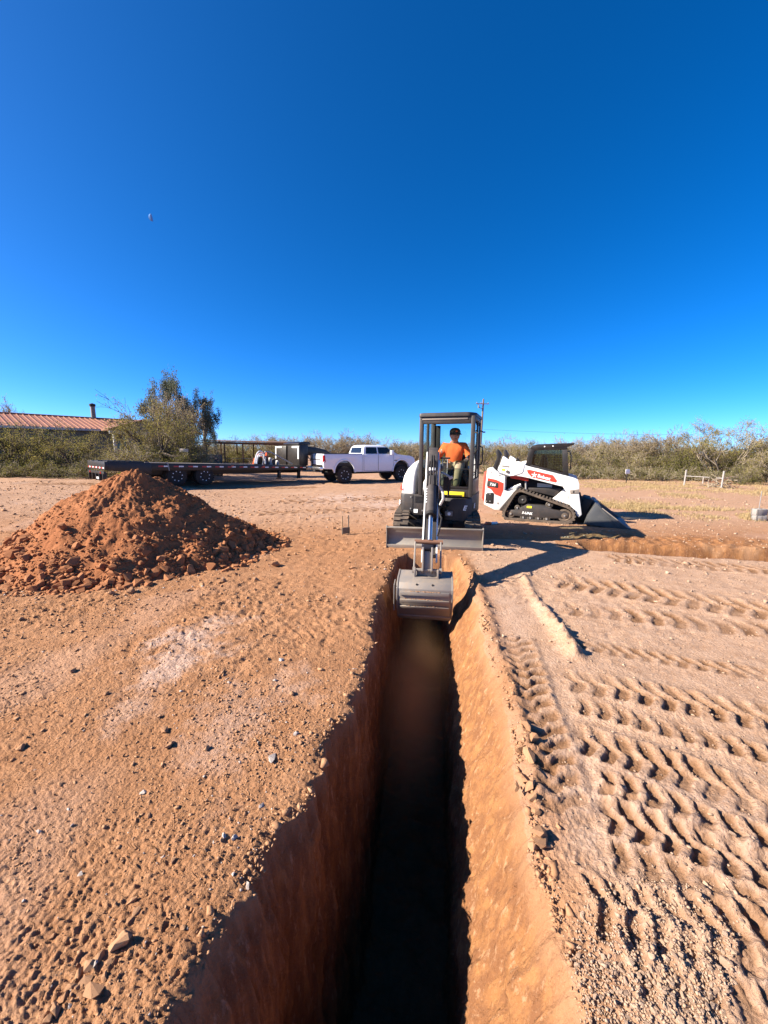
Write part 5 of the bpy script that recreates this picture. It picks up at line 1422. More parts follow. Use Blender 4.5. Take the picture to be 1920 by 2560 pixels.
# ---------------------------------------------------------------- lifted crew-cab pickup
def wheel(parent, x, y, r, w, zc, s, dual=False, rimmat='black'):
    """tyre, rim and nuts; s is the outward side"""
    mb = MB()
    pr = [(-w / 2, r * 0.62), (-w / 2, r * 0.90), (-w * 0.40, r * 0.985), (-w * 0.15, r), (w * 0.15, r), (w * 0.40, r * 0.985), (w / 2, r * 0.90), (w / 2, r * 0.62)]
    mb.lathe(pr, (x, y, zc), n=36)
    for k in range(30):
        a = 2 * PI * k / 30
        for q in (-1, 1):
            a2 = a + (0.1 if q > 0 else 0)
            mb.box((x + (r + 0.002) * math.cos(a2), y + q * w * 0.30, zc + (r + 0.002) * math.sin(a2)), (0.024, w * 0.30, 0.055), (0, -a2, 0))
    o = mb.build('wheel', M['rubber'], parent)
    mb = MB(); yo = y + s * w * 0.5
    mb.lathe([(-s * w * 0.4, r * 0.62), (s * 0.005, r * 0.63), (s * 0.0, r * 0.58), (-s * 0.06, r * 0.50), (-s * 0.05, r * 0.2), (-s * 0.01, r * 0.17), (0.0, 0.0001)], (x, yo, zc), n=28)
    for k in range(8):
        a = 2 * PI * k / 8; mb.box((x + r * 0.38 * math.cos(a), yo - s * 0.03, zc + r * 0.38 * math.sin(a)), (r * 0.36, 0.05, r * 0.10), (0, -a, 0))
    rim = mb.build('rim', M[rimmat], o, smooth=30)
    for k in range(8):
        a = 2 * PI * k / 8 + 0.2
        mb = MB(); mb.cyl((x + r * 0.5 * math.cos(a), yo - s * 0.02, zc + r * 0.5 * math.sin(a)), (x + r * 0.5 * math.cos(a), yo + s * 0.008, zc + r * 0.5 * math.sin(a)), r * 0.055, n=8)
        mb.build('wheel_nut', M['lens'], rim)
    return o

def build_truck():
    a = at(861, 1208); dep = DEP(a.x, a.y)
    xw, yw = pd(861, 21.6)
    ang = R(31) + YAW
    f = Vector((math.cos(ang), math.sin(ang))); left = Vector((-f.y, f.x))
    near = Vector((xw, yw))
    c = near + left * 0.90
    z = gz(c.x + f.x * 1.9, c.y + f.y * 1.9)
    root = thing('pickup_truck', 'lifted white crew-cab pickup truck parked behind the excavator, towing the flatbed', 'pickup truck', (c.x, c.y, z), ang)
    b = lambda mb, name, mat, bev=0.0, par=None, smooth=38: mb.build(name, M[mat], par or root, bev, smooth=smooth)
    WB = 3.80
    def arch(cx, r, z0, n=10):
        return [(cx + r * math.cos(PI - PI * k / n), z0 + max(0.0, r * math.sin(PI - PI * k / n)) * 1.12) for k in range(n + 1)]
    zs = 0.60
    # bed sides with wheel arch
    bedside = [(-1.22, 0.80), (-0.72, 0.78)] + [(x, z) for x, z in arch(0, 0.62, 0.58) if True] + [(0.75, zs), (1.13, zs), (1.13, 1.60), (-1.22, 1.60), (-1.25, 1.3), (-1.25, 0.95)]
    bed_parts = []
    for s in (-1, 1):
        mb = MB(); mb.prism(bedside, s * 1.00, s * 0.86); bd = b(mb, 'bed_side', 'white_clean', 0.018)
        mb = MB(); mb.prism([(-1.22, 1.60), (1.13, 1.60), (1.13, 1.635), (-1.22, 1.635)], s * 0.985, s * 0.87); b(mb, 'bed_rail', 'charcoal', 0.006, bd)
        # flared arch lip
        ar = arch(0, 0.60, 0.58, 14); ao = arch(0, 0.67, 0.58, 14)
        mb = MB(); mb.prism(ao + list(reversed(ar)), s * 1.035, s * 0.97); b(mb, 'wheel_arch', 'white_clean', 0.012, bd)
        mb = MB(); mb.prism(rounded([(-1.262, 1.16), (-1.13, 1.16), (-1.15, 1.54), (-1.258, 1.54)], 0.02), s * 1.010, s * 0.86); tl = b(mb, 'tail_light', 'taillight', 0.01, bd)
        mb = MB(); mb.box((-1.22, s * 1.004, 1.20), (0.07, 0.02, 0.05)); b(mb, 'reverse_lens', 'lens', 0.004, tl)
    mb = MB(); mb.box((-0.05, 0, 1.0), (2.3, 1.72, 0.06)); mb.box((1.10, 0, 1.3), (0.05, 1.72, 0.6)); b(mb, 'bed_floor', 'charcoal')
    mb = MB(); mb.box((-1.235, 0, 1.28), (0.06, 1.72, 0.66)); tg = b(mb, 'tailgate', 'white_clean', 0.02)
    mb = MB(); mb.box((-1.275, 0.1, 1.30), (0.02, 1.5, 0.045)); mb.box((-1.275, 0.15, 1.46), (0.03, 0.05, 0.30), (0.35, 0, 0)); mb.box((-1.275, 0.62, 1.30), (0.05, 0.05, 0.75)); mb.box((-1.275, -0.1, 0.99), (0.03, 1.5, 0.06)); b(mb, 'black_rack', 'blackdull', 0.004, tg)
    mb = MB(); mb.box((-1.36, 0, 0.82), (0.20, 1.92, 0.16)); bp_ = b(mb, 'rear_bumper', 'chrome', 0.03)
    mb = MB(); mb.box((-1.37, 0, 0.905), (0.19, 1.7, 0.02)); mb.box((-1.3, 0, 0.68), (0.3, 0.5, 0.10)); b(mb, 'bumper_step', 'blackdull', 0.01, bp_)
    # cab body and front clip
    lower = [(1.15, zs), (3.12, zs)] + arch(WB, 0.62, 0.58)[0:] + [(4.46, 0.70), (4.74, 0.72), (4.80, 1.0), (4.78, 1.28), (4.68, 1.42), (4.45, 1.50), (3.55, 1.585), (3.30, 1.60), (1.15, 1.60)]
    mb = MB(); mb.prism(lower, -0.99, 0.99); bod = b(mb, 'body', 'white_clean', 0.03)
    for s in (-1, 1):
        ar = arch(WB, 0.60, 0.58, 14); ao = arch(WB, 0.67, 0.58, 14)
        mb = MB(); mb.prism(ao + list(reversed(ar)), s * 1.03, s * 0.96); b(mb, 'wheel_arch', 'white_clean', 0.012, bod)
        mb = MB(); mb.prism([(1.15, zs - 0.10), (3.15, zs - 0.10), (3.15, zs), (1.15, zs)], s * 0.95, s * 0.80); b(mb, 'rocker_panel', 'blackdull', 0.01, bod)
    # black wells behind the wheels
    mb = MB(); mb.box((0, 0, 0.85), (1.25, 1.60, 0.5)); mb.box((WB, 0, 0.85), (1.25, 1.60, 0.5)); mb.box((1.9, 0, 0.55), (5.4, 0.9, 0.16)); un = b(mb, 'underbody', 'blackdull')
    for x in (0, WB):
        mb = MB(); mb.cyl((x, -0.75, 0.45), (x, 0.75, 0.45), 0.07); mb.lathe([(-0.14, 0.05), (-0.1, 0.17), (0.1, 0.17), (0.14, 0.05)], (x, 0, 0.45), n=14); b(mb, 'axle', 'blackdull', 0, un)
    # greenhouse lofted inward to the roof
    secs = []
    for z, x0, x1, hw in ((1.59, 1.16, 3.55, 0.955), (1.75, 1.207, 3.28, 0.8945), (2.00, 1.28, 2.86, 0.80), (2.10, 1.40, 2.62, 0.72), (2.13, 1.60, 2.45, 0.60)):
        pl = rounded([(x0, -hw), (x1, -hw), (x1 + 0.06, 0), (x1, hw), (x0, hw)], 0.07)
        secs.append([(p[0], p[1], z) for p in pl])
    mb = MB(); mb.loft(secs); gh = b(mb, 'cab_top', 'white_clean', 0, smooth=50)
    def side_y(z): return np.interp(z, [1.59, 1.75, 2.00], [0.955, 0.8945, 0.80]) + 0.006
    for s in (-1, 1):
        for nm, poly in (('rear_side_window', [(1.36, 1.625), (2.12, 1.625), (2.12, 2.00), (1.44, 2.00)]), ('front_side_window', [(2.20, 1.625), (3.28, 1.625), (3.20, 1.72), (2.84, 2.00), (2.20, 2.00)])):
            mb = MB(); n = len(poly)
            vs = [(x, s * side_y(z), z) for x, z in poly] + [(x, s * (side_y(z) - 0.02), z) for x, z in poly]
            mb.add(vs, [tuple(range(n)), tuple(range(2 * n - 1, n - 1, -1))] + [(i, (i + 1) % n, n + (i + 1) % n, n + i) for i in range(n)])
            b(mb, nm, 'windowglass', 0, gh)
        for x0, x1 in ((1.22, 2.16), (2.17, 3.20)):
            # door shut lines, handle
            mb = MB()
            for xx in (x0, x1): mb.box((xx, s * 0.9915, 1.12), (0.012, 0.006, 0.94))
            mb.box(((x0 + x1) / 2, s * 0.9915, 0.655), (x1 - x0, 0.006, 0.012))
            dl = b(mb, 'door_seam', 'charcoal', 0, bod)
            mb = MB(); mb.box((x0 + 0.16, s * 1.005, 1.44), (0.20, 0.03, 0.035)); b(mb, 'door_handle', 'chrome', 0.01, bod)
        mb = MB(); mb.box((3.02, s * 1.12, 1.70), (0.16, 0.22, 0.24)); mb.box((3.06, s * 1.0, 1.64), (0.08, 0.12, 0.05)); b(mb, 'wing_mirror', 'white_clean' if s < 0 else 'blackdull', 0.03, bod)
        mb = MB(); mb.box((3.38, s * 0.994, 1.24), (0.24, 0.008, 0.045)); mb.box((3.62, s * 0.994, 1.26), (0.06, 0.008, 0.03)); b(mb, 'door_badge', 'charcoal', 0, bod)
        mb = MB(); mb.box((4.60, s * 0.90, 1.24), (0.32, 0.16, 0.22)); b(mb, 'headlight', 'lens', 0.03, bod)
    mb = MB(); mb.box((4.80, 0, 1.18), (0.04, 1.3, 0.36)); b(mb, 'grille', 'blackdull', 0.02, bod)
    mb = MB(); mb.box((4.86, 0, 0.82), (0.18, 1.94, 0.24)); b(mb, 'front_bumper', 'chrome', 0.04)
    mb = MB(); mb.loft([[(3.45, -0.62, 1.575), (3.45, 0.62, 1.575), (3.45, 0.55, 1.62), (3.45, -0.55, 1.62)], [(4.55, -0.55, 1.475), (4.55, 0.55, 1.475), (4.55, 0.48, 1.515), (4.55, -0.48, 1.515)]]); b(mb, 'hood_bulge', 'white_clean', 0.015, bod)
    vs = [(1.176, -0.70, 1.66), (1.176, 0.70, 1.66), (1.268, 0.64, 1.98), (1.268, -0.64, 1.98)]
    mb = MB(); mb.add([(x - 0.006, y, z) for x, y, z in vs] + [(x + 0.02, y, z) for x, y, z in vs], [(0, 1, 2, 3), (7, 6, 5, 4), (0, 4, 5, 1), (1, 5, 6, 2), (2, 6, 7, 3), (3, 7, 4, 0)]); b(mb, 'rear_window', 'windowglass', 0, gh)
    mb = MB(); mb.box((1.33, 0, 2.055), (0.06, 0.30, 0.035)); b(mb, 'brake_light', 'taillight', 0.008, gh)
    vs = [(3.40, -0.78, 1.66), (3.40, 0.78, 1.66), (2.90, 0.70, 2.00), (2.90, -0.70, 2.00)]
    mb = MB(); mb.add([(x + 0.03, y, z) for x, y, z in vs] + [(x - 0.02, y, z) for x, y, z in vs], [(0, 1, 2, 3), (7, 6, 5, 4), (0, 4, 5, 1), (1, 5, 6, 2), (2, 6, 7, 3), (3, 7, 4, 0)]); b(mb, 'windscreen', 'windowglass', 0, gh)
    mb = MB(); mb.cyl((1.5, 0.2, 2.12), (1.46, 0.2, 2.22), 0.008, n=6); b(mb, 'roof_antenna', 'blackdull', 0, gh)
    for x in (0, WB):
        for s in (-1, 1):
            wheel(root, x, s * 0.86, 0.45, 0.32, 0.45, s)
    return root, c, f, left
t_ = NT('dark_car_window'); t_.bsdf((0.012, 0.014, 0.016), 0.04, spec=0.6); M['windowglass'] = t_.m
truck, TC, TF, TL = build_truck()

# ---------------------------------------------------------------- gooseneck flatbed trailer
def build_trailer():
    # rear near corner and front near corner of the deck
    r = Vector(pd(276, 14.7)); fr = Vector(pd(768, 21.9))
    d = (fr - r); L = d.length; d /= L
    ang = math.atan2(d.y, d.x); lf = Vector((-d.y, d.x))
    c = r + lf * 1.22
    z0 = gz(c.x, c.y); z1 = gz(c.x + d.x * L, c.y + d.y * L)
    pitch = math.atan2(z0 - z1, L)
    root = thing('flatbed_trailer', 'long black gooseneck flatbed trailer with twin rear axles behind the dirt heap', 'trailer', (c.x, c.y, z0), 0, rot=(0, pitch, ang))
    b = lambda mb, name, mat, bev=0.0, par=None, smooth=38: mb.build(name, M[mat], par or root, bev, smooth=smooth)
    HW = 1.22; ZD = 0.95
    DT = 1.55                                  # dovetail length
    # deck boards run lengthwise
    nb = 11
    for k in range(nb):
        y = -HW + 0.06 + (2 * HW - 0.12) * (k + 0.5) / nb
        mb = MB(); mb.box(((L + DT) / 2, y, ZD - 0.02), (L - DT, (2 * HW - 0.12) / nb - 0.012, 0.045)); b(mb, 'deck_board', 'wooddark', 0)
    mb = MB()
    for s in (-1, 1):
        mb.prism([(DT, ZD - 0.30), (L, ZD - 0.26), (L, ZD + 0.012), (DT, ZD + 0.012)], s * HW, s * (HW - 0.07))
        mb.prism([(DT, ZD - 0.52), (L, ZD - 0.42), (L, ZD - 0.10), (DT, ZD - 0.10)], s * 0.62, s * 0.52)
        mb.prism([(0.0, ZD - 0.30), (DT, ZD - 0.45), (DT, ZD + 0.012), (0.0, ZD + 0.03)], s * HW, s * (HW - 0.07))
    for k in range(9):
        mb.box((DT + (L - DT) * k / 8.001 + 0.05, 0, ZD - 0.12), (0.08, 2 * HW - 0.1, 0.12))
    fm = b(mb, 'frame', 'black', 0.006)
    # dovetail with ramps folded flat, and the tail beam
    mb = MB(); mb.box((DT / 2, 0, ZD - 0.0), (DT - 0.06, 2 * HW - 0.16, 0.05), (0, 0.012, 0)); b(mb, 'dovetail_deck', 'blackdull', 0.006, fm)
    for s in (-1, 1):
        mb = MB()
        for k in range(7): mb.box((0.15 + 0.2 * k, s * 0.62, ZD + 0.035), (0.05, 0.95, 0.05))
        for q in (-0.45, 0.45): mb.box((DT / 2, s * 0.62 + q, ZD + 0.035), (DT - 0.1, 0.05, 0.06))
        b(mb, 'folding_ramp', 'black', 0.004)
    mb = MB(); mb.box((-0.02, 0, ZD - 0.13), (0.10, 2 * HW + 0.02, 0.32)); tb = b(mb, 'tail_beam', 'black', 0.008)
    for k in range(5):
        y = -0.95 + 0.475 * k
        mb = MB(); mb.box((-0.073, y - 0.10, ZD - 0.21), (0.006, 0.16, 0.055)); b(mb, 'reflector_tape', 'tapewhite', 0, tb)
        mb = MB(); mb.box((-0.073, y + 0.08, ZD - 0.21), (0.006, 0.16, 0.055)); b(mb, 'reflector_tape', 'tapered', 0, tb)
    mb = MB(); mb.box((-0.06, 0, ZD - 0.40), (0.07, 2 * HW - 0.1, 0.10)); 
    for k in range(5): mb.prism([(-0.10, ZD - 0.72), (0.02, ZD - 0.72), (0.04, ZD - 0.40), (-0.10, ZD - 0.40)], -1.0 + 0.5 * k - 0.03, -1.0 + 0.5 * k + 0.03)
    ub = b(mb, 'underrun_bar', 'black', 0.004)
    for s in (-1, 1):
        mb = MB(); mb.cyl((-0.098, s * 0.75, ZD - 0.40), (-0.11, s * 0.75, ZD - 0.40), 0.045, n=12); b(mb, 'tail_lamp', 'taillight', 0, ub)
    mb = MB(); mb.box((-0.098, -0.3, ZD - 0.62), (0.01, 0.32, 0.09)); b(mb, 'licence_plate', 'lens', 0.003, ub)
    mb = MB(); mb.prism([(0.30, ZD - 0.40), (0.62, ZD - 0.34), (0.72, ZD - 0.40), (0.36, ZD - 0.50)], -HW - 0.015, -HW + 0.02); b(mb, 'yellow_bracket', 'yellow', 0.004, fm)
    # reflective tape along the near side rail
    n = 13
    for k in range(n):
        x = DT + 0.35 + (L - DT - 0.7) * k / (n - 1)
        for q, (m, w) in enumerate((('tapered', 0.20), ('tapewhite', 0.20))):
            mb = MB(); mb.box((x + 0.21 * q, -HW - 0.002, ZD - 0.12), (w, 0.008, 0.055)); b(mb, 'reflector_tape', m, 0, fm)
    for x in (DT + 3.5, DT + 5.2):
        mb = MB(); mb.box((x, -HW - 0.006, ZD - 0.08), (0.11, 0.02, 0.05)); b(mb, 'side_marker', 'orange', 0.004, fm)
    # twin axles with dual wheels
    XA = (2.55, 3.75)
    for x in XA:
        mb = MB(); mb.cyl((x, -1.1, 0.40), (x, 1.1, 0.40), 0.065); mb.box((x, -0.57, 0.46), (0.9, 0.09, 0.07)); mb.box((x, 0.57, 0.46), (0.9, 0.09, 0.07)); b(mb, 'axle', 'blackdull')
        for s in (-1, 1):
            wheel(root, x, s * 1.07, 0.41, 0.22, 0.41, s)
            wheel(root, x, s * 0.79, 0.41, 0.22, 0.41, s)
    # landing jack, front legs
    for x in (L - 1.6, L - 0.30):
        mb = MB(); mb.box((x, -0.9, ZD - 0.48), (0.14, 0.14, 0.42)); mb.box((x, -0.9, ZD - 0.72), (0.26, 0.22, 0.04)); b(mb, 'landing_jack', 'black', 0.008)
    # upright toolbox bulkhead with taped corners, and the gooseneck
    mb = MB(); mb.box((L - 0.15, -0.62, ZD + 0.58), (0.62, 1.10, 1.16)); mb.box((L - 0.15, 0.62, ZD + 0.54), (0.62, 1.10, 1.08)); tbx = b(mb, 'toolbox', 'black', 0.02)
    mb = MB(); mb.prism(rounded([(L - 0.55, ZD + 1.16), (L + 0.30, ZD + 1.16), (L + 0.26, ZD + 1.32), (L - 0.20, ZD + 1.32), (L - 0.52, ZD + 1.20)], 0.05), -1.20, 0.25); b(mb, 'toolbox_lid', 'black', 0.02, tbx)
    for s in (-1, 1):
        mb = MB(); xx = L - 0.468
        mb.box((xx, s * 1.08, ZD + 0.70), (0.006, 0.09, 0.70)); mb.box((xx, s * 0.80, ZD + 1.01), (0.007, 0.60, 0.09)); b(mb, 'corner_tape', 'letter', 0, tbx)
    mb = MB()
    top = [(L + 0.10, ZD + 1.10), (L + 1.20, ZD + 1.08), (L + 2.05, ZD + 0.95), (L + 2.60, ZD + 0.72)]
    low = [(L + 2.60, ZD + 0.38), (L + 2.1, ZD + 0.52), (L + 1.3, ZD + 0.62), (L + 0.10, ZD + 0.66)]
    for s in (-1, 1): mb.prism(top + low, s * 0.50, s * 0.40)
    mb.box((L + 2.45, 0, ZD + 0.55), (0.30, 0.95, 0.22)); gn = b(mb, 'gooseneck', 'black', 0.01)
    mb = MB()
    for k in range(5): mb.box((L + 0.35 + 0.42 * k, 0, ZD + 1.15 - 0.03 * k * (k > 2)), (0.07, 0.95, 0.06))
    b(mb, 'rung', 'charcoal', 0.004, gn)
    mb = MB(); mb.cyl((L + 2.45, 0, ZD + 0.45), (L + 2.45, 0, ZD + 0.02), 0.07); b(mb, 'coupler', 'blackdull', 0, gn)
    # ratchet straps on the deck edge
    mb = MB(); mb.tube([(DT + 0.55, -HW + 0.02, ZD + 0.03), (DT + 0.62, -HW - 0.012, ZD - 0.02), (DT + 0.66, -HW - 0.014, ZD - 0.30)], 0.022); mb.box((DT + 0.2, -HW + 0.04, ZD + 0.03), (0.9, 0.05, 0.012)); b(mb, 'ratchet_strap', 'whitepost', 0, fm)
    return root, L, ZD, HW
trailer, TRL, TRZ, TRW = build_trailer()

def on_trailer(name, label, cat, x, y, z=0.0):
    m = trailer.rotation_euler.to_matrix().to_4x4()
    p = trailer.location + m @ Vector((x, y, TRZ + z))
    o = thing(name, label, cat, p, 0, rot=tuple(trailer.rotation_euler))
    return o
def build_load():
    # pale looped hoses and frames of an attachment at the front of the deck
    o = on_trailer('hose_bundle', 'pale curved hoses and frame tubes lying on the front of the trailer deck', 'hoses', TRL - 2.6, -0.2)
    for k, (r, xx, yy) in enumerate(((0.42, 0.0, -0.5), (0.34, 0.12, -0.35), (0.28, 0.30, -0.1))):
        pts = [(xx - r * 0.7 * math.cos(PI * i / 12), yy, 0.05 + r * 1.55 * math.sin(PI * i / 12)) for i in range(13)]
        mb = MB(); mb.tube(pts, 0.038); mb.build('hose_loop', M['lens'], o)
    mb = MB(); mb.tube([(0.20, -0.62, 0.68), (0.55, -0.62, 0.66), (1.9, -0.66, 0.06)], 0.038); mb.build('long_tube', M['galv'], o)
    for k, x in enumerate((0.3, 0.55, 0.75, 1.0)):
        mb = MB(); mb.prism(rounded([(x, 0.0), (x + 0.17, 0.0), (x + 0.13, 0.44 - 0.07 * k), (x + 0.03, 0.46 - 0.07 * k)], 0.03), -0.52, -0.34); mb.build('metal_box', M['galv'] if k % 2 else M['charcoal'], o, 0.012)
    mb = MB(); mb.tube([(0.1, -0.55, 0.0), (0.22, -0.57, 0.60), (0.34, -0.55, 0.68)], 0.03); mb.build('hose_loop', M['galv'], o)
    mb = MB(); mb.prism(rounded([(0.0, 0.0), (0.35, 0.0), (0.30, 0.40), (0.1, 0.42)], 0.04), -0.2, 0.2); mb.build('frame_base', M['blackdull'], o, 0.01)
    c = on_trailer('orange_cover', 'small orange tarp heap behind the pale hoses on the trailer', 'tarp', TRL - 1.75, 0.55)
    secs = []
    for z, k in ((0.0, 1.0), (0.28, 0.9), (0.5, 0.7), (0.62, 0.4), (0.66, 0.1)):
        secs.append([(0.48 * k * math.cos(2 * PI * i / 12) + 0.04 * math.sin(5 * i) + 0.3 * (1 - k), 0.45 * k * math.sin(2 * PI * i / 12), z + 0.03 * math.sin(3 * i)) for i in range(12)])
    mb = MB(); mb.loft(secs); mb.build('tarp', M['orange'], c)
build_load()

# ---------------------------------------------------------------- small things on the ground
def build_small():
    # grade stakes
    p = at(864, 1336)
    t = thing('survey_stakes', 'pair of thin survey stakes with a short board between them on the bare dirt', 'survey stakes', (p.x, p.y, gz(p.x, p.y)), YAW + 0.6)
    for x in (-0.075, 0.075):
        mb = MB(); mb.box((x, 0, 0.19), (0.022, 0.016, 0.46)); mb.build('stake', M['greywood'] if x > 0 else M['timber'], t, 0.003)
    mb = MB(); mb.box((0, -0.015, 0.09), (0.19, 0.018, 0.14)); mb.build('board', M['greywood'], t, 0.003)
    # blocks with a bar
    p = at(1897, 1300); z = gz(p.x, p.y)
    a = thing('concrete_block', 'grey hollow concrete block lying flat under another block at the right edge', 'concrete block', (p.x, p.y, z + 0.0), YAW - 0.15)
    def block(t, zo, w, h, d):
        mb = MB()
        for x in (-w / 2 + 0.017, 0, w / 2 - 0.017): mb.box((x, 0, zo + h / 2), (0.034, d, h))
        for s in (-1, 1): mb.box((0, s * (d / 2 - 0.016), zo + h / 2), (w, 0.032, h - 0.002))
        mb.build('block_shell', M['concrete'], t, 0.004)
    block(a, 0, 0.27, 0.14, 0.20)
    c = thing('concrete_block', 'grey concrete block standing on top of the flat block at the right edge', 'concrete block', (p.x, p.y + 0.02, z + 0.145), YAW + 0.05)
    block(c, 0, 0.30, 0.17, 0.18)
    r = thing('steel_bar', 'thin upright steel bar standing out of the stacked concrete blocks', 'rebar', (p.x, p.y + 0.06, z))
    mb = MB(); mb.cyl((0, 0, 0), (0.01, 0, 0.80), 0.009, n=8); mb.build('bar', M['galv'], r)
    # scrap near the loader
    p = at(1226, 1311)
    s = thing('paint_can', 'small white and orange marking paint can lying on the dirt by the loader', 'can', (p.x, p.y, gz(p.x, p.y) + 0.035), YAW + 0.3)
    mb = MB(); mb.lathe([(0.0, 0.02), (0.01, 0.034), (0.18, 0.034), (0.20, 0.02), (0.205, 0.0001)], (0, 0, 0), axis='x', n=14); mb.build('can_body', M['letter'], s)
    mb = MB(); mb.prism(rounded([(-0.16, -0.03), (0.0, -0.03), (0.02, 0.03), (-0.10, 0.045)], 0.02), -0.04, 0.05); mb.build('orange_cap', M['orange'], s, 0.01)
    # sign
    p = at(1565, 1209)
    s = thing('sign', 'small blank white sign on a thin dark post in the dry grass', 'sign', (p.x, p.y, gz(p.x, p.y)), YAW + 0.25)
    mb = MB(); mb.box((0, 0, 0.42), (0.035, 0.035, 0.84)); mb.build('post', M['blackdull'], s, 0.004)
    mb = MB(); mb.box((0, -0.03, 0.70), (0.31, 0.015, 0.26)); mb.build('sign_board', M['letter'], s, 0.004)
    # gate
    a_, c_ = at(1710, 1214), at(1803, 1221)
    d = c_ - a_; L = d.length; ang = math.atan2(d.y, d.x)
    g = thing('gate', 'open pipe gateway of two faded white posts with a rail between them', 'gate', (a_.x, a_.y, gz(a_.x, a_.y)), ang)
    for x, h in ((0, 0.86), (L, 0.88)):
        mb = MB(); mb.cyl((x, 0, -0.05), (x + 0.02, 0, h), 0.038, n=12); mb.lathe([(h - 0.01, 0.042), (h + 0.015, 0.045), (h + 0.03, 0.0001)], (x + 0.02, 0, 0), axis='z', n=12); mb.build('post', M['whitepost'], g)
    mb = MB(); mb.cyl((0.05, 0, 0.54), (L * 0.63, 0.1, 0.53), 0.018, n=8); mb.build('rail', M['whitepost'], g)
    mb = MB(); mb.cyl((L * 0.48, 0.1, 0.53), (L * 0.48, 0.1, 0.18), 0.026, n=8); mb.build('short_post', M['whitepost'], g)
    mb = MB(); mb.cyl((L * 0.85, 0.05, 0.52), (L, 0.0, 0.53), 0.02, n=8); mb.build('rail', M['whitepost'], g)
build_small()
# ---------------------------------------------------------------- house behind the bushes
def build_house():
    A = Vector(C2W(-22.0, 22.6)); B = Vector(C2W(-16.2, 29.6))
    d = (B - A); L = d.length; d /= L
    ang = math.atan2(d.y, d.x)
    z0 = 0.42
    root = thing('house', 'long low house with red metal roof behind the bushes on the left', 'house', (A.x, A.y, z0), ang)
    b = lambda mb, name, mat, bev=0.0, par=None, smooth=38: mb.build(name, M[mat], par or root, bev, smooth=smooth)
    x0, x1, dp = -9.0, L + 1.8, 7.0
    he, hr = 2.75, 3.62
    mb = MB(); mb.box(((x0 + x1) / 2, dp / 2, he / 2), (x1 - x0, dp, he)); wl = b(mb, 'wall', 'siding')
    for s_, (ya, yb_) in enumerate(((-0.45, dp / 2), (dp + 0.45, dp / 2))):
        mb = MB(); mb.add([(x0 - .4, ya, he - 0.05), (x1 + .4, ya, he - 0.05), (x1 + .4, yb_, hr), (x0 - .4, yb_, hr), (x0 - .4, ya, he - 0.13), (x1 + .4, ya, he - 0.13), (x1 + .4, yb_, hr - 0.08), (x0 - .4, yb_, hr - 0.08)], [(0, 1, 2, 3), (7, 6, 5, 4), (0, 4, 5, 1), (1, 5, 6, 2), (2, 6, 7, 3), (3, 7, 4, 0)])
        rf = b(mb, 'roof', 'roofred')
        if s_ == 0:
            n = int((x1 - x0 + .8) / 0.30)
            sl = math.atan2(hr - he + 0.05, dp / 2 + 0.45); ln = math.hypot(hr - he + 0.05, dp / 2 + 0.45)
            me0 = None
            for k in range(n + 1):
                x = x0 - .4 + 0.30 * k
                if me0 is None:
                    mb = MB(Matrix.Translation((0, -0.45, he - 0.05)) @ Matrix.Rotation(sl, 4, 'X')); mb.box((0, ln / 2, 0.022), (0.05, ln, 0.045)); o = b(mb, 'roof_rib', 'roofred', 0, rf); me0 = o.data
                else: o = link('roof_rib', me0, rf)
                o.location = (x, 0, 0)
            mb = MB(); mb.cyl((x0 - .4, dp / 2, hr + 0.02), (x1 + .4, dp / 2, hr + 0.02), 0.07, n=8); b(mb, 'ridge_cap', 'roofred', 0, rf)
    mb = MB(); mb.box(((x0 + x1) / 2, -0.44, he - 0.11), (x1 - x0 + .8, 0.03, 0.14)); b(mb, 'fascia', 'trim')
    # stove pipe on the ridge
    xs = L * 0.52 + 0.55
    mb = MB(); mb.cyl((xs, dp / 2, hr - 0.1), (xs, dp / 2, hr + 0.85), 0.15, n=14); ch = b(mb, 'chimney', 'stove')
    mb = MB(); mb.lathe([(hr + 0.85, 0.12), (hr + 0.88, 0.20), (hr + 1.02, 0.20), (hr + 1.10, 0.0001)], (xs, dp / 2, 0), axis='z', n=14); b(mb, 'chimney_cap', 'blackdull', 0, ch)
    for x in (-4.5, -1.0, 1.8, 6.0):
        mb = MB(); mb.box((x, -0.02, 1.75), (1.0, 0.06, 1.1)); w = b(mb, 'window', 'trim')
        mb = MB(); mb.box((x, -0.055, 1.75), (0.86, 0.02, 0.96)); b(mb, 'pane', 'windowglass', 0, w)
    # gabled porch with white beam and post
    xp = L * 0.54 + 1.5
    mb = MB()
    g0, g1, yv = xp - 1.6, xp + 2.2, -1.9
    gm = (g0 + g1) / 2
    pr = [(g0 - .2, he - 0.15), (gm, he + 0.55), (g1 + .2, he - 0.15), (g1 + .2, he - 0.05), (gm, he + 0.66), (g0 - .2, he - 0.05)]
    mb.add([(x, yv - 0.1, z) for x, z in pr] + [(x, dp / 2 - 0.3, z) for x, z in pr], [tuple(range(6)), tuple(range(11, 5, -1))] + [(i, (i + 1) % 6, 6 + (i + 1) % 6, 6 + i) for i in range(6)])
    pf = b(mb, 'porch_roof', 'roofred')
    mb = MB(); mb.prism([(g0, he - 0.13), (g1, he - 0.13), (gm, he + 0.50)], yv + 0.05, yv + 0.02, 'y'); b(mb, 'gable', 'siding', 0, pf)
    mb = MB(); mb.box((gm, yv - 0.03, he - 0.26), (g1 - g0 + 0.3, 0.09, 0.22)); b(mb, 'porch_beam', 'trim', 0.01, pf)
    for x in (g0 + 0.1, gm, g1 - 0.1):
        mb = MB(); mb.box((x, yv, 1.2), (0.11, 0.11, 2.4)); b(mb, 'porch_post', 'trim', 0.008)
    mb = MB(); mb.box((gm, yv / 2, 0.30), (g1 - g0, -yv, 0.6)); b(mb, 'porch_floor', 'concrete', 0.01)
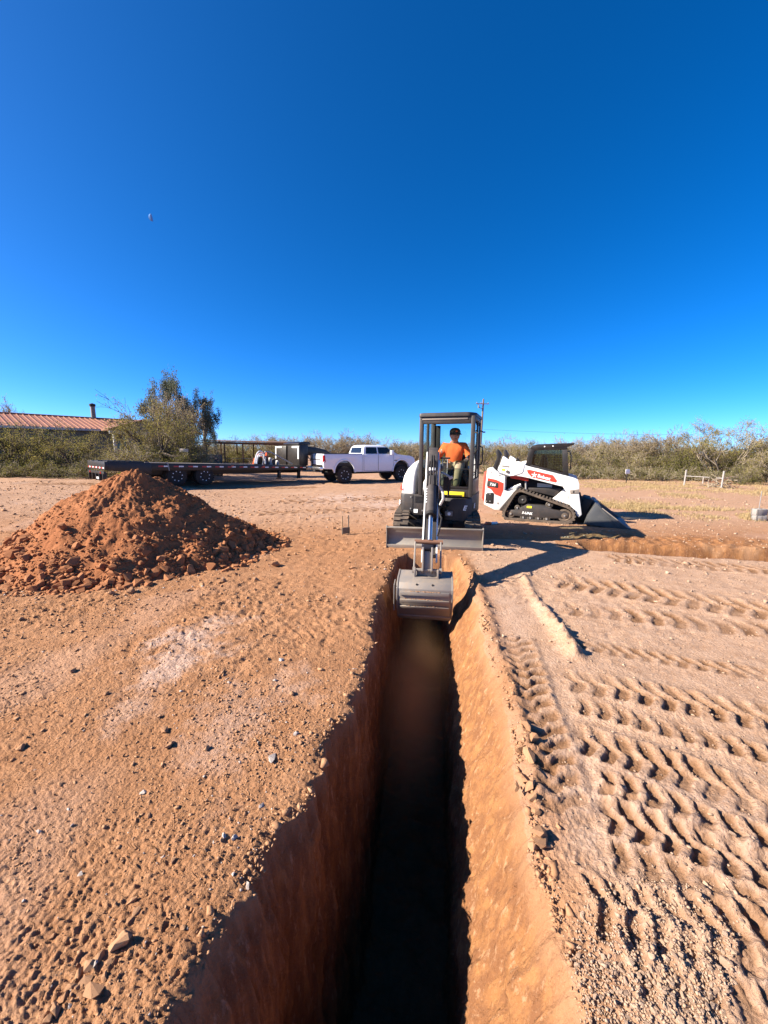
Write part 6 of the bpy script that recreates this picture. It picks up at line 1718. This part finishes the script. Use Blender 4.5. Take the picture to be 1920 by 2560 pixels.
    for k in range(3):
        mb = MB(); mb.box((g0 - 0.25 - 0.35 * k, yv + 0.2, (0.9 - 0.25 * k) / 2), (0.38, 0.5, 0.9 - 0.25 * k)); st = b(mb, 'step_wall', 'siding', 0.01)
        mb = MB(); mb.box((g0 - 0.25 - 0.35 * k, yv + 0.2, 0.925 - 0.25 * k), (0.44, 0.56, 0.05)); b(mb, 'lit_step_top', 'trim', 0.01, st)  # white colour makes the step tops look sunlit
    return root
house = build_house()

def build_carport():
    p = C2W(-13.6, 33.5)
    root = thing('carport', 'open red steel shade roof on thin posts behind the flatbed trailer', 'carport', (p[0], p[1], 0.1), YAW + 0.10)
    L, Wd, h = 5.6, 4.0, 2.32
    mb = MB(); mb.add([(-1.4, -Wd / 2, h + 0.10), (L, -Wd / 2, h), (L, Wd / 2, h + 0.12), (-1.4, Wd / 2, h + 0.22), (-1.4, -Wd / 2, h + 0.17), (L, -Wd / 2, h + 0.05), (L, Wd / 2, h + 0.17), (-1.4, Wd / 2, h + 0.29)], [(3, 2, 1, 0), (4, 5, 6, 7), (0, 1, 5, 4), (1, 2, 6, 5), (2, 3, 7, 6), (3, 0, 4, 7)])
    rf = mb.build('roof_sheet', M['rust'], root)
    for y in (-Wd / 2 + 0.15, 0, Wd / 2 - 0.15):
        mb = MB(); mb.box((L / 2 - 0.7, y, h - 0.04), (L + 1.2, 0.08, 0.13), (0, 0.015, 0)); mb.build('beam', M['rust'], rf)
    for x in (-1.0, 0.4, 1.85, 4.6):
        for y in (-Wd / 2 + 0.15, Wd / 2 - 0.15):
            mb = MB(); mb.box((x, y, h / 2), (0.09, 0.09, h)); mb.build('post', M['rust'], root)
    # low wire fence in front of the shade
    q = C2W(-14.8, 31.5)
    f = thing('wire_fence', 'low wire fence on thin dark posts beneath the red shade roof', 'fence', (q[0], q[1], 0.1), YAW + 0.06)
    for k in range(6):
        mb = MB(); mb.cyl((2.0 * k, 0, 0), (2.0 * k, 0, 1.15), 0.035, n=6); mb.build('post', M['rust'], f)
    for z in (0.35, 0.7, 1.05):
        mb = MB(); mb.cyl((0, 0, z), (10, 0, z), 0.012, n=4); mb.build('wire', M['galv'], f)
build_carport()

# ---------------------------------------------------------------- desert trees and bushes
def grow(seed, h, spread, n_stem, depth, leaf_n, leaf_s, lean=0.35, droop=0.0, up=0.5, twig_r=0.010, crown_lo=0.15, split=3, leaf_len=2.0, bushy=0.3, trunk_r=None, first=0.30):
    """a branching skeleton turned into thin tubes, and leaf-sized faces along its outer twigs"""
    r = random.Random(seed); rs = np.random.RandomState(seed)
    segs = []; tips = []
    def branch(p, d, L, rad, lev):
        n = 4 if lev < 2 else 3
        q = p.copy(); dd = d.copy()
        pts = [q.copy()]
        for i in range(n):
            dd = (dd + Vector((r.gauss(0, 1), r.gauss(0, 1), r.gauss(0, 0.7))) * 0.20 + Vector((0, 0, up * 0.10 - droop * 0.12 * lev))).normalized()
            q = q + dd * (L / n)
            if q.z < 0.05: q.z = 0.05
            pts.append(q.copy())
        segs.append((pts, rad, rad * 0.55))
        if lev >= depth:
            tips.append(pts); return
        if lev >= depth - 1: tips.append(pts)
        k = split + (1 if r.random() < 0.4 else 0)
        for i in range(k):
            t = r.uniform(0.35, 1.0) if i else 1.0
            j = t * n; a = pts[min(int(j), n - 1)]; c = pts[min(int(j) + 1, n)]
            s = a.lerp(c, j - int(j))
            ax = Vector((r.gauss(0, 1), r.gauss(0, 1), r.gauss(0, 0.6)))
            nd = (dd + ax.normalized() * r.uniform(0.45, 0.95) + Vector((0, 0, 0.10 * up - 0.22 * droop))).normalized()
            branch(s, nd, L * r.uniform(0.55, 0.82), rad * r.uniform(0.45, 0.62), lev + 1)
    for i in range(n_stem):
        a = 2 * PI * (i + r.uniform(-.3, .3)) / n_stem
        el = r.uniform(0.7, 1.3) * lean * spread / max(h, 0.1)
        d = Vector((math.cos(a) * el, math.sin(a) * el, 1.0)).normalized()
        branch(Vector((math.cos(a) * 0.08, math.sin(a) * 0.08, 0)), d, h * first * r.uniform(0.8, 1.2), trunk_r or 0.022 * h ** 0.8 + 0.012, 0)
    # normalise to the wanted size
    allp = np.array([q[:] for s in segs for q in s[0]])
    zmax = np.percentile(allp[:, 2], 99.5); xr_ = max(np.percentile(np.abs(allp[:, 0]), 98), np.percentile(np.abs(allp[:, 1]), 98))
    kz = h / zmax; kx = spread / 2 / xr_
    V, Fc = [], []; off = 0
    for pts, r0, r1 in segs:
        P = np.array([q[:] for q in pts]) * np.array([kx, kx, kz])
        m = len(P)
        ring = np.array([[math.cos(a), math.sin(a), 0] for a in (0, 2 * PI / 3, 4 * PI / 3)])
        dirv = P[-1] - P[0]; dirv /= max(1e-6, np.linalg.norm(dirv))
        u = np.cross(dirv, [0.3, 0.2, 0.9]); nu = np.linalg.norm(u); u = u / nu if nu > 1e-3 else np.array([1.0, 0, 0]); w = np.cross(dirv, u)
        rr = np.maximum(np.linspace(r0, r1, m), twig_r * 0.6)
        ver = P[:, None, :] + rr[:, None, None] * (ring[None, :, 0:1] * u + ring[None, :, 1:2] * w)
        V.append(ver.reshape(-1, 3))
        i = np.arange(m - 1)[:, None] * 3
        for k in range(3):
            k2 = (k + 1) % 3
            Fc.append(np.stack([i + k, i + k2, i + 3 + k2, i + 3 + k], -1).reshape(-1, 4) + off)
        off += m * 3
    bv, bf = np.concatenate(V), np.concatenate(Fc)
    # leaves
    T = np.array([[q[:] for q in (p if len(p) == 4 else (p + [p[-1]])[:4])] for p in tips]) * np.array([kx, kx, kz])
    n = leaf_n
    ti = rs.randint(0, len(T), n); f = rs.uniform(0.0, 1.0, n) * 3 * 0.999; k = f.astype(int)
    base = T[ti, k] * (1 - (f - k))[:, None] + T[ti, np.minimum(k + 1, 3)] * (f - k)[:, None]
    base = base + rs.normal(0, bushy * 0.12, (n, 3)) * np.array([1, 1, 0.8])
    base = base[base[:, 2] > crown_lo * h * rs.uniform(0.2, 1.4, len(base))]
    n = len(base)
    d = rs.normal(0, 1, (n, 3)); d[:, 2] -= droop * 1.2; d /= np.linalg.norm(d, axis=1)[:, None]
    e = np.cross(d, rs.normal(0, 1, (n, 3))); e /= np.linalg.norm(e, axis=1)[:, None]
    s = leaf_s * rs.uniform(0.6, 1.4, n)[:, None]
    lv = np.stack([base, base + d * s * leaf_len * 0.5 + e * s * 0.5, base + d * s * leaf_len, base + d * s * leaf_len * 0.5 - e * s * 0.5], 1).reshape(-1, 3)
    lf = np.arange(n * 4).reshape(-1, 4)
    return (bv, bf), (lv, lf)

PROTO = {}
def proto(key, leafm, barkm, **kw):
    (bv, bf), (lv, lf) = grow(**kw)
    PROTO[key] = (mesh_np('trunk', bv, bf, M[barkm], True), mesh_np('crown', lv, lf, M[leafm]), kw['h'], kw['spread'])
proto('mesq1', 'leaf_olive', 'bark', seed=11, h=3.0, spread=4.0, n_stem=5, depth=4, leaf_n=8000, leaf_s=0.030, lean=0.55, droop=0.35, crown_lo=0.12, bushy=0.9)
proto('mesq2', 'leaf_olive', 'bark', seed=12, h=2.6, spread=3.6, n_stem=6, depth=4, leaf_n=8000, leaf_s=0.028, lean=0.6, droop=0.45, crown_lo=0.08, bushy=1.0)
proto('bush1', 'leaf_dark', 'bark', seed=13, h=2.4, spread=3.4, n_stem=7, depth=4, leaf_n=9000, leaf_s=0.030, lean=0.65, droop=0.55, crown_lo=0.05, bushy=1.1)
proto('bush2', 'leaf_olive', 'twig', seed=14, h=2.2, spread=3.2, n_stem=8, depth=4, leaf_n=5500, leaf_s=0.026, lean=0.6, droop=0.3, crown_lo=0.05, bushy=0.9)
proto('tan1', 'leaf_tan', 'twig', seed=15, h=2.6, spread=3.2, n_stem=7, depth=4, leaf_n=4200, leaf_s=0.028, lean=0.5, droop=0.15, crown_lo=0.15, bushy=0.9)
proto('bare1', 'leaf_tan', 'twig', seed=16, h=3.0, spread=3.6, n_stem=6, depth=5, leaf_n=1200, leaf_s=0.022, lean=0.45, droop=0.05, crown_lo=0.3, split=2, first=0.34)
proto('bare2', 'leaf_olive', 'bark', seed=17, h=4.2, spread=5.0, n_stem=5, depth=5, leaf_n=3500, leaf_s=0.026, lean=0.5, droop=0.1, crown_lo=0.35, split=2, bushy=0.7)
proto('paloverde', 'leaf_olive', 'twig', seed=31, h=3.6, spread=5.2, n_stem=7, depth=5, leaf_n=11000, leaf_s=0.027, lean=0.7, droop=0.12, crown_lo=0.25, split=2, bushy=0.7)
proto('euc', 'leaf_euc', 'twig', seed=23, h=6.0, spread=4.2, n_stem=4, depth=5, leaf_n=13000, leaf_s=0.046, lean=0.45, droop=0.75, up=1.0, crown_lo=0.40, split=2, leaf_len=3.2, bushy=1.2, trunk_r=0.10, first=0.42)
proto('scrub', 'leaf_dark', 'twig', seed=20, h=0.9, spread=1.8, n_stem=9, depth=3, leaf_n=2600, leaf_s=0.022, lean=0.8, droop=0.2, crown_lo=0.05, bushy=0.6)

trng = random.Random(77)
def tree(key, name, label, cat, px, dep, h, w=None, group=None, py=None):
    x, y = pd(px, dep)
    me_t, me_c, h0, w0 = PROTO[key]
    t = thing(name, label, cat, (x, y, gz(x, y) - 0.03), trng.uniform(0, 2 * PI), group)
    sx = (w / w0) if w else h / h0
    t.scale = (sx, sx, h / h0)
    link('trunk', me_t, t); link('crown', me_c, t)
    return t

def forest():
    T = tree
    # --- left: bushes in front of the house
    T('bush1', 'desert_bush', 'dense dark green bush at the left edge in front of the house', 'bush', -10, 20.5, 2.7, 4.2)
    T('mesq2', 'desert_bush', 'green leafy bush beneath the red roof, second from the left edge', 'bush', 75, 21.0, 2.7, 4.4)
    T('bush1', 'desert_bush', 'dark twiggy bush under the middle of the red roof', 'bush', 150, 20.5, 2.55, 4.0)
    T('mesq1', 'desert_bush', 'wide tangled bush with dark bare branches left of the porch', 'bush', 200, 20.0, 2.35, 3.4)
    T('bush2', 'desert_bush', 'low grey bush directly behind the tail of the trailer', 'bush', 258, 19.6, 1.25, 2.8)
    T('bare2', 'desert_tree', 'bare thorny tree rising over the roof at the left edge', 'tree', 12, 27.5, 5.3, 4.6)
    T('bare1', 'desert_tree', 'thin bare tree showing above the roof ridge right of the edge tree', 'tree', 62, 30.0, 4.9, 4.2)
    T('bare1', 'desert_tree', 'faint bare treetop just above the roof ridge left of the chimney', 'tree', 130, 36.0, 4.3, 5.0)
    T('bare2', 'desert_tree', 'faint bare treetop behind the roof ridge beside the chimney', 'tree', 205, 38.0, 4.4, 4.5)
    T('mesq1', 'mesquite_tree', 'big olive mesquite tree behind the trailer, in front of the tall dark-leaved tree', 'tree', 405, 20.8, 3.95, 4.3)
    T('paloverde', 'mesquite_tree', 'pale feathery tree overlapping the porch, left half of the mesquite clump', 'tree', 372, 21.5, 3.4, 2.9)
    T('mesq2', 'mesquite_tree', 'tan twiggy mesquite on the right end of the clump behind the trailer wheels', 'tree', 470, 21.5, 3.3, 3.4)
    T('tan1', 'mesquite_tree', 'tall tan leafless crown standing between the mesquite and the tall dark-leaved tree', 'tree', 440, 22.6, 4.6, 3.2)
    T('bush2', 'desert_bush', 'brown tangle of dead brush right behind the middle of the trailer deck', 'bush', 330, 19.0, 1.6, 3.6)
    T('bush1', 'desert_bush', 'dark low bush behind the trailer deck below the mesquite', 'bush', 410, 20.0, 1.7, 3.6)
    T('bush2', 'desert_bush', 'grey brush under the right side of the mesquite, beside the dark panel', 'bush', 490, 20.8, 1.7, 3.0)
    T('euc', 'eucalyptus_tree', 'tallest tree, with drooping dark grey-green leaves, behind the mesquite', 'tree', 456, 25.5, 6.15, 3.4)
    T('euc', 'eucalyptus_tree', 'shorter drooping dark-leaved tree at the right flank of the tallest tree', 'tree', 512, 26.0, 5.2, 2.4)
    # --- middle distance behind the carport and the pickup
    mid = [('bush2', 560, 40, 2.6, 5), ('bush1', 600, 46, 3.1, 5), ('bare1', 640, 44, 3.4, 5), ('tan1', 678, 40, 3.0, 4.6), ('mesq2', 655, 37, 2.2, 4), ('bare1', 705, 43, 3.6, 5), ('tan1', 745, 40, 3.1, 5), ('bare1', 795, 41, 3.9, 5), ('tan1', 830, 38, 3.3, 5), ('bare1', 868, 40, 3.9, 5.2), ('tan1', 905, 39, 3.4, 5), ('bare1', 945, 42, 3.3, 5), ('bush1', 975, 37, 2.4, 4.6), ('tan1', 1010, 38, 2.8, 5), ('mesq2', 1050, 40, 2.6, 5), ('bush2', 530, 38, 2.4, 4.5), ('mesq1', 615, 38, 1.8, 3.6), ('mesq2', 720, 36, 1.7, 3.6), ('bush1', 585, 36, 1.5, 3.4)]
    MIDLAB = {'bush1': 'dark green bush far behind the trailer and pickup', 'bush2': 'grey-green bush far behind the trailer and carport', 'tan1': 'tan leafy bush far behind the pickup and excavator', 'bare1': 'bare twiggy tree far behind the trailer and pickup', 'mesq1': 'broad olive bush behind the carport', 'mesq2': 'low rounded olive bush far behind the vehicles'}
    for k, px, dp, h, w in mid:
        T(k, 'distant_bush', MIDLAB[k], 'bush', px, dp, h, w, 'bushes far behind the trailer and pickup')
    # --- right: the long line of trees
    row = [('bush1', 1105, 34, 2.5, 4.5), ('tan1', 1160, 33, 2.6, 4.4), ('mesq2', 1215, 31, 2.6, 4.2), ('bare1', 1250, 34, 3.2, 4.2), ('bush2', 1285, 31, 2.4, 4.2), ('mesq1', 1320, 33, 2.9, 4.4), ('mesq2', 1360, 32, 2.5, 4.0),
           ('bush1', 1412, 30, 2.1, 3.8), ('tan1', 1440, 33, 3.1, 4.0), ('bare1', 1470, 34, 3.4, 4.2), ('bush2', 1490, 30, 2.5, 3.8), ('bare1', 1515, 33, 3.7, 4.0), ('tan1', 1545, 31, 3.0, 3.8), ('mesq2', 1575, 32, 3.1, 4.0), ('bare2', 1565, 34, 3.7, 4.2), ('bush2', 1605, 30, 2.6, 4.0),
           ('tan1', 1640, 29.5, 3.3, 4.4), ('bare1', 1660, 31, 3.8, 4.4), ('mesq1', 1690, 28.5, 3.0, 4.2), ('bush1', 1640, 28, 2.0, 3.4), ('bush1', 1720, 27, 2.1, 3.4), ('mesq2', 1755, 28, 2.7, 3.8), ('bush1', 1860, 25.5, 2.2, 3.6), ('mesq2', 1900, 26, 3.0, 4.2), ('mesq1', 1950, 25, 2.9, 4.0), ('bush2', 1910, 24, 1.9, 3.4), ('bush1', 1985, 25, 2.3, 4), ('mesq2', 1820, 27.5, 2.3, 3.6), ('tan1', 1935, 29, 3.4, 4), ('bush2', 1560, 28.5, 1.7, 3.2), ('bush1', 1500, 29, 1.6, 3.2), ('bush2', 1445, 29, 1.5, 3.0), ('bush1', 1690, 27.2, 1.4, 2.8)]
    ROWLAB = {'bush1': 'dense dark green bushy tree in the line along the right', 'bush2': 'grey-green many-stemmed bush in the line along the right', 'tan1': 'tan leafy tree in the brown line along the right', 'bare1': 'tall bare grey-twigged tree in the line along the right', 'bare2': 'tall dark-branched tree rising above the line along the right', 'mesq1': 'broad olive drooping tree in the line along the right', 'mesq2': 'low rounded olive tree in the line along the right'}
    for k, px, dp, h, w in row:
        T(k, 'desert_tree', ROWLAB[k], 'tree', px, dp, h, w, 'desert trees in the line along the right')
    T('paloverde', 'palo_verde_tree', 'largest tree of the right line, wide pale branching crown behind the gateway', 'tree', 1785, 26.5, 4.15, 5.4)
    T('bush1', 'green_bush', 'small bright green round bush right of the gateway beside the brush pile', 'bush', 1845, 22.5, 1.25, 1.7)
    # farther rows that only fill the gaps
    for i in range(34):
        px = -150 + 65 * i + trng.uniform(-15, 15)
        if 250 < px < 420: continue
        T(trng.choice(['tan1', 'bush2', 'mesq2', 'bush1']), 'distant_bush', 'hazy low bush on the far skyline of the flat', 'bush', px, trng.uniform(52, 75), trng.uniform(2.4, 3.4), 6.5, 'low bushes on the far skyline')
    # low scrub at the foot of the right line
    for i in range(22):
        px = 1240 + 32 * i + trng.uniform(-10, 10)
        T('scrub', 'low_scrub', 'knee-high grey scrub at the foot of the right tree line', 'shrub', px, 27.5 - 3.0 * (px - 1240) / 700 + trng.uniform(-.6, .6), trng.uniform(0.5, 0.95), trng.uniform(1.4, 2.2), 'low scrub under the right tree line')
    for i in range(9):
        px = -40 + 38 * i + trng.uniform(-10, 10)
        T('scrub', 'low_scrub', 'dark knee-high brush in front of the bushes at the left', 'shrub', px, 18.6 + trng.uniform(-.4, .4), trng.uniform(0.5, 0.8), trng.uniform(1.8, 2.6), 'low brush in front of the left bushes')
forest()

# ---------------------------------------------------------------- brush pile, panels, pole, wire, moon, dry grass
def build_rest():
    x, y = pd(1783, 20.6)
    t = thing('brush_pile', 'knee-high heap of dead pale branches inside the gateway', 'brush pile', (x, y, gz(x, y)))
    r = random.Random(4)
    for k in range(46):
        a = r.uniform(0, 2 * PI); q = Vector((r.gauss(0, 0.35), r.gauss(0, 0.3), r.uniform(0.05, 0.5)))
        d = Vector((math.cos(a), math.sin(a), r.uniform(-0.35, 0.75))); L = r.uniform(0.35, 1.0)
        pts = [q - d * L * 0.5, q + Vector((r.gauss(0, .06), r.gauss(0, .06), r.gauss(0, .05))), q + d * L * 0.5]
        for p in pts: p.z = max(p.z, 0.02)
        mb = MB(); mb.tube(pts, r.uniform(0.012, 0.028), 5, 0.008); mb.build('branch', M['twig'] if k % 3 else M['rust'], t)
    # dark panel and pale board by the mesquite
    x, y = pd(528, 22.5)
    p = thing('panel_fence', 'dark weathered board panel standing right of the mesquite clump', 'fence', (x, y, gz(x, y)), YAW + 0.05)
    for k in range(9):
        mb = MB(); mb.box((-0.72 + 0.18 * k, 0, 0.62), (0.168, 0.03, 1.22 + 0.02 * (k % 3))); mb.build('board', M['greywood'], p, 0.004)
    for z in (0.3, 0.95):
        mb = MB(); mb.box((0, 0.04, z), (1.65, 0.05, 0.09)); mb.build('rail', M['greywood'], p)
    x, y = pd(471, 19.9)
    p = thing('board', 'small cream board hanging in the twigs of the mesquite', 'board', (x, y, 1.78), YAW + 0.1)
    mb = MB(); mb.box((0, 0, 0), (0.42, 0.03, 0.17), (0, 0.06, 0)); mb.build('panel', M['cream'], p, 0.004)
    # utility pole and its low wire
    x, y = pd(1193, 60)
    p = thing('utility_pole', 'wooden utility pole with one crossarm rising beyond the excavator cab', 'utility pole', (x, y, 0), YAW, rot=(0, R(1.2), YAW))
    mb = MB(); mb.cyl((0, 0, 0), (0, 0, 9.7), 0.17, 0.12, n=10); mb.build('pole', M['pole'], p)
    mb = MB(); mb.box((-0.15, -0.15, 8.95), (1.9, 0.10, 0.12)); ca = mb.build('crossarm', M['pole'], p)
    for xx in (-1.0, -0.35, 0.7):
        mb = MB(); mb.lathe([(0.0, 0.05), (0.10, 0.07), (0.16, 0.05), (0.20, 0.02)], (xx, -0.15, 9.0), axis='z', n=8); mb.build('insulator', M['stove'], ca)
    mb = MB(); mb.tube([(-0.85, -0.15, 8.9), (-0.55, -0.12, 8.4), (-0.15, -0.1, 8.2)], 0.05); mb.cyl((-0.72, -0.2, 8.30), (-0.72, -0.2, 8.75), 0.09); mb.build('fuse_holder', M['stove'], ca)
    a = Vector((*pd(1199, 60), 5.2)); bq = Vector((*C2W(80, 52), 5.6))
    w = thing('power_line', 'thin dark overhead wire running right from the utility pole', 'wire', a)
    pts = [(a.lerp(bq, k / 16) - a) + Vector((0, 0, -1.0 * (1 - (2 * k / 16 - 1) ** 2))) for k in range(17)]
    mb = MB(); mb.tube(pts, 0.013, 5); mb.build('cable', M['blackdull'], w)
    # half moon: only the lit part is shaped, the shaded part left out
    d = ray(380, 544)
    mo = thing('moon', 'pale half moon in the blue sky at upper left', 'moon', cam.location + d * 1500)
    rr = 8.8
    up = Vector((0, 0, 1)); side = d.cross(up).normalized(); up = side.cross(d).normalized()
    rim = []
    for k in range(17):
        a_ = PI / 2 + PI * k / 16 
        rim.append(side * math.cos(a_) * rr + up * math.sin(a_) * rr)
    term = []
    for k in range(17):
        a_ = PI / 2 + PI * k / 16
        term.append(side * math.cos(a_) * rr * -0.12 + up * math.sin(a_) * rr)
    rot = Matrix.Rotation(R(-12), 4, d)
    mid = [(-d) * rr * 0.55 + (p_ + q_) * 0.5 for p_, q_ in zip(rim, term)]
    mid[0] = rim[0] * 0.999; mid[-1] = rim[-1] * 0.999
    back = [p_ + d * 0.5 for p_ in rim]
    mb = MB(rot); secs = [rim, mid, term]
    vs = [p_ for s_ in secs for p_ in s_]; fs = []
    for i in range(2):
        for k in range(16): fs.append((i * 17 + k, i * 17 + k + 1, (i + 1) * 17 + k + 1, (i + 1) * 17 + k))
    for k in range(16): fs.append((34 + k, 34 + k + 1, k + 1, k))
    mb.add(vs, fs); mb.build('lit_half', M['moon'], mo, smooth=80)
    # dry grass on the right, thousands of blades
    rs = np.random.RandomState(12)
    P = []
    for (x0, y0, x1, y1, n, sp) in ((1450, 1212, 1760, 1222, 1700, 5), (1760, 1222, 1990, 1238, 700, 5), (1480, 1258, 1640, 1276, 700, 5), (1560, 1265, 1900, 1292, 1500, 7), (1640, 1236, 1800, 1246, 350, 3), (1480, 1205, 1990, 1214, 900, 3), (1900, 1220, 2000, 1230, 300, 5), (1250, 1196, 1480, 1206, 900, 5), (600, 1168, 830, 1176, 700, 5)):
        k = rs.uniform(0, 1, n)
        px = x0 + (x1 - x0) * k + rs.normal(0, 8, n); py = y0 + (y1 - y0) * k + rs.normal(0, sp, n)
        py = np.maximum(py, 1166)
        for a_, b_ in zip(px, py):
            q = at(a_, b_); P.append((q.x, q.y))
    P = np.array(P)
    keep = noise2(P[:, 0] * 0.9, P[:, 1] * 0.9, 400) > -0.18
    P = P[keep]; n = len(P)
    nb = 7
    B = np.repeat(P, nb, 0) + rs.normal(0, 0.07, (n * nb, 2)); m = len(B)
    z = gzv(B[:, 0], B[:, 1], np.full(m, 0.08))
    h = rs.uniform(0.03, 0.12, m); a_ = rs.uniform(0, 2 * PI, m); ln = rs.uniform(0.1, 0.7, m) * h
    base = np.stack([B[:, 0], B[:, 1], z - 0.01], -1)
    wv = np.stack([-np.sin(a_), np.cos(a_), np.zeros(m)], -1) * 0.009
    tip = base + np.stack([np.cos(a_) * ln, np.sin(a_) * ln, h], -1)
    V = np.stack([base - wv, base + wv, tip], 1).reshape(-1, 3); Fc = np.arange(m * 3).reshape(-1, 3)
    g = link('dry_grass', mesh_np('dry_grass', V, Fc, M['grass'])); tag(g, kind='stuff')
    # dust hanging in the trench below the bucket
    t = NT('hanging_dust')
    tc = t.n('ShaderNodeTexCoord')
    mp = t.n('ShaderNodeMapping'); mp.inputs['Location'].default_value = (-0.5, -0.58, -0.58)
    t.l(tc.outputs['Generated'], mp.inputs['Vector'])
    mp2 = t.n('ShaderNodeMapping'); mp2.inputs['Scale'].default_value = (1.6, 2.0, 2.3); t.l(mp.outputs[0], mp2.inputs['Vector'])
    gr = t.n('ShaderNodeTexGradient', gradient_type='QUADRATIC_SPHERE'); t.l(mp2.outputs[0], gr.inputs['Vector'])
    nz = t.ramp(t.noise(t.pos(), 2.6, 4, 0.6, 0.4), [(0.3, 0.25), (0.7, 1.0)])
    den = t.math('MULTIPLY', t.math('MULTIPLY', gr.outputs['Fac'], nz), 3.8)
    pv = t.n('ShaderNodeVolumePrincipled'); pv.inputs['Color'].default_value = (0.95, 0.60, 0.30, 1); pv.inputs['Anisotropy'].default_value = 0.2
    t.l(den, pv.inputs['Density']); t.l(pv.outputs[0], t.out.inputs['Volume'])
    mb = MB(); mb.box((-0.17, 3.65, -1.15), (0.86, 2.9, 2.2)); o = mb.build('dust', t.m); tag(o, kind='stuff')
build_rest()
